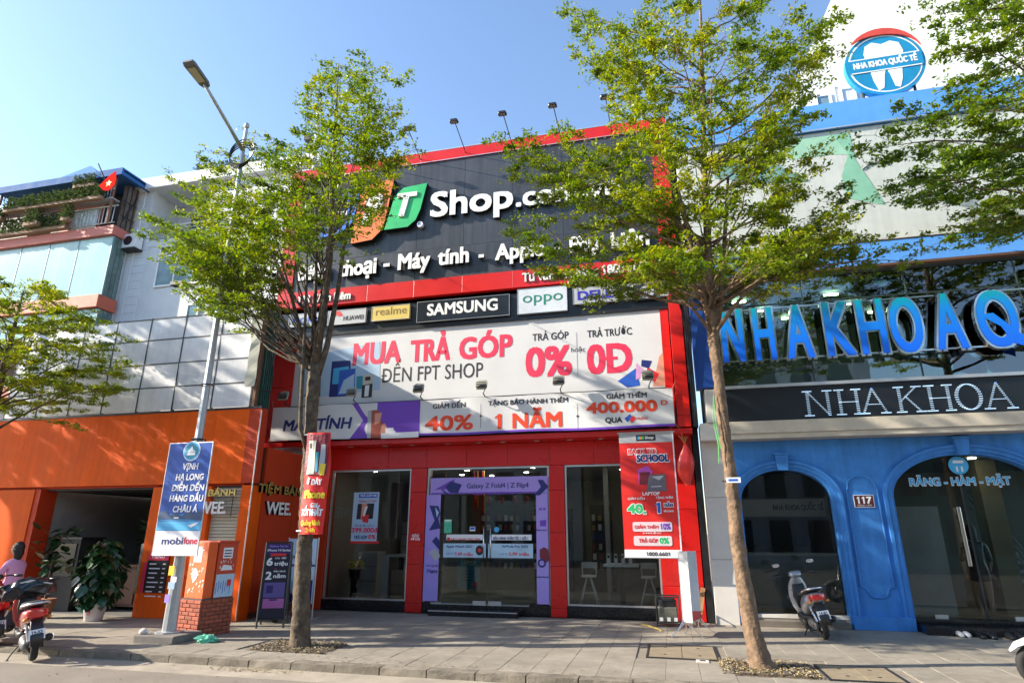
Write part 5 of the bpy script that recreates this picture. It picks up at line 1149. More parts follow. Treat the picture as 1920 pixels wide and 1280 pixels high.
# glass storey with big letters
b = MB(); b.box(.72, 1.15, YK-.02, YK+.25, 4.33, 6.55); b.build('dark_blue_panel', dblue, cl, bevel=.004)
b = MB(); b.box(.60, .70, YK+.1, YK+.4, 3.6, 7.2); b.build('cable_duct', framem, cl)
gx_ = [1.18, 2.9, 4.75, 6.6, 9.4]
for z0, z1 in ((4.34, 5.98), (6.0, 6.50)):
    for a, c in zip(gx_, gx_[1:]):
        b = MB(); b.box(a+.01, c-.01, YK+.05, YK+.06, z0, z1); b.build('pane', glu, cl)
b = MB()
for x in gx_[1:]: b.box(x-.012, x+.012, YK+.04, YK+.09, 4.34, 6.5)
b.box(1.18, 9.4, YK+.04, YK+.09, 5.98, 6.0); b.build('glazing_bar', mat('dark_green_frame', (.03, .05, .045), .4), cl)
b = MB(); b.box(1.0, 9.4, YK+3.5, YK+3.6, 4.2, 6.6); b.box(1.0, 9.4, YK+.2, YK+3.5, 4.1, 4.3); b.box(1.0, 9.4, YK+.12, YK+3.5, 6.52, 6.6); b.build('upper_interior', mat('clinic_upper', (.13, .15, .13), .8), cl)
b = MB(); b.box(3.0, 3.4, YK+1.2, YK+1.3, 4.3, 5.0); b.box(3.9, 5.6, YK+1.0, YK+1.1, 4.3, 4.95); b.build('furniture', mat('curtain_beige', (.28, .23, .15), .8, streak=.4), cl)
for k in range(7):
    x = 1.7+k*.62; y = YK+1.0+(k % 3)*.7
    b = MB(); b.box(x, x+.28, y, y+.06, 6.44, 6.47); b.build('tube_light', lamp_on, cl)
lt = empty('letter_sign', (4, YK-.2, 4.75), 'large blue raised letters with steel edges on a frame before the clinic glass', 'letter sign')
M = bpy.data.materials.new('blue_gradient'); M.use_nodes = True; N = M.node_tree; pb = N.nodes['Principled BSDF']; tc = N.nodes.new('ShaderNodeTexCoord'); sx = N.nodes.new('ShaderNodeSeparateXYZ'); cr = N.nodes.new('ShaderNodeValToRGB'); mr = N.nodes.new('ShaderNodeMapRange')
mr.inputs[1].default_value = .0; mr.inputs[2].default_value = 1.15; N.links.new(tc.outputs['Object'], sx.inputs[0]); N.links.new(sx.outputs[2], mr.inputs[0]); N.links.new(mr.outputs[0], cr.inputs[0]); N.links.new(cr.outputs[0], pb.inputs['Base Color'])
cr.color_ramp.elements[0].color = (.006, .11, .72, 1); cr.color_ramp.elements[1].color = (.0, .30, .26, 1); e_ = cr.color_ramp.elements.new(.72); e_.color = (.006, .20, .60, 1); e2 = cr.color_ramp.elements.new(.35); e2.color = (.006, .15, .72, 1); pb.inputs['Roughness'].default_value = .35
pb.inputs['Emission Strength'].default_value = .04; N.links.new(cr.outputs[0], pb.inputs['Emission Color'])  # faint glow added to the letter faces, which hold no lamp
YLt = YK-.22
for ch, xa, xb, yb_, yt in (('N', 1352, 1408, 685, 585), ('H', 1413, 1466, 679, 577), ('A', 1473, 1538, 676, 573), ('K', 1549, 1616, 673, 567), ('H', 1613, 1679, 668, 564), ('O', 1673, 1749, 666, 556), ('A', 1755, 1829, 661, 549), ('Q', 1839, 1932, 656, 541)):
    a_, c_ = at(xa+3, yb_, YLt), at(xb-4, yb_, YLt); z0 = 4.78; zh = 1.06
    v, f = glyphs(ch if ch != 'Q' else 'O', 0, 6)
    zmin = min(q[1] for q in v); cap = zh*.682/(max(q[1] for q in v)-zmin)
    b = MB(); b.use(M); b.text(ch if ch != 'Q' else 'O', a_.x+.035, c_.x-.035, z0, cap, YLt-.012, bold=.02, res=6)
    if ch == 'Q': xm = (a_.x+c_.x)/2; b.add([(xm-.28, YLt-.013, z0+.60), (xm-.05, YLt-.013, z0+.62), (xm+.42, YLt-.013, z0+.06), (xm+.42, YLt-.013, z0-.08), (xm+.15, YLt-.013, z0+.05), (xm+.02, YLt-.013, z0+.36)], [(0, 1, 2, 3, 4, 5)])
    b.use(chrome); b.text(ch if ch != 'Q' else 'O', a_.x, c_.x, z0-.025, cap*1.03, YLt, bold=.05, ext=.10, res=6); b.build('letter', None, lt)
b = MB()
for xa, xb_ in ((1350, 1755), (1870, 1990)):
    a_, c_ = at(xa, 580, YLt), at(xb_, 555, YLt); b.box(a_.x, c_.x, YLt+.10, YLt+.13, 5.84, 5.87)
    for k in range(5): x = a_.x+(c_.x-a_.x)*k/4; b.bar((x, YLt+.11, 5.85), (x, YK+.05, 5.85), .012); 
b.box(1.2, 7.5, YLt+.10, YLt+.13, 4.80, 4.83); b.build('steel_rail', chrome, lt)
# upper fascias and billboard
b = MB(); b.box(.72, 9.6, YK-.10, YK+3.6, 6.60, 7.08); b.build('blue_fascia', lblue, cl, bevel=.004)
b = MB(); b.box(.72, 9.6, YK-.12, YK+.0, 6.55, 6.598); b.box(.72, 9.6, YK-.115, YK, 7.085, 7.10); b.build('fascia_trim', MATS['brown_wall'], cl)
bx = [.74, 2.4, 4.06, 5.72, 7.4, 9.5]
pg = mat('clinic_billboard', (.58, .61, .58), .35, var=.05, dirt=.12, streak=.08)
for a, c in zip(bx, bx[1:]):
    b = MB(); b.box(a+.002, c-.002, YK-.04, YK+.1, 7.10, 9.74); b.build('billboard_panel', pg, cl)
b = MB(); b.box(.72, 9.6, YK+.1, YK+3.6, 7.09, 9.76); b.build('storey_wall', g2, cl)
b = MB(); Y = YK-.046
b.use(mat('print_leaf_green', (.22, .46, .33), .4)); pq(b, [(1562, 253), (1592, 248), (1604, 300), (1640, 352), (1660, 384), (1636, 380), (1590, 372), (1578, 330), (1590, 290)], Y)
b.use(mat('print_pale_green', (.30, .52, .38), .4)); pq(b, [(1475, 262), (1562, 253), (1590, 290), (1560, 290), (1480, 300)], Y+.002)
b.use(mat('print_grey_teal', (.16, .32, .33), .4)); pq(b, [(1340, 300), (1440, 300), (1520, 340), (1460, 345), (1340, 335)], Y+.001); b.build('leaf_picture', None, cl)
b = MB(); b.use(mat('eye_grey', (.28, .29, .30), .5)); c0 = at(1640, 310, Y)
b.tube([(c0.x-.25, Y, c0.z-.06), (c0.x-.1, Y, c0.z+.05), (c0.x+.1, Y, c0.z+.06), (c0.x+.25, Y, c0.z-.02)], .02, 5); c0 = at(1770, 270, Y); b.tube([(c0.x-.25, Y, c0.z-.06), (c0.x-.1, Y, c0.z+.05), (c0.x+.1, Y, c0.z+.06), (c0.x+.25, Y, c0.z-.02)], .02, 5); b.build('portrait_lines', None, cl)
b = MB(); b.box(.72, 9.6, YK-.10, YK+3.6, 9.76, 10.40); b.build('blue_parapet', lblue, cl, bevel=.004)
b = MB(); b.box(.72, 9.6, YK-.11, YK-.10, 9.76, 9.79); b.build('parapet_trim', alu, cl)
# white stair tower above
tw = empty('white_tower', (6, 14, 10.4), 'bright white rendered gable rising behind the round tooth sign', 'tower')
b = MB(); b.prism([(2.95, 10.4), (10.5, 10.4), (10.5, 16.5), (5.9, 16.5), (4.85, 14.3)], 13.5, 18); b.build('wall', bkwhite, tw)
win(tw, 4.05, 4.42, 10.9, 11.5, 13.49, g3, pan, 1); win(tw, 4.6, 4.95, 10.6, 11.6, 13.49, g3, g2, 1)
b = MB(); b.box(4.5, 4.52, 13.47, 13.49, 10.5, 11.7); b.build('downpipe', g3, tw)
ts = empty('tooth_sign', (5.2, 12.5, 10.4), 'round blue sign with a white tooth and red swoosh on the clinic roof', 'round sign')
YT = 12.5; c0 = at(1659, 119, YT); rX = at(1738, 119, YT).x-c0.x; rZ = .80
el = lambda kx, kz, dx=0, dz=0, n=40: [(c0.x+dx+kx*math.cos(2*math.pi*k/n), c0.z+dz+kz*math.sin(2*math.pi*k/n)) for k in range(n)]
tb = mat('sign_teal_blue', (.01, .22, .42), .35)
b = MB(); b.use(tb); b.prism(el(rX, rZ), YT, YT+.14); b.use(pWhite); b.prism(el(rX*.92, rZ*.92), YT-.004, YT); b.use(tb); b.prism(el(rX*.88, rZ*.88), YT-.008, YT-.004)
b.use(pWhite); th = [(-.42, .30), (-.36, .50), (-.2, .58), (0, .50), (.2, .56), (.38, .48), (.44, .26), (.36, -.05), (.30, -.45), (.22, -.66), (.12, -.62), (.06, -.3), (0, -.12), (-.06, -.3), (-.12, -.62), (-.24, -.68), (-.32, -.4), (-.36, -.05)]
b.prism([(c0.x+x*.9, c0.z+z*1.0) for x, z in th], YT-.013, YT-.009)
b.use(tb); b.prism([(c0.x-rX*.93, c0.z-.17), (c0.x+rX*.93, c0.z-.17), (c0.x+rX*.93, c0.z+.17), (c0.x-rX*.93, c0.z+.17)], YT-.020, YT-.014)
b.use(pWhite)
for s in (-1, 1): rc(b, c0.x-rX*.88, c0.x+rX*.88, c0.z+s*.17-.012, c0.z+s*.17+.012, YT-.022)
txw(b, 'NHA KHOA QUỐC TẾ', c0.x-rX*.80, c0.x+rX*.80, c0.z-.06, .15, YT-.024, bold=.06); b.build('disc', None, ts)
sw = []; 
for k in range(13): a = R(150-k*11); sw.append((c0.x+rX*1.0*math.cos(a), c0.z+.05+rZ*1.06*math.sin(a)))
for k in range(12, -1, -1): a = R(150-k*11); w_ = .17*math.sin(math.pi*k/12); sw.append((c0.x+(rX-w_*.4)*math.cos(a), c0.z+.05+(rZ*1.06-w_)*math.sin(a)))
b = MB(); b.prism(sw[1:-1], YT-.05, YT-.015); b.build('red_swoosh', mat('swoosh_red', (.55, .06, .04), .4), ts)
b = MB(); b.bar((c0.x-.5, YT+.1, 10.2), (c0.x-.5, YT+.1, c0.z), .03); b.bar((c0.x+.5, YT+.1, 10.2), (c0.x+.5, YT+.1, c0.z), .03); b.build('support', framem, ts)
t = empty('wall_unit', (1.0, 12.3, 6.3), 'outdoor unit with tangled cables above the dark blue panel', 'air conditioner')
b = MB(); b.box(.72, 1.25, 12.02, 12.36, 6.22, 6.62); b.build('housing', mat('unit_grey', (.33, .33, .33), .5), t, bevel=.015); b = MB(); b.lathe([(.15, 12.01), (.15, 12.018)], (.95, 0, 6.42), 16, 'y'); b.build('fan_grille', blackm, t)
r = random.Random(8); b = MB()
for k in range(7): b.tube([(.6+r.uniform(-.1, .3), 12.3, 7.0+r.uniform(-.2, .2)), (.55+r.uniform(-.1, .3), 12.2, 6.4+r.uniform(-.2, .2)), (.62+r.uniform(-.05, .1), 12.3, 5.6), (.60+r.uniform(-.03, .05), 12.35, 4.2+r.uniform(-.5, .4))], .011, 5)
b.build('cable', blackm, t)
# shoes on the clinic step
for k, (x, y, c_) in enumerate(((4.72, 12.22, blackm), (4.86, 12.20, blackm), (5.12, 12.20, framem), (5.27, 12.23, framem), (5.6, 12.1, blackm), (5.72, 12.12, blackm), (4.45, 12.3, pGrey), (4.55, 12.31, pGrey))):
    t = empty('shoe', (x, y, 0), ['leftmost black shoe of the pairs before the clinic door', 'black shoe touching the leftmost black one', 'dark grey shoe in the middle of the row before the clinic', 'dark grey shoe right of the middle one', 'left shoe of the black pair nearest the white scooter', 'right shoe of the black pair nearest the white scooter', 'pale grey slipper at the left end of the shoes', 'pale grey slipper beside the leftmost black shoe'][k], 'shoe', 'shoes before the clinic door')
    b = MB(); b.loft([((x, y-.13, .025), .03, .02, (0, 0, 1), (1, 0, 0)), ((x, y-.08, .035), .045, .03, (0, 0, 1), (1, 0, 0)), ((x, y+.02, .045), .042, .04, (0, 0, 1), (1, 0, 0)), ((x, y+.1, .05), .038, .045, (0, 0, 1), (1, 0, 0)), ((x, y+.13, .045), .02, .03, (0, 0, 1), (1, 0, 0))], 10); b.build('upper', c_, t, smooth=True)
    b = MB(); b.box(x-.035, x+.035, y-.12, y+.12, 0, .012); b.build('sole', tyre, t)
# ================================================================== STREET FURNITURE
lp = empty('street_lamp', (-7.68, 8.85, 0), 'grey steel street lamp with a long arm reaching up over the road', 'street lamp')
b = MB(); b.box(-8.02, -7.30, 8.52, 9.15, -.012, .11); b.build('footing', mat('footing_concrete', (.20, .18, .16), .9, var=.2, bump=.5, dirt=.3), lp, bevel=.015)
b = MB(); b.lathe([(.20, .11), (.20, .13), (.105, .14), (.10, .45), (.084, 1.2), (.062, 3.5), (.048, 6.5), (.038, 8.9), (.034, 9.3), (.02, 9.32)], (-7.68, 8.85, 0), 10); b.build('pole', galv, lp, smooth=False)
b = MB(); b.lathe([(.02, 9.32), (.05, 9.36), (.05, 9.42), (.01, 9.46)], (-7.68, 8.85, 0), 10); b.build('finial', galv, lp, smooth=True)
b = MB(); b.tube([(-7.68, 8.86, 8.80), (-7.67, 8.4, 9.02), (-7.66, 7.9, 9.25), (-7.65, 7.55, 9.40)], [.04, .036, .032, .03], 8); b.build('arm', galv, lp, smooth=True)
b = MB(); b.loft([((-7.65, 7.68, 9.37), .06, .03, (0, .25, 1), (1, 0, 0)), ((-7.65, 7.60, 9.385), .10, .035, (0, .25, 1), (1, 0, 0)), ((-7.65, 7.22, 9.48), .12, .035, (0, .25, 1), (1, 0, 0)), ((-7.65, 7.16, 9.50), .10, .025, (0, .25, 1), (1, 0, 0))], 12, 6); b.build('lamp_head', mat('head_grey', (.12, .12, .12), .5), lp)
b = MB(); b.add([(-7.73, 7.54, 9.355), (-7.57, 7.54, 9.355), (-7.57, 7.26, 9.43), (-7.73, 7.26, 9.43)], [(0, 1, 2, 3)]); b.build('lens', mat('lamp_lens', (.42, .38, .25), .3), lp)
b = MB()
for k in range(4): b.torus((-7.68+.02*k, 8.80-.015*k, 8.62+.03*k), .24+.012*k, .012, 28, 5, 'y')
b.build('cable_coil', blackm, lp)
b = MB(); b.tube([(-7.55, 8.78, 8.5), (-7.1, 10, 7.9), (-6.5, 12, 8.3)], .008, 5); b.build('cable', blackm, lp)
b = MB(); b.torus((-7.68, 8.85, 4.05), .10, .012, 12, 5, 'z'); b.torus((-7.68, 8.85, 3.1), .11, .014, 12, 5, 'z'); b.torus((-7.68, 8.85, 1.3), .125, .014, 12, 5, 'z'); b.build('clamp', framem, lp)
b = MB()
for x, z, w_, h_, m_ in ((-7.70, .95, .10, .14, pYel), (-7.66, .75, .12, .10, pPale), (-7.70, .55, .09, .12, pLav), (-7.62, .85, .08, .08, pWhite)):
    b.use(m_); b.box(x-w_/2, x+w_/2, 8.722, 8.728, z, z+h_)
b.build('paper_sticker', None, lp)
t = empty('pole_banner', (-7.79, 8.68, 1.24), 'blue vertical tourism banner with white lettering on the street lamp pole', 'banner')
xa, xb_, za, zb_ = -8.06, -7.22, 1.25, 3.02; Y = 8.66
b = MB(); b.box(xa, xb_, Y, Y+.012, za, zb_); b.build('board', mat('board_blue', (.012, .07, .34), .35, var=.05), t)
b = MB(); b.use(pWhite); rc(b, xa, xb_, za, 1.62, Y-.002); b.use(pSea); rc(b, xa, xb_, 1.62, 1.88, Y-.002)
b.use(pSky); rc(b, xa, xb_, 1.63, 1.76, Y-.004)
b.use(mat('print_slate', (.03, .07, .16), .5)); b.add([(xa, Y-.005, 1.80), (xa, Y-.005, 1.90), (xa+.12, Y-.005, 1.94), (xa+.22, Y-.005, 1.86), (xa+.34, Y-.005, 1.90), (xa+.45, Y-.005, 1.84), (xa+.58, Y-.005, 1.93), (xa+.70, Y-.005, 1.88), (xb_, Y-.005, 1.96), (xb_, Y-.005, 1.78), (xa+.5, Y-.005, 1.80)], [tuple(range(11))])
b.use(pWhite); b.add([(xb_-.25, Y-.007, 1.70), (xb_-.05, Y-.007, 1.76), (xb_-.08, Y-.007, 1.72), (xb_-.18, Y-.007, 1.67)], [(0, 1, 2, 3)]); rc(b, -7.75, -7.66, 1.81, 1.83, Y-.007)
b.use(pWhite)
for tt, x0, x1, y in (('VỊNH', 342, 371, 879.5), ('HẠ LONG', 329, 381, 899.5), ('ĐIỂM ĐẾN', 321, 382, 919.5), ('HÀNG ĐẦU', 317, 380, 939.5), ('CHÂU Á', 323, 369, 959.5)): tx(b, tt, (x0, y), (x1, y), 11.5, Y-.006, bold=.05, shear=.05)
b.use(pNavy); tx(b, 'mobi', (302, 1020), (342, 1019.5), 13, Y-.006, bold=.035); b.use(pPink); tx(b, 'fone', (343, 1019.5), (369, 1019), 13, Y-.006, bold=.035)
c0 = at(360, 845, Y); n = 28; cc = lambda r_, y: b.add([(c0.x+r_*math.cos(2*math.pi*k/n), y, c0.z+r_*math.sin(2*math.pi*k/n)) for k in range(n)], [tuple(range(n))])
b.use(pWhite); cc(.165, Y-.003); b.use(pSky); cc(.15, Y-.005); b.use(pTeal); cc(.12, Y-.007); b.use(pWhite); b.add([(c0.x-.08, Y-.009, c0.z-.02), (c0.x, Y-.009, c0.z+.08), (c0.x+.03, Y-.009, c0.z+.02), (c0.x+.09, Y-.009, c0.z-.02)], [(0, 1, 2, 3)]); b.add([(c0.x-.09, Y-.009, c0.z-.07), (c0.x-.06, Y-.009, c0.z-.03), (c0.x+.08, Y-.009, c0.z-.03), (c0.x+.07, Y-.009, c0.z-.07)], [(0, 1, 2, 3)])
b.build('print', None, t)
b = MB()
for x in (xa, xb_): b.bar((x, Y+.006, za), (x, Y+.006, zb_), .010)
for z in (za, zb_): b.bar((xa, Y+.006, z), (xb_, Y+.006, z), .010); b.bar((-7.68, Y+.01, z), (-7.68, 8.76, z), .012)
b.build('frame', alu, t)
t = empty('rope_bundle', (-7.95, 8.6, .11), 'small black and white rag on the lamp footing', 'rag'); b = MB(); b.loft([((-8.0, 8.62, .14), .03, .025, (0, 0, 1), (0, 1, 0)), ((-7.95, 8.62, .155), .06, .045, (0, 0, 1), (0, 1, 0)), ((-7.88, 8.62, .14), .03, .025, (0, 0, 1), (0, 1, 0))], 8); b.build('cloth', mat('rag_white', (.5, .48, .45), .9, var=.5, scale=20), t, smooth=True)
# brick plinth with two electrical cabinets
PC = (-7.35, 9.14); TURN = R(-15)
pb_ = empty('brick_plinth', (*PC, 0), 'red brick plinth carrying two electrical cabinets beside the street lamp', 'plinth'); pb_.rotation_euler = (0, 0, TURN); pb_.scale = (.86, .78, 1); pb_.location.x -= .06
bx0, bx1, by0, by1 = -7.97, -7.35, 9.14, 9.92
b = MB(); b.box(bx0+.012, bx1-.012, by0+.012, by1-.012, 0, .55); b.build('mortar_core', mortar, pb_)
BX = boxmesh('brick', .205, .05, .052, brickm, .006)
for c in range(9):
    z = .03+c*.061; off = .11*(c % 2)
    x = bx0-off+.1
    k = 0
    while x-.1 < bx1:
        a, d = max(bx0, x-.1025), min(bx1, x+.1025)
        if d-a > .03: inst(BX, 'brick', ((a+d)/2, by0+.018+rnd.uniform(-.003, .003), z), pb_, scale=((d-a)/.205, 1, 1))
        x += .217
    y = by0-off+.14
    while y-.1 < by1:
        a, d = max(by0+.05, y-.1025), min(by1, y+.1025)
        if d-a > .03: inst(BX, 'brick', (bx1-.018+rnd.uniform(-.003, .003), (a+d)/2, z), pb_, rot=(0, 0, R(90)), scale=((d-a)/.205, 1, 1))
        y += .217
b = MB(); b.box(bx0+.01, bx1-.01, by0+.01, by1-.01, .55, .565); b.build('mortar_cap', mortar, pb_)
def ecab(name, x0, x1, y0, y1, z0, z1, M, lab, fn, rim=True):
    t = empty(name, (*PC, z0), lab, 'electrical cabinet', 'cabinets on the brick plinth'); t.rotation_euler = (0, 0, TURN); t.scale = (.86, .78, 1); t.location.x -= .06; b = MB(); b.box(x0, x1, y0, y1, z0, z1); b.build('body', M, t, bevel=.008)
    b = MB()
    if rim: b.box(x0-.02, x1+.02, y0-.02, y1+.02, z1, z1+.03); b.build('cap', M, t, bevel=.005)
    p = MB(); fn(p, y0-.004); p.build('print', None, t); return t
def ea(b, Y):
    b.use(pGrey); rc(b, -7.80, -7.55, 1.12, 1.37, Y); b.use(pWhite)
    r = random.Random(4)
    for k in range(34): x, z = r.uniform(-7.92, -7.44), r.uniform(.60, 1.35); a = r.uniform(0, 3); b.add([(x, Y, z), (x+.05*math.cos(a), Y, z+.05*math.sin(a)), (x+.05*math.cos(a)+.012, Y, z+.05*math.sin(a)-.012), (x+.012, Y, z-.014)], [(0, 1, 2, 3)])
    n = 18; b.add([(-7.70+.085*math.cos(2*math.pi*k/n), Y-.002, .93+.10*math.sin(2*math.pi*k/n)) for k in range(n)], [tuple(range(n))]); b.use(pBlk); b.add([(-7.70, Y-.004, .93), (-7.68, Y-.004, .93), (-7.65, Y-.004, .99)], [(0, 1, 2)]); b.add([(-7.71, Y-.004, .94), (-7.695, Y-.004, .93), (-7.73, Y-.004, 1.0)], [(0, 1, 2)])
ecab('electrical_cabinet', -7.93, -7.39, 9.18, 9.40, .566, 1.44, mat('cabinet_orange', (.74, .11, .015), .5, var=.1), 'orange electrical cabinet with a clock picture nearest the lamp pole', ea, False)
def eb(b, Y):
    X = -7.36+.004
    def rx(y0, y1, z0, z1, d=0): b.add([(X+d, y0, z0), (X+d, y1, z0), (X+d, y1, z1), (X+d, y0, z1)], [(0, 1, 2, 3)])
    b.use(mat('print_ice_blue', (.42, .60, .74), .4)); rx(9.42, 9.87, .575, .93)
    b.use(pWhite); rx(9.52, 9.76, 1.18, 1.35); b.use(pBlk)
    for k in range(3): rx(9.55, 9.73, 1.205+k*.045, 1.222+k*.045, .002)
    b.use(pWhite); b.add([(X, 9.5, .99), (X, 9.8, .99), (X, 9.76, 1.06), (X, 9.56, 1.08)], [(0, 1, 2, 3)])
    r = random.Random(14)
    for k in range(14): y, z = r.uniform(9.44, 9.84), r.uniform(.98, 1.16); rx(y, y+.012, z, z+.035, .001)
    b.use(pRed); rx(9.70, 9.80, .74, .84, .003); b.use(pBlue)
    for k in range(7): rx(9.44+k*.055, 9.455+k*.055, .62+.04*(k % 3), .80+.03*(k % 2), .002)
ecab('electrical_cabinet', -7.95, -7.36, 9.41, 9.89, .566, 1.43, mat('cabinet_red', (.52, .06, .02), .5, var=.1), 'red electrical cabinet with a pale blue lower half next to the shutter', eb)
# green plastic bag
t = empty('plastic_bag', (-6.95, 8.8, 0), 'crumpled mint green plastic bag lying on the pavement', 'bag')
bm = bmesh.new(); bmesh.ops.create_icosphere(bm, subdivisions=3, radius=1); r = random.Random(6)
for v in bm.verts: d = v.co.normalized(); nse = .75+.35*math.sin(d.x*7+d.y*5)*math.sin(d.z*6+d.x*4)+r.uniform(-.10, .10); v.co = Vector((d.x*.21*nse, d.y*.12*nse, max(-.04, d.z*.08*nse)))
me = bpy.data.meshes.new('bag'); bm.to_mesh(me); bm.free(); me.materials.append(mat('mint_plastic', (.20, .62, .46), .3, var=.1, trans=.35)); o = inst(me, 'bag', (-6.98, 8.85, .041), t, (0, 0, .3))
# A-board with phone prices
def aboard():
    t = empty('price_board', (-6.98, 10.5, 0), 'black A-shaped price board with a purple phone poster beside the trunk', 'A-board')
    p0, p1 = Vector((-7.12, 10.25, 0)), Vector((-6.72, 10.45, 0)); u = (p1-p0).normalized(); nn = Vector((u.y, -u.x, 0)); H = 1.42; tl = .16
    top = lambda p, s=0: p-nn*tl+Vector((0, 0, H))
    b = MB()
    for p in (p0, p1): b.bar(p, top(p), .018, 6); q_ = p-nn*.5; b.bar((q_.x, q_.y, 0), top(p), .016, 6)
    b.bar(top(p0), top(p1), .018, 6); f = lambda p, s: p+(top(p)-p)*s
    b.bar(f(p0, .10), f(p1, .10), .016, 6); b.build('stand', blackm, t)
    z0 = .11; A, B, C, D = f(p0, z0), f(p1, z0), f(p1, .985), f(p0, .985)
    b = MB(); b.add([A, B, C, D, A-nn*.01, B-nn*.01, C-nn*.01, D-nn*.01], [(0, 1, 2, 3), (7, 6, 5, 4), (0, 4, 5, 1), (1, 5, 6, 2), (2, 6, 7, 3), (3, 7, 4, 0)]); b.build('board', mat('board_ink', (.012, .010, .03), .35), t)
    O = A+nn*.004; U = u; V = (D-A).normalized(); w = (B-A).length; h = (D-A).length
    b = MB(); L = lambda x0, x1, y0, y1, d=0: b.add([O+U*w*x+V*h*y+nn*d for x, y in ((x0, y0), (x1, y0), (x1, y1), (x0, y1))], [(0, 1, 2, 3)])
    def tt(s, x0, x1, y, c, M, bold=.04): b.use(M); b.text(s, x0*w, x1*w, y*h, c, -.004, bold=bold, O=O, U=U, V=V)
    b.use(mat('print_deep_purple', (.035, .015, .14), .4)); L(0, 1, .86, 1)
    tt('Galaxy Series', .12, .85, .955, .03, pLav); tt('iPhone 14 Series', .06, .95, .895, .04, pWhite); b.use(pRed); L(.2, .8, .83, .865, .002)
    tt('6', .08, .32, .70, .13, pWhite, .06); tt('ưu đãi', .40, .82, .79, .03, pWhite); tt('triệu', .38, .90, .70, .065, pWhite, .05); tt('+', .42, .5, .645, .03, pRed)
    tt('2', .10, .34, .51, .13, pWhite, .06); tt('bảo hành', .40, .85, .61, .03, pWhite); tt('năm', .40, .88, .53, .065, pWhite, .05)
    b.use(mat('print_phone_purple', (.12, .09, .30), .3)); L(.10, .9, .27, .47, .002); b.use(mat('print_phone_pink', (.42, .12, .36), .3)); L(.12, .92, .13, .255, .002); b.use(mat('print_deep_purple', (.03, .02, .1), .4)); L(.2, .45, .33, .43, .004); L(.35, .65, .23, .25, .004); b.build('print', None, t)
aboard()
# pale standing banner behind the trunk
t = empty('banner_stand', (-7.2, 11.4, 0), 'pale blue banner stand half hidden behind the left trunk', 'banner stand')
b = MB(); b.box(-7.40, -6.78, 11.42, 11.43, .30, 1.48); b.build('sheet', pPale, t); b = MB(); b.use(pNavy); rc(b, -7.40, -6.78, .96, 1.0, 11.415); b.add([(-7.3, 11.415, .30), (-6.8, 11.415, .30), (-6.8, 11.415, .72), (-7.15, 11.415, .66)], [(0, 1, 2, 3)]); txw(b, 'TRẢ GÓP 0%', -7.3, -6.88, 1.1, .06, 11.412, bold=.04); b.build('print', None, t)
b = MB(); b.bar((-7.42, 11.44, .02), (-7.42, 11.44, 1.5), .014); b.bar((-6.76, 11.44, .02), (-6.76, 11.44, 1.5), .014); b.bar((-7.42, 11.44, .3), (-6.76, 11.44, .3), .012)
for x in (-7.42, -6.76): b.bar((x, 11.2, .014), (x, 11.7, .014), .014)
b.build('frame', alu, t)
# white light box on a folding stand at the right corner
t = empty('light_box_sign', (.25, 11.2, 0), 'slim white light box sign seen from its side on a folding steel stand', 'sign')
b = MB(); b.add([(x, y, z) for z in (.22, 1.30) for x, y in ((.10, 11.15), (.26, 11.05), (.42, 11.65), (.26, 11.75))], [(0, 3, 2, 1), (4, 5, 6, 7), (0, 1, 5, 4), (1, 2, 6, 5), (2, 3, 7, 6), (3, 0, 4, 7)]); b.build('box', mat('box_offwhite', (.66, .65, .64), .4, var=.05, streak=.1), t, bevel=.01)
b = MB(); b.use(pRed); b.add([(.266, 11.07, .24), (.418, 11.62, .24), (.418, 11.62, .34), (.266, 11.07, .40)], [(0, 1, 2, 3)]); b.build('print', None, t)
b = MB()
for x, y in ((.15, 11.15), (.36, 11.55)):
    for dx, dy in ((-.24, -.10), (.26, -.06), (.0, .28)): b.bar((x, y, .22), (x+dx, y+dy, .01), .009, 6); b.bar((x, y, .30), (x+dx*.5, y+dy*.5, .12), .007, 6)
b.build('stand_leg', chrome, t)
t = empty('generator', (-.12, 12.35, 0), 'small dark portable generator on the pavement at the end of the shop window', 'generator')
b = MB(); b.box(-.30, .04, 12.2, 12.5, .07, .33); b.build('engine', mat('engine_grey', (.12, .12, .10), .5, .2, var=.3), t, bevel=.02)
b = MB(); b.loft([((-.13, 12.35, .33), .15, .13, (0, 1, 0), (1, 0, 0)), ((-.13, 12.35, .42), .16, .14, (0, 1, 0), (1, 0, 0)), ((-.13, 12.35, .47), .12, .10, (0, 1, 0), (1, 0, 0))], 14, 4); b.build('tank', blackm, t, smooth=False)
b = MB()
for x in (-.33, .07):
    for y in (12.17, 12.53): b.bar((x, y, .0), (x, y, .50), .012, 6)
    b.bar((x, 12.17, .50), (x, 12.53, .50), .012, 6); b.bar((x, 12.17, .06), (x, 12.53, .06), .012, 6)
for y in (12.17, 12.53): b.bar((-.33, y, .50), (.07, y, .50), .012, 6); b.bar((-.33, y, .06), (.07, y, .06), .012, 6)
b.build('frame', framem, t)
b = MB(); b.use(white)
for x in (-.25, -.12, .0): b.box(x-.03, x+.03, 12.17, 12.19, .10, .16)
b.build('dial', None, t)
t = empty('yellow_hose', (-.5, 12.1, 0), 'yellow hose curling on the pavement beside the generator', 'hose'); b = MB(); b.tube([(-.62, 12.30, .012), (-.5, 12.25, .012), (-.42, 12.05, .012), (-.3, 11.85, .012), (-.25, 11.6, .012)], .011, 6); b.build('hose', mat('hose_yellow', (.60, .42, .08), .5), t)
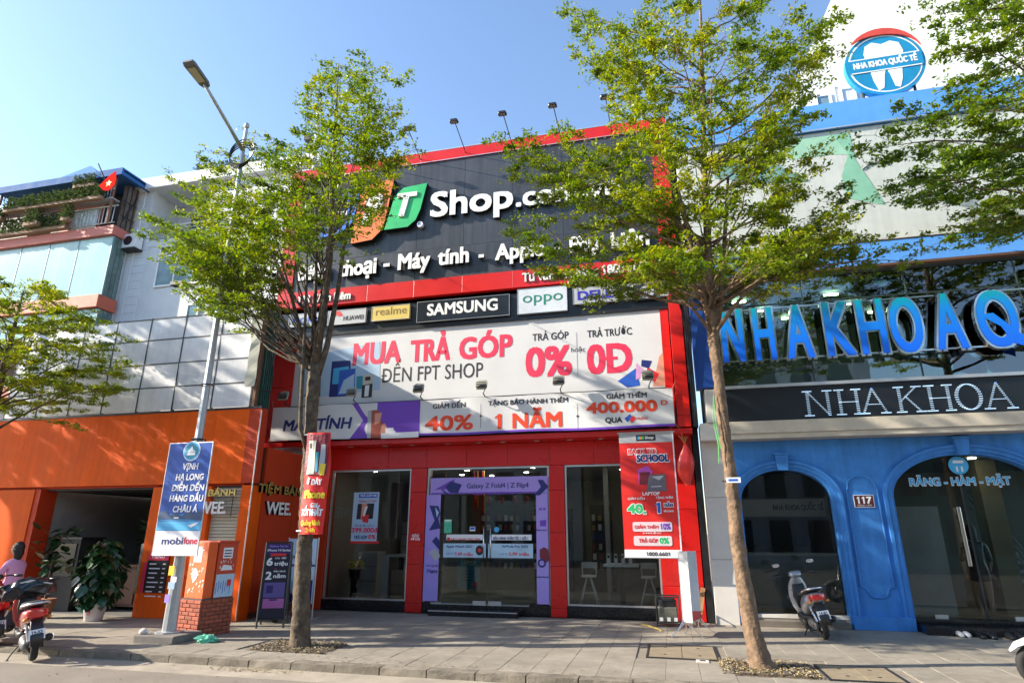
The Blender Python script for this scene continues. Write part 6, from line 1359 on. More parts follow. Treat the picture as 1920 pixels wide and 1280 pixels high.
t = empty('wooden_plank', (.5, 12.8, 0), 'short pale wooden plank leaning against the red wall', 'plank'); b = MB(); b.add([(.34, 12.55, 0), (.44, 12.55, 0), (.44, 12.6, 0), (.34, 12.6, 0), (.50, 12.93, .62), (.58, 12.93, .60), (.58, 12.97, .60), (.50, 12.97, .62)], [(0, 3, 2, 1), (4, 5, 6, 7), (0, 1, 5, 4), (1, 2, 6, 5), (2, 3, 7, 6), (3, 0, 4, 7)]); b.build('board', woodl, t)
# ================================================================== PLANTS IN POTS
lfm = mat('glossy_leaf', (.018, .062, .018), .28, var=.45, scale=5, rand=.35, spec=.6)
def leafmesh(L, Wd, name='leaf'):
    pts = [(0, 0, 0), (.18, .30, .01), (.42, .46, .015), (.70, .34, .0), (1, 0, -.09), (.70, -.34, .0), (.42, -.46, .015), (.18, -.30, .01), (.45, 0, -.03)]
    me = bpy.data.meshes.new(name); me.from_pydata([(x*L, y*Wd, z*L) for x, y, z in pts], [], [(0, 1, 8), (1, 2, 8), (2, 3, 8), (3, 4, 8), (4, 5, 8), (5, 6, 8), (6, 7, 8), (7, 0, 8)]); me.materials.append(lfm); return me
pp = empty('climbing_pot_plant', (-10.72, 10.35, 0), 'tall pillar of large dark green leaves in a white pot before the bakery', 'potted plant')
b = MB(); b.lathe([(.14, 0), (.15, .01), (.20, .27), (.23, .29), (.24, .33), (.21, .33), (.19, .26)], (-10.72, 10.35, 0), 20); b.build('pot', mat('pot_white', (.62, .60, .60), .35, var=.06), pp, smooth=True)
b = MB(); b.box(-10.66, -10.60, 10.135, 10.14, .12, .20); b.build('pot_print', pMar, pp)
b = MB(); b.lathe([(.07, .2), (.08, .6), (.08, 1.35), (.02, 1.42)], (-10.72, 10.35, 0), 10); b.build('moss_pole', soil, pp)
LM = leafmesh(.24, .20); r = random.Random(12)
for k in range(285):
    z = .33+1.12*(k/285)**.95; a = k*2.399+r.uniform(-.3, .3); rad = (.17+.20*math.sin(math.pi*min(1, (z-.2)/1.25)))*r.uniform(.45, 1.0)
    o = inst(LM, 'leaf', (-10.72+rad*math.cos(a), 10.35+rad*math.sin(a), z), pp, scale=(r.uniform(.7, 1.15),)*3)
    o.rotation_euler = (Matrix.Rotation(a, 3, 'Z') @ Matrix.Rotation(R(r.uniform(15, 75)), 3, 'Y') @ Matrix.Rotation(R(r.uniform(-30, 30)), 3, 'X')).to_euler()
t = empty('fern_pot', (-11.2, 12.0, .93), 'dark spiky pot plant standing on the wooden counter', 'potted plant')
b = MB(); b.lathe([(.07, .93), (.10, 1.08), (.09, 1.08)], (-11.2, 12.0, 0), 12); b.build('pot', blackm, t); b = MB(); b.bar((-11.2, 12.0, 1.05), (-11.18, 12.0, 1.75), .035); b.build('stem', bark, t)
LM2 = leafmesh(.42, .07, 'blade'); 
for k in range(48):
    a = k*2.4; o = inst(LM2, 'leaf', (-11.18, 12.0, 1.60+r.uniform(-.15, .15)), t); o.rotation_euler = (Matrix.Rotation(a, 3, 'Z') @ Matrix.Rotation(R(r.uniform(-50, 35)), 3, 'Y')).to_euler()
t = empty('fern_pot', (-11.8, 10.3, 0), 'leafy plant at the left edge behind the seated person', 'potted plant')
b = MB(); b.lathe([(.13, 0), (.18, .35), (.17, .35)], (-12.0, 10.4, 0), 14); b.build('pot', mat('terracotta_pot', (.3, .12, .06), .8), t); b = MB(); b.bar((-12.0, 10.4, .3), (-12.0, 10.4, 1.2), .03); b.build('stem', bark, t)
for k in range(60):
    a = k*2.4; o = inst(LM, 'leaf', (-12.0+r.gauss(0, .16), 10.4+r.gauss(0, .14), 1.35+r.uniform(-.45, .3)), t); o.rotation_euler = (Matrix.Rotation(a, 3, 'Z') @ Matrix.Rotation(R(r.uniform(-50, 45)), 3, 'Y')).to_euler()
# ================================================================== TREES
def leaf_material(name, c1, c2, c3):
    M = bpy.data.materials.new(name); M.use_nodes = True; N = M.node_tree; pb = N.nodes['Principled BSDF']; L = N.links.new
    at_ = N.nodes.new('ShaderNodeAttribute'); at_.attribute_name = 'tint'; cr = N.nodes.new('ShaderNodeValToRGB'); L(at_.outputs['Fac'], cr.inputs[0])
    cr.color_ramp.elements[0].color = (*c1, 1); cr.color_ramp.elements[1].color = (*c3, 1); e = cr.color_ramp.elements.new(.55); e.color = (*c2, 1)
    L(cr.outputs[0], pb.inputs['Base Color']); pb.inputs['Roughness'].default_value = .42; pb.inputs['Specular IOR Level'].default_value = .4
    tr = N.nodes.new('ShaderNodeBsdfTranslucent'); hs = N.nodes.new('ShaderNodeHueSaturation'); hs.inputs['Value'].default_value = 1.5; hs.inputs['Saturation'].default_value = 1.1; L(cr.outputs[0], hs.inputs['Color']); L(hs.outputs[0], tr.inputs[0])
    ms = N.nodes.new('ShaderNodeMixShader'); ms.inputs[0].default_value = .42; L(pb.outputs[0], ms.inputs[1]); L(tr.outputs[0], ms.inputs[2]); L(ms.outputs[0], N.nodes['Material Output'].inputs[0]); return M
leafM = leaf_material('tree_leaf', (.055, .115, .012), (.175, .245, .016), (.38, .37, .03))
def make_tree(label, base, trunk, leader, limbs, seed, barkm=bark, leaf_n=60000, leaf=.038, cat='street tree', group='trees along the pavement', tint=0., stems=(), bare=(.22, .22, 0)):
    """trunk: list of (x,y,z,r); leader: same, continues it; limbs: (start point, tip point, radius)"""
    r = random.Random(seed); t = empty('street_tree', base, label, cat, group)
    tz = [p[2] for p in trunk]; zz = [tz[0]+(tz[-1]-tz[0])*k/70 for k in range(71)]
    ip = lambda i: (lambda z: float(np.interp(z, tz, [p[i] for p in trunk])))
    tb = MB(); tb.tube([(ip(0)(z)+r.gauss(0, .003), ip(1)(z)+r.gauss(0, .003), z) for z in zz], [ip(3)(z)*(1+r.gauss(0, .02)+(.10 if r.random() < .05 else 0)) for z in zz], 16)
    c0_ = [(ip(0)(z), ip(1)(z)) for z in zz]
    tb.v = [(c0_[k//16][0]+(x-c0_[k//16][0])*(1+.07*math.sin(z*5+3*math.sin(k % 16))+r.gauss(0, .02)), c0_[k//16][1]+(y-c0_[k//16][1])*(1+.07*math.sin(z*6+2*(k % 16))), z) for k, (x, y, z) in enumerate(tb.v)]
    tb.build('trunk', barkm, t, smooth=True)
    br = MB()
    if leader: br.tube([p[:3] for p in leader], [p[3] for p in leader], 9)
    for s_ in stems: br.tube([p[:3] for p in s_], [p[3] for p in s_], 7)
    nodes = []   # (point, weight)
    ltint = 0.
    tw = MB()
    for (s, e, rad) in limbs:
        s, e = Vector(s), Vector(e); L = (e-s).length; d = (e-s)/L; rad *= .72; ltint = r.gauss(0, .12)
        n = max(6, int(L/.28)); pts = []
        sag = r.uniform(.04, .13)*L; wx = Vector((r.gauss(0, 1), r.gauss(0, 1), 0)).normalized()*L*.05
        for k in range(n+1):
            u = k/n; p = s+(e-s)*u+Vector((0, 0, sag*math.sin(math.pi*u)*(-1 if d.z > .4 else 1)))+wx*math.sin(2*math.pi*u)*.6+Vector((r.gauss(0, .018), r.gauss(0, .018), r.gauss(0, .015))); pts.append(p)
        br.tube(pts, [max(.005, rad*(1-.85*k/n)) for k in range(n+1)], 6)
        hd = Vector((d.x, d.y, 0)); hd = hd.normalized() if hd.length > .05 else Vector((1, 0, 0))
        sd = Vector((-hd.y, hd.x, 0))
        for k in range(1, n+1):
            u = k/n
            if u < (bare[1] if e.z < bare[2] else bare[0]): continue
            for sg_ in (-1, 1):
                if r.random() < .12: continue
                a = R(r.uniform(28, 68))*sg_; dir2 = (hd*math.cos(a)+sd*math.sin(a)+Vector((0, 0, r.uniform(-.02, .30)))).normalized()
                l2 = L*r.uniform(.20, .36)*(1.15-.75*u)+.18; l2 = min(l2, 1.0); p = pts[k]; m_ = max(2, int(l2/.16)); pp_ = [p]
                for j in range(m_): dir2 = (dir2+Vector((r.gauss(0, .12), r.gauss(0, .12), r.gauss(.0, .05)))).normalized(); pp_.append(pp_[-1]+dir2*(l2/m_))
                tw.tube(pp_, [max(.0028, rad*.28*(1-j/(m_+1))*(1.1-u*.6)) for j in range(m_+1)], 4, cap=False)
                for j in range(1, m_+1):
                    nodes.append((pp_[j], 1.0, ltint))
                    for s3 in (-1, 1):
                        if r.random() < .75:
                            a3 = R(r.uniform(30, 75))*s3; h3 = Vector((dir2.x*math.cos(a3)-dir2.y*math.sin(a3), dir2.x*math.sin(a3)+dir2.y*math.cos(a3), r.uniform(-.05, .3))).normalized(); l3 = r.uniform(.08, .26)
                            q_ = pp_[j]+h3*l3; tw.tube([pp_[j], q_], [.0035, .002], 3, cap=False); nodes.append((q_, 1.2, ltint)); nodes.append((pp_[j]+h3*l3*.5, .6, ltint))
        nodes.append((pts[-1], 1.2, ltint))
    br.build('branches', barkm, t, smooth=True); tw.build('twigs', barkm, t, kind='stuff')
    # leaves: little whorls round every node, flat on top of the twigs
    rng = np.random.default_rng(seed); P = np.array([tuple(p) for p, w, l in nodes]); w = np.array([w for p, w, l in nodes]); lt_ = np.array([l for p, w, l in nodes]); w = w*rng.gamma(1.1, 1., len(w))
    keep = rng.random(len(P)) < .86; P = P[keep]; lt_ = lt_[keep]; w = w[keep]/w[keep].sum()
    idx = rng.choice(len(P), leaf_n, p=w); c = P[idx]+rng.normal(0, 1, (leaf_n, 3))*np.array([.050, .050, .018])+np.array([0, 0, .012])
    az = rng.random(leaf_n)*2*np.pi; el_ = rng.normal(.15, .45, leaf_n); sz = leaf*rng.uniform(.5, 1.5, leaf_n)
    el_ = el_ * 1.1; d = np.stack([np.cos(az)*np.cos(el_), np.sin(az)*np.cos(el_), np.sin(el_)], 1); up = rng.normal(0, .42, (leaf_n, 3))+np.array([0, 0, 1]); s_ = np.cross(d, up); s_ /= np.linalg.norm(s_, axis=1, keepdims=True)
    v = np.empty((leaf_n, 4, 3)); v[:, 0] = c-d*sz[:, None]*.9; v[:, 1] = c+s_*sz[:, None]*.46+d*sz[:, None]*.2; v[:, 2] = c+d*sz[:, None]; v[:, 3] = c-s_*sz[:, None]*.46+d*sz[:, None]*.2
    v = v.reshape(-1, 3)-np.array(base); me = bpy.data.meshes.new('crown'); me.vertices.add(len(v)); me.vertices.foreach_set('co', v.ravel()); me.loops.add(leaf_n*4); me.loops.foreach_set('vertex_index', np.arange(leaf_n*4)); me.polygons.add(leaf_n); me.polygons.foreach_set('loop_start', np.arange(0, leaf_n*4, 4)); me.polygons.foreach_set('loop_total', np.full(leaf_n, 4))
    me.update(); tn = rng.beta(2, 2.4, len(P))[idx]*.55+rng.random(leaf_n)*.45+tint+lt_[idx]; at_ = me.attributes.new('tint', 'FLOAT', 'FACE'); at_.data.foreach_set('value', np.clip(tn, 0, 1).astype(np.float32))
    me.materials.append(leafM); o = bpy.data.objects.new('crown', me); COL.objects.link(o); o.parent = t; o['kind'] = 'stuff'
    return t
def px_limbs(r, cx, cy, tips, lo, k, rad, spread=.9, zfix=.3):
    """limbs to measured crown tips; they leave the stems lower down at about the same steepness"""
    out = []
    for t_ in tips:
        y_ = cy+(t_[2] if len(t_) > 2 else r.uniform(-spread, spread)); p = at(t_[0], t_[1], y_); rr = math.hypot(p.x-cx(p.z), y_-cy)
        zs = max(lo+r.uniform(0, zfix), p.z-rr*k-.5); out.append(((cx(zs), cy, zs), tuple(p), rad*(.6+.4*min(1, rr/2.5))))
    return out
def gen_limbs(r, cx, cy, z0, z1, prof, n, asym=(0, 0), lean=0, up=.45, rad=.035, zmin=0):
    """prof(z): crown radius at height z of the limb's tip; limbs leave the leader lower down"""
    out = []
    for k in range(n):
        u = (k+.5)/n; z = z0+(z1-z0)*u; a = k*2.39996+r.uniform(-.25, .25)
        rr = prof(z)*r.uniform(.78, 1.08)*(1+asym[0]*math.cos(a)+asym[1]*math.sin(a))
        tip = Vector((cx(z)+rr*math.cos(a), cy+rr*math.sin(a), z)); zs = max(zmin if zmin else z0-.9, z-rr*up*r.uniform(.8, 1.2))
        out.append(((cx(zs), cy, zs), tip, rad*(.55+.45*min(1, rr/2.5))*(1.15-.5*u)))
    return out
def lerp(tab): return lambda z: float(np.interp(z, [p[0] for p in tab], [p[1] for p in tab]))
# left tree (its trunk wears the red banner)
r = random.Random(21); cxL = lerp([(0, -5.40), (3.2, -5.53), (4.4, -5.60), (11, -5.75)])
trunk = [(-5.38, 8.86, -.06, .16), (-5.40, 8.86, .12, .14), (-5.44, 8.85, .8, .122), (-5.47, 8.84, 1.6, .112), (-5.52, 8.84, 2.6, .104), (-5.56, 8.84, 3.3, .100), (-5.58, 8.84, 3.9, .105), (-5.60, 8.84, 4.3, .10)]
lead = [(-5.60, 8.84, 4.2, .085), (-5.55, 8.84, 5.0, .07), (-5.52, 8.86, 6.2, .055), (-5.60, 8.85, 7.6, .042), (-5.68, 8.84, 9.2, .026), (-5.74, 8.84, 10.5, .010)]
tips = [(345, 440), (355, 428), (382, 365), (390, 470), (385, 505), (405, 550), (405, 410), (448, 300), (445, 335), (460, 350), (520, 262), (520, 310), (440, 520), (470, 535), (450, 430), (420, 470), (480, 470), (480, 390), (520, 420), (430, 380), (390, 440), (460, 500), (430, 575), (540, 350), (500, 450),
        (642, 125), (685, 130), (618, 145), (600, 200), (598, 230), (705, 160), (712, 205), (715, 240), (580, 275), (660, 160), (680, 185), (632, 180), (650, 215), (690, 235), (620, 240), (660, 265), (550, 280), (560, 310), (610, 300), (700, 275),
        (745, 292), (715, 318), (680, 318), (650, 330), (600, 350), (560, 370), (610, 385), (620, 420), (585, 420), (550, 430), (640, 360), (580, 330, 1.1), (650, 300, 1.2), (530, 380, 1.1), (480, 430, 1.1), (630, 380, -1.1), (550, 400, -1.1), (450, 480, -.9)]
limbs = px_limbs(r, cxL, 8.84, tips, 4.1, 1.35, .032)
stems = ([(-5.50, 8.78, 2.75, .032), (-5.66, 8.70, 3.2, .034), (-5.70, 8.68, 4.0, .032), (-5.76, 8.66, 5.2, .024), (-5.9, 8.7, 6.6, .014)], [(-5.60, 8.86, 3.8, .06), (-5.44, 8.9, 4.6, .05), (-5.34, 8.92, 5.6, .04), (-5.3, 8.95, 6.8, .025), (-5.2, 9, 8.0, .012)], [(-5.60, 8.84, 3.8, .055), (-5.74, 8.95, 4.7, .045), (-5.85, 9.0, 6.0, .03), (-6.0, 9.0, 7.4, .016)], [(-5.58, 8.84, 4.0, .045), (-5.5, 8.75, 5.0, .035), (-5.46, 8.7, 6.4, .022), (-5.5, 8.6, 7.6, .012)], [(-5.6, 8.84, 4.0, .045), (-5.95, 8.8, 5.0, .035), (-6.4, 8.75, 6.2, .02), (-6.8, 8.7, 7.3, .012)])
make_tree('slender tree with a red banner on its trunk in front of the phone shop', (-5.4, 8.85, 0), trunk, lead, limbs, 31, bark, 78000, .031, stems=stems, bare=(.50, .62, 7.4), tint=.05)
# right tree
r = random.Random(22); cxR = lerp([(0, .92), (4.6, .80), (6, .88), (8, 1.05), (13, 1.25)])
trunk = [(1.02, 8.97, -.06, .19), (.98, 8.97, .08, .135), (.92, 8.97, .5, .108), (.87, 8.97, 1.2, .092), (.86, 8.97, 2.4, .080), (.83, 8.97, 3.6, .073), (.82, 8.97, 4.3, .078), (.84, 8.97, 4.75, .10)]
lead = [(.84, 8.97, 4.6, .08), (.86, 8.97, 5.4, .06), (.92, 8.97, 6.8, .05), (1.02, 8.97, 8.2, .038), (1.15, 8.97, 10.2, .024), (1.25, 8.97, 12.6, .010)]
tips = [(1200, 488), (1235, 515), (1215, 470), (1260, 500), (1290, 515), (1340, 490), (1400, 515), (1450, 480), (1490, 495), (1530, 455), (1570, 405), (1540, 380), (1500, 420), (1470, 440), (1600, 465), (1690, 490, .3), (1540, 510), (1250, 450), (1310, 450), (1380, 450), (1430, 420), (1240, 510, -.8), (1330, 520, -1.1), (1430, 510, -1.), (1500, 470, -.8), (1300, 480, 1.2), (1420, 470, 1.2), (1270, 475, -1.), (1360, 500, .6),
        (990, 428, .2), (1040, 442, -.2), (1110, 438, .2), (1180, 440), (992, 285, .1), (1030, 288, .3), (1080, 292, -.2), (1150, 300, -.4), (1200, 310), (1105, 258, 0), (1250, 370), (1250, 400, .3),
        (1100, 25), (1120, 65), (1140, 110), (1155, 160), (1190, 60), (1230, 20), (1290, -30), (1350, 10), (1420, -20), (1480, 20), (1530, 50), (1515, 110), (1480, 150), (1460, 210), (1440, 260), (1490, 215), (1520, 300), (1480, 320), (1440, 340), (1400, 300), (1350, 330), (1300, 380), (1250, 320),
        (1180, 190), (1190, 240), (1220, 120), (1240, 190), (1260, 250), (1300, 80), (1320, 160), (1340, 230), (1380, 90), (1400, 170), (1430, 100), (1430, 210), (1300, 290), (1360, 390), (1280, 160, 1.1), (1360, 60, 1.1), (1400, 240, 1.2), (1230, 280, -1.), (1340, 130, -1.1), (1420, 310, -1.1), (1260, 60, -1.)]
limbs = px_limbs(r, cxR, 8.97, tips, 4.7, .62, .036)
stems = ([(.83, 8.95, 4.4, .06), (.72, 8.9, 5.0, .05), (.62, 8.85, 5.8, .035), (.5, 8.8, 6.8, .02)], [(.85, 8.97, 4.4, .06), (1.0, 9.0, 5.0, .05), (1.12, 9.05, 5.8, .035), (1.3, 9.1, 7.0, .02)], [(.82, 8.93, 4.35, .03), (.55, 8.8, 4.75, .022), (.25, 8.7, 5.0, .014)], [(.86, 8.93, 4.4, .035), (1.15, 8.85, 4.75, .028), (1.5, 8.8, 5.1, .016)])
tree_r = make_tree('tall tree with a bare brown trunk between the phone shop and the clinic', (.95, 8.97, 0), trunk, lead, limbs, 32, bark2, 100000, .031, stems=stems, tint=.08, bare=(.42, .48, 6.0))
# far left tree, its low crown before the bakery
r = random.Random(23); cx3 = lerp([(0, -12.6), (8, -12.5)])
trunk = [(-12.6, 8.9, -.05, .15), (-12.58, 8.9, 1, .12), (-12.55, 8.9, 3, .10), (-12.5, 8.9, 3.8, .10)]; lead = [(-12.5, 8.9, 3.7, .085), (-12.5, 8.9, 5, .06), (-12.5, 8.9, 6.3, .012)]
prof = lerp([(4.0, 1.9), (4.6, 2.1), (5.2, 2.0), (5.7, 1.6), (6.1, .9), (6.4, .3)])
limbs = gen_limbs(r, cx3, 8.9, 4.2, 6.3, prof, 30, up=.35)+[((-12.5, 8.9, 3.9), (-10.3, 8.9, 4.7), .03)]
lt_tree = make_tree('low spreading tree at the left edge before the white panels', (-12.6, 8.9, 0), trunk, lead, limbs, 33, bark, 46000, .031, tint=.16)
# tree at the upper right, trunk outside the picture
r = random.Random(24); cx4 = lerp([(0, 6.6), (13, 6.7)])
trunk = [(6.6, 8.95, -.05, .2), (6.6, 8.95, 1, .15), (6.6, 8.95, 4.4, .12), (6.6, 8.95, 5.0, .12)]; lead = [(6.6, 8.95, 4.9, .10), (6.62, 8.95, 8, .06), (6.7, 8.95, 12, .012)]
prof = lerp([(5.6, 2.0), (6.4, 2.7), (7.3, 2.9), (7.9, 2.5), (8.6, 2.0), (9.6, 1.9), (10.6, 1.6), (12, .4)])
limbs = gen_limbs(r, cx4, 8.95, 5.7, 11.8, prof, 50, up=.30, rad=.05)+[((6.6, 8.95, 5.4), (4.4, 8.9, 5.7), .045), ((6.6, 8.95, 6.0), (3.65, 8.9, 7.1), .045)]
make_tree('dark leafy tree crown reaching in at the upper right corner', (6.6, 8.95, 0), trunk, lead, limbs, 34, bark, 90000, .033, tint=-.12, bare=(.30, .30, 0))
# further trees of the same row, just outside the picture on the left
src = [o for o in COL.objects if o.get('label', '').startswith('tall tree with a bare')][0]
for k, (x, y, s_, rz) in enumerate(((-20.6, 8.9, 1.18, 1.1),)):
    c = copy_tree(src); c.location = (x, y, 0); c.rotation_euler = (0, 0, rz); c.scale = (s_,)*3
    c['label'] = ['tree of the pavement row standing just left of the picture', 'taller tree of the pavement row further left of the picture'][k]
# red banner wrapped round the left trunk
t = empty('trunk_banner', (-5.33, 8.7, 1.56), 'narrow red phone banner with yellow lettering tied round the left trunk', 'banner')
xc_, yc_ = lerp([(1.5, -5.28), (3.2, -5.33)]), 8.84
def cyl(x, z): c_ = xc_(z); d = (x-c_)/.30; return -(.165*math.cos(min(1.4, abs(d)*1.25)))
b = MB(); b.use(redcloth); vs = []; nx, nz = 14, 20
for j in range(nz+1):
    for i in range(nx+1): z = 1.57+1.54*j/nz; x = xc_(z)-.215+.43*i/nx+.02*math.sin(z*3); vs.append((x, yc_+cyl(x, z)-.015+.012*math.sin(z*9+i*.7), z))
b.add(vs, [(j*(nx+1)+i, j*(nx+1)+i+1, (j+1)*(nx+1)+i+1, (j+1)*(nx+1)+i) for j in range(nz) for i in range(nx)]); b.build('cloth', None, t, smooth=True)
b = MB()
def bn(z, x0, x1, s, cap, M): b.use(M); c_ = xc_(z); txw(b, s, c_+x0, c_+x1, z, cap, 0, bold=.06)
bn(2.30, -.13, .13, 'Ở ĐÂY', .085, pWhite); bn(2.10, -.17, .19, 'iPhone', .12, pYel); bn(1.96, .0, .11, 'Giá', .07, pWhite); bn(1.84, -.17, .18, 'TỐT NHẤT', .10, pWhite); bn(1.70, -.15, .17, 'Quảng Ninh', .075, pYel); bn(1.60, -.06, .10, '24h', .065, pYel)
b.use(pMar); patch(b, -5.53, -5.13, 2.45, 3.08, 0, 8, 10)
b.v = [(x, y, z) for x, y, z in b.v]
i0 = len(b.v); b.use(mat('print_phone_silver', (.50, .50, .42), .3)); patch(b, -5.46, -5.32, 2.46, 2.98, -.006, 3, 10); b.use(pGrey); patch(b, -5.24, -5.17, 2.46, 2.92, -.006, 2, 10); b.use(pTeal); patch(b, -5.31, -5.26, 2.5, 2.8, -.006, 2, 6); b.use(pYel); patch(b, -5.22, -5.15, 2.44, 2.62, -.009, 2, 4); b.use(pBlk); patch(b, -5.44, -5.39, 2.86, 2.94, -.01, 1, 1)
b.v = [(x+.02*math.sin(z*3), yc_+cyl(x, z)-.027+.012*math.sin(z*9+(x-xc_(z)+.215)/.43*nx*.7)+y, z) for x, y, z in b.v]; b.build('print', None, t)
b = MB(); b.torus((-5.54, 8.84, 3.09), .125, .012, 16, 6, 'z'); b.torus((-5.46, 8.84, 1.62), .135, .012, 16, 6, 'z'); b.build('tie', pWhite, t)
t = empty('trunk_tag', (.87, 8.85, 2.2), 'small white and blue tag tied round the right trunk', 'tag'); b = MB(); b.box(.79, .97, 8.83, 8.845, 2.24, 2.31); b.build('plate', pWhite, t); b = MB(); b.use(pBlue); rc(b, .815, .935, 2.26, 2.29, 8.828); b.build('print', None, t); b = MB(); b.torus((.865, 8.97, 2.275), .12, .006, 14, 5, 'z'); b.build('wire', framem, t)
b = MB(); b.tube([(.74, 8.9, 3.45), (.70, 8.88, 3.1), (.735, 8.87, 2.75), (.72, 8.88, 2.5)], .008, 5); b.tube([(.74, 8.9, 3.40), (.73, 8.86, 3.05), (.76, 8.86, 2.7)], .006, 5); b.build('cord', mat('cord_green', (.12, .40, .12), .6), tree_r)
# ================================================================== SCOOTERS (local frame: forward +X, left +Y)
UPZ = (0, 0, 1); SY = (0, 1, 0)
def scooter(label, col, pos, heading, lean=0., pitch=0., plate=None, accent=None, grp='scooters parked on the street', steer=.25, seatM=None, mirrors=True, sc=1.):
    t = bpy.data.objects.new('scooter', None); COL.objects.link(t); ORG[t.name] = Vector((0, 0, 0)); tag(t, label, 'scooter', grp)
    acc = accent or alu; sm_ = seatM or bplast
    for x, nm in ((-.60, 'rear_wheel'), (.62, 'front_wheel')):
        b = MB(); b.torus((x, 0, .235), .185, .05 if x < 0 else .045, 28, 10, 'y'); w = b.build(nm, tyre, t, smooth=True)
        b = MB(); b.torus((x, 0, .235), .135, .012, 24, 6, 'y'); b.lathe([(.04, -.05), (.045, 0), (.04, .05)], (x, 0, .235), 12, 'y')
        for k in range(6): a = k*math.pi/3; b.bar((x+.03*math.cos(a), 0, .235+.03*math.sin(a)), (x+.135*math.cos(a+.2), 0, .235+.135*math.sin(a+.2)), .012, 6)
        b.build('rim', acc, w)
    # rear body
    b = MB(); b.loft([((.02, 0, .42), .10, .10, UPZ, SY), ((-.12, 0, .47), .145, .15, UPZ, SY), ((-.32, 0, .55), .165, .15, (.1, 0, 1), SY), ((-.55, 0, .62), .165, .125, (.15, 0, 1), SY), ((-.74, 0, .67), .135, .095, (.25, 0, 1), SY), ((-.86, 0, .70), .085, .055, (.4, 0, 1), SY), ((-.90, 0, .71), .03, .02, (.4, 0, 1), SY)], 20, 2.8)
    b.build('rear_cowl', col, t, smooth=True)
    b = MB(); b.loft([((.06, 0, .66), .07, .03, (.2, 0, 1), SY), ((-.02, 0, .70), .125, .055, UPZ, SY), ((-.28, 0, .74), .145, .055, UPZ, SY), ((-.48, 0, .765), .145, .05, UPZ, SY), ((-.66, 0, .80), .12, .045, (.2, 0, 1), SY), ((-.73, 0, .81), .05, .02, (.2, 0, 1), SY)], 18, 3); b.build('seat', sm_, t, smooth=True)
    b = MB(); b.tube([(-.45, .16, .74), (-.62, .17, .79), (-.80, .12, .83), (-.86, 0, .84), (-.80, -.12, .83), (-.62, -.17, .79), (-.45, -.16, .74)], .016, 8); b.build('grab_rail', acc, t, smooth=True)
    # tail light wraps the end of the cowl
    b = MB(); vs = []; n = 12
    for j, z in enumerate((.655, .70, .745)):
        for k in range(n+1): a = R(-72+144*k/n); vs.append((-.80-.115*math.cos(a)-.005*(1-abs(j-1)), .128*math.sin(a)*(1.12 if j == 1 else 1), z))
    b.add(vs, [(j*(n+1)+k, (j+1)*(n+1)+k, (j+1)*(n+1)+k+1, j*(n+1)+k+1) for j in range(2) for k in range(n)]); b.build('tail_light', mat('tail_red', (.55, .01, .012), .12, coat=1.), t, smooth=True)
    b = MB()
    for s in (-1, 1): b.loft([((-.80, s*.13, .63), .03, .02, UPZ, SY), ((-.86, s*.145, .63), .028, .022, UPZ, SY), ((-.89, s*.14, .63), .01, .01, UPZ, SY)], 8)
    b.build('indicator', mat('indicator_amber', (.6, .22, .03), .2), t, smooth=True)
    b = MB(); b.loft([((-.80, 0, .62), .07, .015, (1, 0, .5), SY), ((-.93, 0, .42), .085, .014, (1, 0, .5), SY), ((-.99, 0, .28), .075, .012, (1, 0, .5), SY)], 10, 4)
    b.loft([((-.30, 0, .40), .06, .02, UPZ, SY), ((-.55, 0, .52), .085, .02, UPZ, SY), ((-.80, 0, .48), .085, .02, (.7, 0, 1), SY), ((-.93, 0, .30), .07, .015, (1, 0, .4), SY)], 10, 4); b.build('rear_mudguard', bplast, t, smooth=True)
    # number plate
    O = Vector((-.985, -.095, .36)); U = Vector((0, 1, 0)).normalized()*-1; O = Vector((-.955, .095, .355)); V = Vector((.38, 0, 1)).normalized(); U = Vector((0, -1, 0))
    p = MB(); nn = U.cross(V); pts = [O, O+U*.19, O+U*.19+V*.14, O+V*.14]; p.use(pWhite); p.add([q+nn*-.004 for q in pts]+[q+nn*.004 for q in pts], [(4, 5, 6, 7), (3, 2, 1, 0), (0, 1, 5, 4), (1, 2, 6, 5), (2, 3, 7, 6), (3, 0, 4, 7)])
    if plate: p.use(pBlk); p.text(plate[0], .03, .16, .082, .042, -.006, bold=.04, O=O, U=U, V=V); p.text(plate[1], .015, .175, .018, .048, -.006, bold=.05, O=O, U=U, V=V)
    p.build('number_plate', None, t)
    # floor, leg shield, front
    b = MB(); b.loft([((-.18, 0, .30), .12, .06, UPZ, SY), ((.05, 0, .28), .155, .045, UPZ, SY), ((.30, 0, .28), .155, .045, UPZ, SY), ((.42, 0, .34), .12, .05, (-.5, 0, 1), SY)], 16, 4); b.build('floorboard', bplast, t, smooth=True)
    b = MB(); b.loft([((.36, 0, .30), .10, .05, (1, 0, .3), SY), ((.42, 0, .45), .17, .06, (1, 0, .3), SY), ((.44, 0, .62), .19, .065, (1, 0, .3), SY), ((.42, 0, .80), .16, .06, (1, 0, .3), SY), ((.36, 0, .92), .10, .05, (1, 0, .3), SY), ((.34, 0, .96), .05, .03, (1, 0, .3), SY)], 20, 2.6); b.build('leg_shield', col, t, smooth=True)
    b = MB(); b.loft([((.34, 0, .42), .09, .03, (1, 0, .3), SY), ((.36, 0, .62), .13, .035, (1, 0, .3), SY), ((.34, 0, .82), .10, .03, (1, 0, .3), SY)], 14); b.build('inner_panel', bplast, t, smooth=True)
    b = MB(); pts = []
    b.loft([((.88, 0, .38), .03, .015, (-.6, 0, 1), SY), ((.82, 0, .44), .065, .022, (-.4, 0, 1), SY), ((.66, 0, .50), .085, .03, UPZ, SY), ((.50, 0, .50), .085, .03, (.3, 0, 1), SY), ((.40, 0, .42), .06, .02, (.9, 0, 1), SY)], 14); b.build('front_mudguard', col, t, smooth=True)
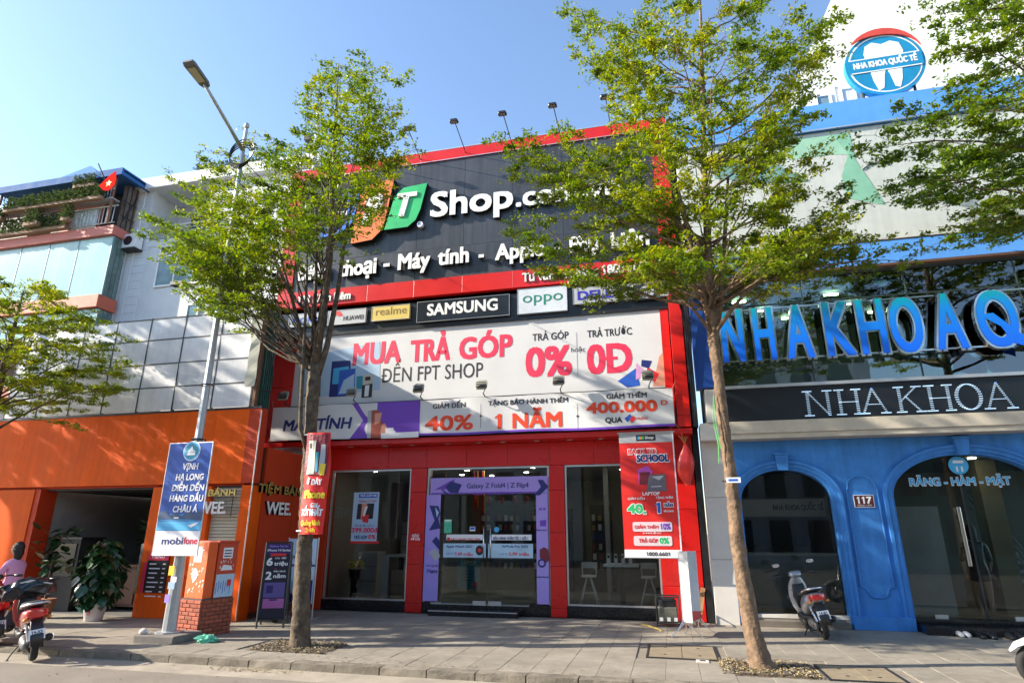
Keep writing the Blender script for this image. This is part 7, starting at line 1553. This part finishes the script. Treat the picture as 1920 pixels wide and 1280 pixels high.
    b = MB()
    for s in (-1, 1): b.bar((.62, s*.07, .235), (.47, s*.06, .66), .02, 8)
    b.bar((.47, 0, .60), (.33, 0, .98), .022); b.build('fork', acc, t)
    b = MB(); b.loft([((.26, 0, .98), .08, .035, UPZ, SY), ((.31, 0, 1.0), .12, .055, UPZ, SY), ((.40, 0, .99), .11, .06, (-.3, 0, 1), SY), ((.46, 0, .97), .07, .045, (-.3, 0, 1), SY)], 14, 3); hc = b.build('handlebar_cover', col if col != redpaint else bplast, t, smooth=True)
    b = MB(); b.loft([((.44, 0, .97), .06, .04, (-.3, 0, 1), SY), ((.475, 0, .96), .05, .032, (-.3, 0, 1), SY)], 14, 3); b.build('headlight', mat('lens_clear', (.6, .62, .65), .08, coat=1.), t, smooth=True)
    b = MB(); b.tube([(.24, .34, .99), (.29, .22, 1.01), (.32, 0, 1.01), (.29, -.22, 1.01), (.24, -.34, .99)], .013, 8); b.build('handlebar', framem, t, smooth=True)
    for s in (-1, 1):
        b = MB(); b.bar((.27, s*.26, 1.0), (.22, s*.37, .985), .021, 10); b.build('grip', bplast, t, smooth=True)
        b = MB(); b.bar((.33, s*.20, 1.0), (.27, s*.36, .975), .007, 6); b.build('brake_lever', acc, t)
        if not mirrors: continue
        b = MB(); b.tube([(.29, s*.17, 1.02), (.28, s*.24, 1.12), (.27, s*.30, 1.17)], .007, 6); b.loft([((.285, s*.31, 1.19), .075, .042, UPZ, SY), ((.265, s*.31, 1.19), .08, .048, UPZ, SY), ((.25, s*.31, 1.19), .07, .038, UPZ, SY)], 14, 2.6); mr_ = b.build('mirror', bplast, t, smooth=True)
        b = MB(); b.loft([((.249, s*.31, 1.19), .064, .034, UPZ, SY), ((.246, s*.31, 1.19), .062, .032, UPZ, SY)], 14, 2.6); b.build('mirror_glass', chrome, mr_)
    # engine, exhaust, stands
    b = MB(); b.loft([((-.15, .06, .25), .05, .06, UPZ, SY), ((-.35, .09, .25), .06, .08, UPZ, SY), ((-.62, .10, .24), .045, .075, UPZ, SY), ((-.70, .10, .24), .02, .03, UPZ, SY)], 12); b.build('engine', mat('engine_alloy', (.20, .20, .20), .45, .6, var=.3), t, smooth=True)
    b = MB(); b.tube([(-.15, -.08, .18), (-.35, -.13, .20), (-.45, -.14, .24)], .018, 8); b.tube([(-.42, -.145, .24), (-.5, -.15, .26), (-.80, -.16, .33), (-.86, -.16, .345)], [.03, .05, .052, .02], 14); ex = b.build('exhaust', mat('exhaust_black', (.04, .04, .04), .35, .5), t, smooth=True)
    b = MB(); b.loft([((-.52, -.195, .28), .012, .035, (.2, 0, 1), SY), ((-.76, -.208, .33), .012, .035, (.2, 0, 1), SY)], 8, 5); b.build('heat_shield', chrome, ex)
    b = MB(); b.bar((-.70, .07, .30), (-.58, .10, .56), .022, 10); b.torus((-.64, .085, .43), .028, .006, 12, 5, 'z'); b.torus((-.62, .09, .48), .028, .006, 12, 5, 'z'); b.build('shock_absorber', acc, t)
    b = MB(); b.tube([(-.18, .08, .22), (-.22, .20, .10), (-.27, .27, .008)], .011, 8); b.box(-.32, -.24, .25, .31, .0, .01); b.build('side_stand', framem, t)
    b = MB()
    for s in (-1, 1): b.bar((-.22, s*.08, .20), (-.34, s*.15, .12), .011, 6)
    b.bar((-.34, -.15, .12), (-.34, .15, .12), .011, 6); b.build('centre_stand', framem, t)
    t.scale = (sc,)*3; t.location = pos; t.rotation_mode = 'XYZ'; t.rotation_euler = (Matrix.Rotation(heading, 3, 'Z') @ Matrix.Rotation(-pitch, 3, 'Y') @ Matrix.Rotation(lean, 3, 'X')).to_euler()
    return t
redpaint = mat('red_metallic', (.33, .008, .010), .22, .3, var=.04, coat=1.)
silver = mat('silver_paint', (.42, .43, .46), .28, .5, var=.05, coat=.6)
whitepaint = mat('pearl_white', (.78, .77, .74), .25, var=.02, coat=1.)
blackpaint = mat('gloss_black_paint', (.012, .012, .014), .2, coat=1.)
def place(contact, hd, base=-.60):
    return (contact[0]-base*math.cos(hd), contact[1]-base*math.sin(hd))
c_ = gz(60, 1240, -.09); hd = R(147); x, y = place((c_.x, c_.y), hd, -.56); s1 = scooter('dark red scooter with a black seat, its rear wheel on the road by the kerb', redpaint, (x, y, -.045), hd, lean=R(-8), pitch=R(3.4), plate=('14-X5', '891.87'), accent=alu, mirrors=False, sc=.93)
hd = R(147); x, y = place((c_.x-1.32, c_.y+.5), hd, -.56); s2 = scooter('red scooter cut off by the left edge of the picture', redpaint, (x, y, -.045), hd, lean=R(-8), pitch=R(3.4), plate=('14-Z1', '345.20'), accent=alu, mirrors=False, sc=.93)
hd = R(93); x, y = place((2.27, 11.45), hd, -.56); s3 = scooter('silver and black scooter parked with its back to the road before the left blue arch', silver, (x, y, .0), hd, lean=R(-9), plate=('14-B1', '082.16'), accent=chrome, sc=.93)
s4 = scooter('white scooter at the lower right corner with only its front wheel in view', whitepaint, (4.42, 8.52, .0), R(178), lean=R(-6), accent=alu)
s5 = scooter('black scooter parked behind the price board against the orange wall', blackpaint, (-7.35, 11.55, 0), R(100), lean=R(-7), plate=('14-K1', '227.45'), accent=alu, mirrors=False, sc=.93)
# black rain cover thrown over the handlebar of the red scooter
c = s1.matrix_basis.copy(); c = Matrix.LocRotScale(s1.location, s1.rotation_euler, s1.scale)
t = empty('rain_cape', tuple(c @ Vector((.3, 0, .8))), 'black rain cape with silver strips bundled over the handlebar of the dark red scooter', 'rain cape')
bm = bmesh.new(); bmesh.ops.create_icosphere(bm, subdivisions=4, radius=1); r = random.Random(9)
for v in bm.verts:
    d = v.co.normalized(); n_ = 1+.14*math.sin(d.x*6+d.y*5)*math.cos(d.z*5+1)+.07*math.sin(d.y*13+d.z*9)
    v.co = Vector((.28+d.x*.17*n_, d.y*.33*n_*(1-.2*d.z), .93+d.z*.135*n_-(.10 if d.z < -.2 else 0)*abs(d.y)))
me = bpy.data.meshes.new('cape'); bm.to_mesh(me); bm.free(); me.materials.append(mat('wet_black_nylon', (.015, .017, .022), .22, var=.3, bump=.5, bscale=12)); me.polygons.foreach_set('use_smooth', [True]*len(me.polygons))
me.transform(c); me.transform(Matrix.Translation(-ORG[t.name])); o = bpy.data.objects.new('cape', me); COL.objects.link(o); o.parent = t
b = MB(); b.loft([(c @ Vector((.16, .10, 1.02)), .035, .006, (0, -.3, 1), (.7, .7, 0)), (c @ Vector((.13, -.02, 1.04)), .035, .006, (0, -.3, 1), (.7, .7, 0))], 8, 5); b.loft([(c @ Vector((.12, -.18, .98)), .02, .006, (0, -.3, 1), (.7, .7, 0)), (c @ Vector((.11, -.26, .95)), .02, .006, (0, -.3, 1), (.7, .7, 0))], 8, 5); b.build('reflective_strip', white, t)
# ================================================================== PEOPLE
def person(label, J, rad, skinM, clothM, loc=(0, 0, 0), rz=0., head=None, facing=(0, -1, 0), hairM=None, hair_long=True, hands=(), bottoms=None, split_z=None, sleeves=None):
    """J: joints, bones as index pairs, one skinned surface for the whole body"""
    t = empty('person', loc, label, 'person'); t.rotation_euler = (0, 0, rz); ORG[t.name] = Vector((0, 0, 0))
    pts, bones = J; me = bpy.data.meshes.new('body'); me.from_pydata(pts, bones, []); o = bpy.data.objects.new('body', me); COL.objects.link(o); o.parent = t
    sk_ = o.modifiers.new('skin', 'SKIN'); sk_.use_smooth_shade = True
    for v, rr in zip(me.skin_vertices[0].data, rad): v.radius = (rr if hasattr(rr, '__len__') else (rr, rr))
    me.skin_vertices[0].data[0].use_root = True
    su = o.modifiers.new('sub', 'SUBSURF'); su.levels = su.render_levels = 2
    dg = bpy.context.evaluated_depsgraph_get(); me2 = bpy.data.meshes.new_from_object(o.evaluated_get(dg)); bpy.data.objects.remove(o)
    o = bpy.data.objects.new('body', me2); COL.objects.link(o); o.parent = t; me2.materials.clear()
    me2.materials.append(skinM); me2.materials.append(clothM); me2.materials.append(bottoms or clothM)
    for p in me2.polygons: p.material_index = split_z(p.center); p.use_smooth = True
    h = Vector(head); fz = Vector(facing).normalized(); sd = Vector((0, 0, 1)).cross(fz)
    bm = bmesh.new(); bmesh.ops.create_icosphere(bm, subdivisions=3, radius=1)
    for v in bm.verts:
        d = v.co.copy(); x, y, z = d.x*.078, d.y*.095, d.z*.118      # y forward in face space
        if z < -.02: x *= 1-.35*min(1, (-z-.02)/.1); y *= 1-.10*min(1, (-z-.02)/.1)
        if y > .04: y += .022*math.exp(-((x/.018)**2+((z+.012)/.030)**2)); y -= .010*(math.exp(-(((abs(x)-.032)/.016)**2+((z-.018)/.014)**2))); y += .006*math.exp(-((x/.026)**2+((z+.055)/.010)**2))
        if abs(d.x) > .9 and abs(d.z) < .25: x *= 1.13
        v.co = h+sd*x+fz*y+Vector((0, 0, z))
    hm = bpy.data.meshes.new('head'); bm.to_mesh(hm); bm.free(); hm.materials.append(skinM)
    ho = bpy.data.objects.new('head', hm); COL.objects.link(ho); ho.parent = t; hm.polygons.foreach_set('use_smooth', [True]*len(hm.polygons))
    b = MB()
    for s in (-1, 1): e = h+sd*s*.031+fz*.082+Vector((0, 0, .018)); b.loft([(e-fz*.004, .013, .007, UPZ, sd), (e+fz*.004, .011, .005, UPZ, sd)], 8)
    m_ = h+fz*.088+Vector((0, 0, -.055)); b.use(mat('eye_dark', (.02, .012, .01), .3)); b.build('eyes', None, t)
    b = MB(); b.loft([(m_-fz*.006, .022, .006, UPZ, sd), (m_+fz*.003, .018, .004, UPZ, sd)], 8); b.build('mouth', mat('lip', (.30, .08, .07), .5), t)
    bm = bmesh.new(); bmesh.ops.create_icosphere(bm, subdivisions=3, radius=1)
    for v in bm.verts:
        d = v.co.copy(); x, y, z = d.x*.086, d.y*.100-.014, d.z*.120+.014
        if y > .035 and z < .06: y = .035-.01*abs(d.x)
        if z < -.02 and hair_long: z = -.02+(z+.02)*2.6; y -= .02
        v.co = h+sd*x+fz*y+Vector((0, 0, z))
    hm = bpy.data.meshes.new('hair'); bm.to_mesh(hm); bm.free(); hm.materials.append(hairM); ho = bpy.data.objects.new('hair', hm); COL.objects.link(ho); ho.parent = t; hm.polygons.foreach_set('use_smooth', [True]*len(hm.polygons))
    for (w, d_, s) in hands:                                   # wrist, direction, thumb side
        w = Vector(w); d_ = Vector(d_).normalized(); pn = Vector((0, 0, 1)) if abs(d_.z) < .7 else fz; sdh = d_.cross(pn).normalized(); pn = sdh.cross(d_).normalized()
        b = MB(); b.loft([(w, .024, .016, pn, sdh), (w+d_*.04, .036, .015, pn, sdh), (w+d_*.085, .038, .013, pn, sdh), (w+d_*.095, .034, .010, pn, sdh)], 10)
        for k, l in enumerate((.062, .072, .068, .052)):
            p0 = w+d_*.085+sdh*(-.027+.018*k); p1 = p0+d_*l*.5-pn*.006; p2 = p1+d_*l*.35-pn*.018; b.tube([p0, p1, p2], [.0085, .008, .006], 6)
        p0 = w+d_*.03+sdh*s*.03; b.tube([p0, p0+sdh*s*.022+d_*.025, p0+sdh*s*.026+d_*.05-pn*.01], [.011, .010, .007], 6); b.build('hand', skinM, t, smooth=True)
    return t
skinm = mat('skin', (.50, .28, .18), .5, var=.06); skind = mat('skin_tan', (.36, .19, .12), .5, var=.06); hairm = mat('black_hair', (.012, .009, .008), .45, var=.3, bump=.4, bscale=90)
pinkm = mat('pink_shirt', (.62, .30, .48), .8, var=.08, bump=.3, bscale=14); dkm = mat('dark_trousers', (.02, .02, .028), .8, var=.2, bump=.3, bscale=12)
# seated person in pink, seen from the side, at the left edge; sits on a low stool
X, Yp = -11.72, 9.45
pts = [(X, Yp, .50), (X, Yp+.01, .70), (X-.01, Yp, .92), (X-.02, Yp-.01, 1.06), (X-.02, Yp-.02, 1.17),
       (X-.08, Yp-.13, 1.02), (X-.14, Yp-.20, .80), (X-.36, Yp-.22, .74),
       (X-.06, Yp+.14, 1.02), (X-.10, Yp+.20, .80), (X-.32, Yp+.10, .74),
       (X-.05, Yp-.10, .48), (X-.42, Yp-.13, .50), (X-.45, Yp-.13, .26), (X-.43, Yp-.13, .06), (X-.56, Yp-.14, .035),
       (X-.05, Yp+.10, .48), (X-.42, Yp+.12, .50), (X-.40, Yp+.12, .26), (X-.36, Yp+.12, .06), (X-.49, Yp+.13, .035)]
bn_ = [(0, 1), (1, 2), (2, 3), (3, 4), (3, 5), (5, 6), (6, 7), (3, 8), (8, 9), (9, 10), (0, 11), (11, 12), (12, 13), (13, 14), (14, 15), (0, 16), (16, 17), (17, 18), (18, 19), (19, 20)]
rd = [.15, .135, .145, .10, .045, .065, .048, .032, .065, .048, .032, .10, .075, .06, .04, .032, .10, .075, .06, .04, .032]
person('person in a pink shirt with dark hair sitting at the left edge', (pts, bn_), rd, skinm, pinkm, head=(X-.04, Yp-.03, 1.30), facing=(-1, -.35, -.1), hairM=hairm, hair_long=True, bottoms=dkm,
       hands=(((X-.36, Yp-.22, .74), (-1, .2, -.1), 1), ((X-.32, Yp+.10, .74), (-1, 0, -.1), -1)), split_z=lambda c: 0 if c.z > 1.13 or (c.x < X-.24 and c.z > .66) else (2 if c.z < .58 else 1))
t = empty('stool', (X, Yp, 0), 'low dark plastic stool under the seated person', 'stool'); b = MB(); b.lathe([(.20, 0), (.16, .36), (.17, .38), (.02, .385)], (X, Yp, 0), 14); b.build('seat', bplast, t)
# person in black shorts and top walking into the clinic, seen from behind through the glass
X, Yp = 5.50, 13.75; zf = .14
pts = [(X, Yp, .92), (X, Yp, 1.10), (X, Yp, 1.28), (X, Yp, 1.42), (X, Yp+.01, 1.50),
       (X-.17, Yp, 1.38), (X-.23, Yp+.02, 1.12), (X-.24, Yp-.04, .90), (X+.17, Yp, 1.38), (X+.23, Yp+.03, 1.12), (X+.22, Yp+.12, .92),
       (X-.09, Yp, .86), (X-.10, Yp+.06, .52), (X-.10, Yp-.02, .22), (X-.10, Yp+.10, .175), (X+.09, Yp, .86), (X+.09, Yp+.0, .52), (X+.10, Yp+.10, .22), (X+.10, Yp+.22, .175)]
bn_ = [(0, 1), (1, 2), (2, 3), (3, 4), (3, 5), (5, 6), (6, 7), (3, 8), (8, 9), (9, 10), (0, 11), (11, 12), (12, 13), (13, 14), (0, 15), (15, 16), (16, 17), (17, 18)]
rd = [.14, .125, .14, .10, .045, .06, .042, .028, .06, .042, .028, .09, .06, .038, .032, .09, .06, .038, .032]
person('person in black with bare legs seen from behind inside the right arch', (pts, bn_), rd, skind, blackm, head=(X, Yp+.02, 1.63), facing=(0, 1, 0), hairM=hairm, hair_long=True,
       hands=(((X-.24, Yp-.04, .90), (0, -.1, -1), 1), ((X+.22, Yp+.12, .92), (0, .1, -1), -1)), split_z=lambda c: 0 if c.z < .76 or c.z > 1.46 or (abs(c.x-X) > .20 and c.z < 1.1) else 1)
t = empty('handbag', (5.72, 13.85, .62), 'small dark handbag carried by the person inside the right arch', 'handbag'); b = MB(); b.loft([((5.74, 13.85, .62), .05, .10, (0, 1, 0), (1, 0, 0)), ((5.74, 13.85, .66), .06, .12, (0, 1, 0), (1, 0, 0)), ((5.74, 13.85, .80), .04, .11, (0, 1, 0), (1, 0, 0))], 12, 4); b.build('bag', blackm, t); b = MB(); b.tube([(5.74, 13.77, .80), (5.73, 13.82, .92), (5.74, 13.93, .80)], .008, 6); b.build('strap', blackm, t)

# ================================================================== OTHER SIDE OF THE STREET (mirrored in the glass)
wins = mat('far_window', (.05, .06, .07), .15)
for k, (x0, x1, h, M_, lab) in enumerate(((-34, -22.2, 11, greyw, 'grey house across the road, furthest left behind the viewer'), (-22, -13.2, 8, cream, 'cream house across the road behind the viewer'), (-13, -5.2, 12, bkwhite, 'white four storey house across the road behind the viewer'), (-5, 2.8, 9.5, mat('ochre_render', (.42, .30, .14), .8), 'ochre house across the road behind the viewer'), (3, 11.8, 13, greyw, 'tall grey house across the road behind the viewer'), (12, 24, 9, mat('green_render', (.20, .30, .24), .8), 'green house across the road, furthest right behind the viewer'))):
    t = empty('street_house', ((x0+x1)/2, -13, 0), lab, 'house')
    b = MB(); b.box(x0, x1, -20, -13, -.1, h); b.build('wall', M_, t); b = MB(); b.box(x0-.1, x1+.1, -20.1, -12.7, h, h+.25); b.build('roof', concrete, t)
    n = int((x1-x0)/1.9)
    for j in range(int((h-.6)/3)):
        for i in range(n):
            xa = x0+.5+i*(x1-x0-.6)/n; w = MB(); w.box(xa, xa+1.1, -13.0, -12.96, .5+j*3.05, 2.3+j*3.05); w.build('window', wins, t)
b = MB(); b.box(-60, 60, -13, -9.5, -.15, 0); b.build('opposite_sidewalk', gut, kind='structure')
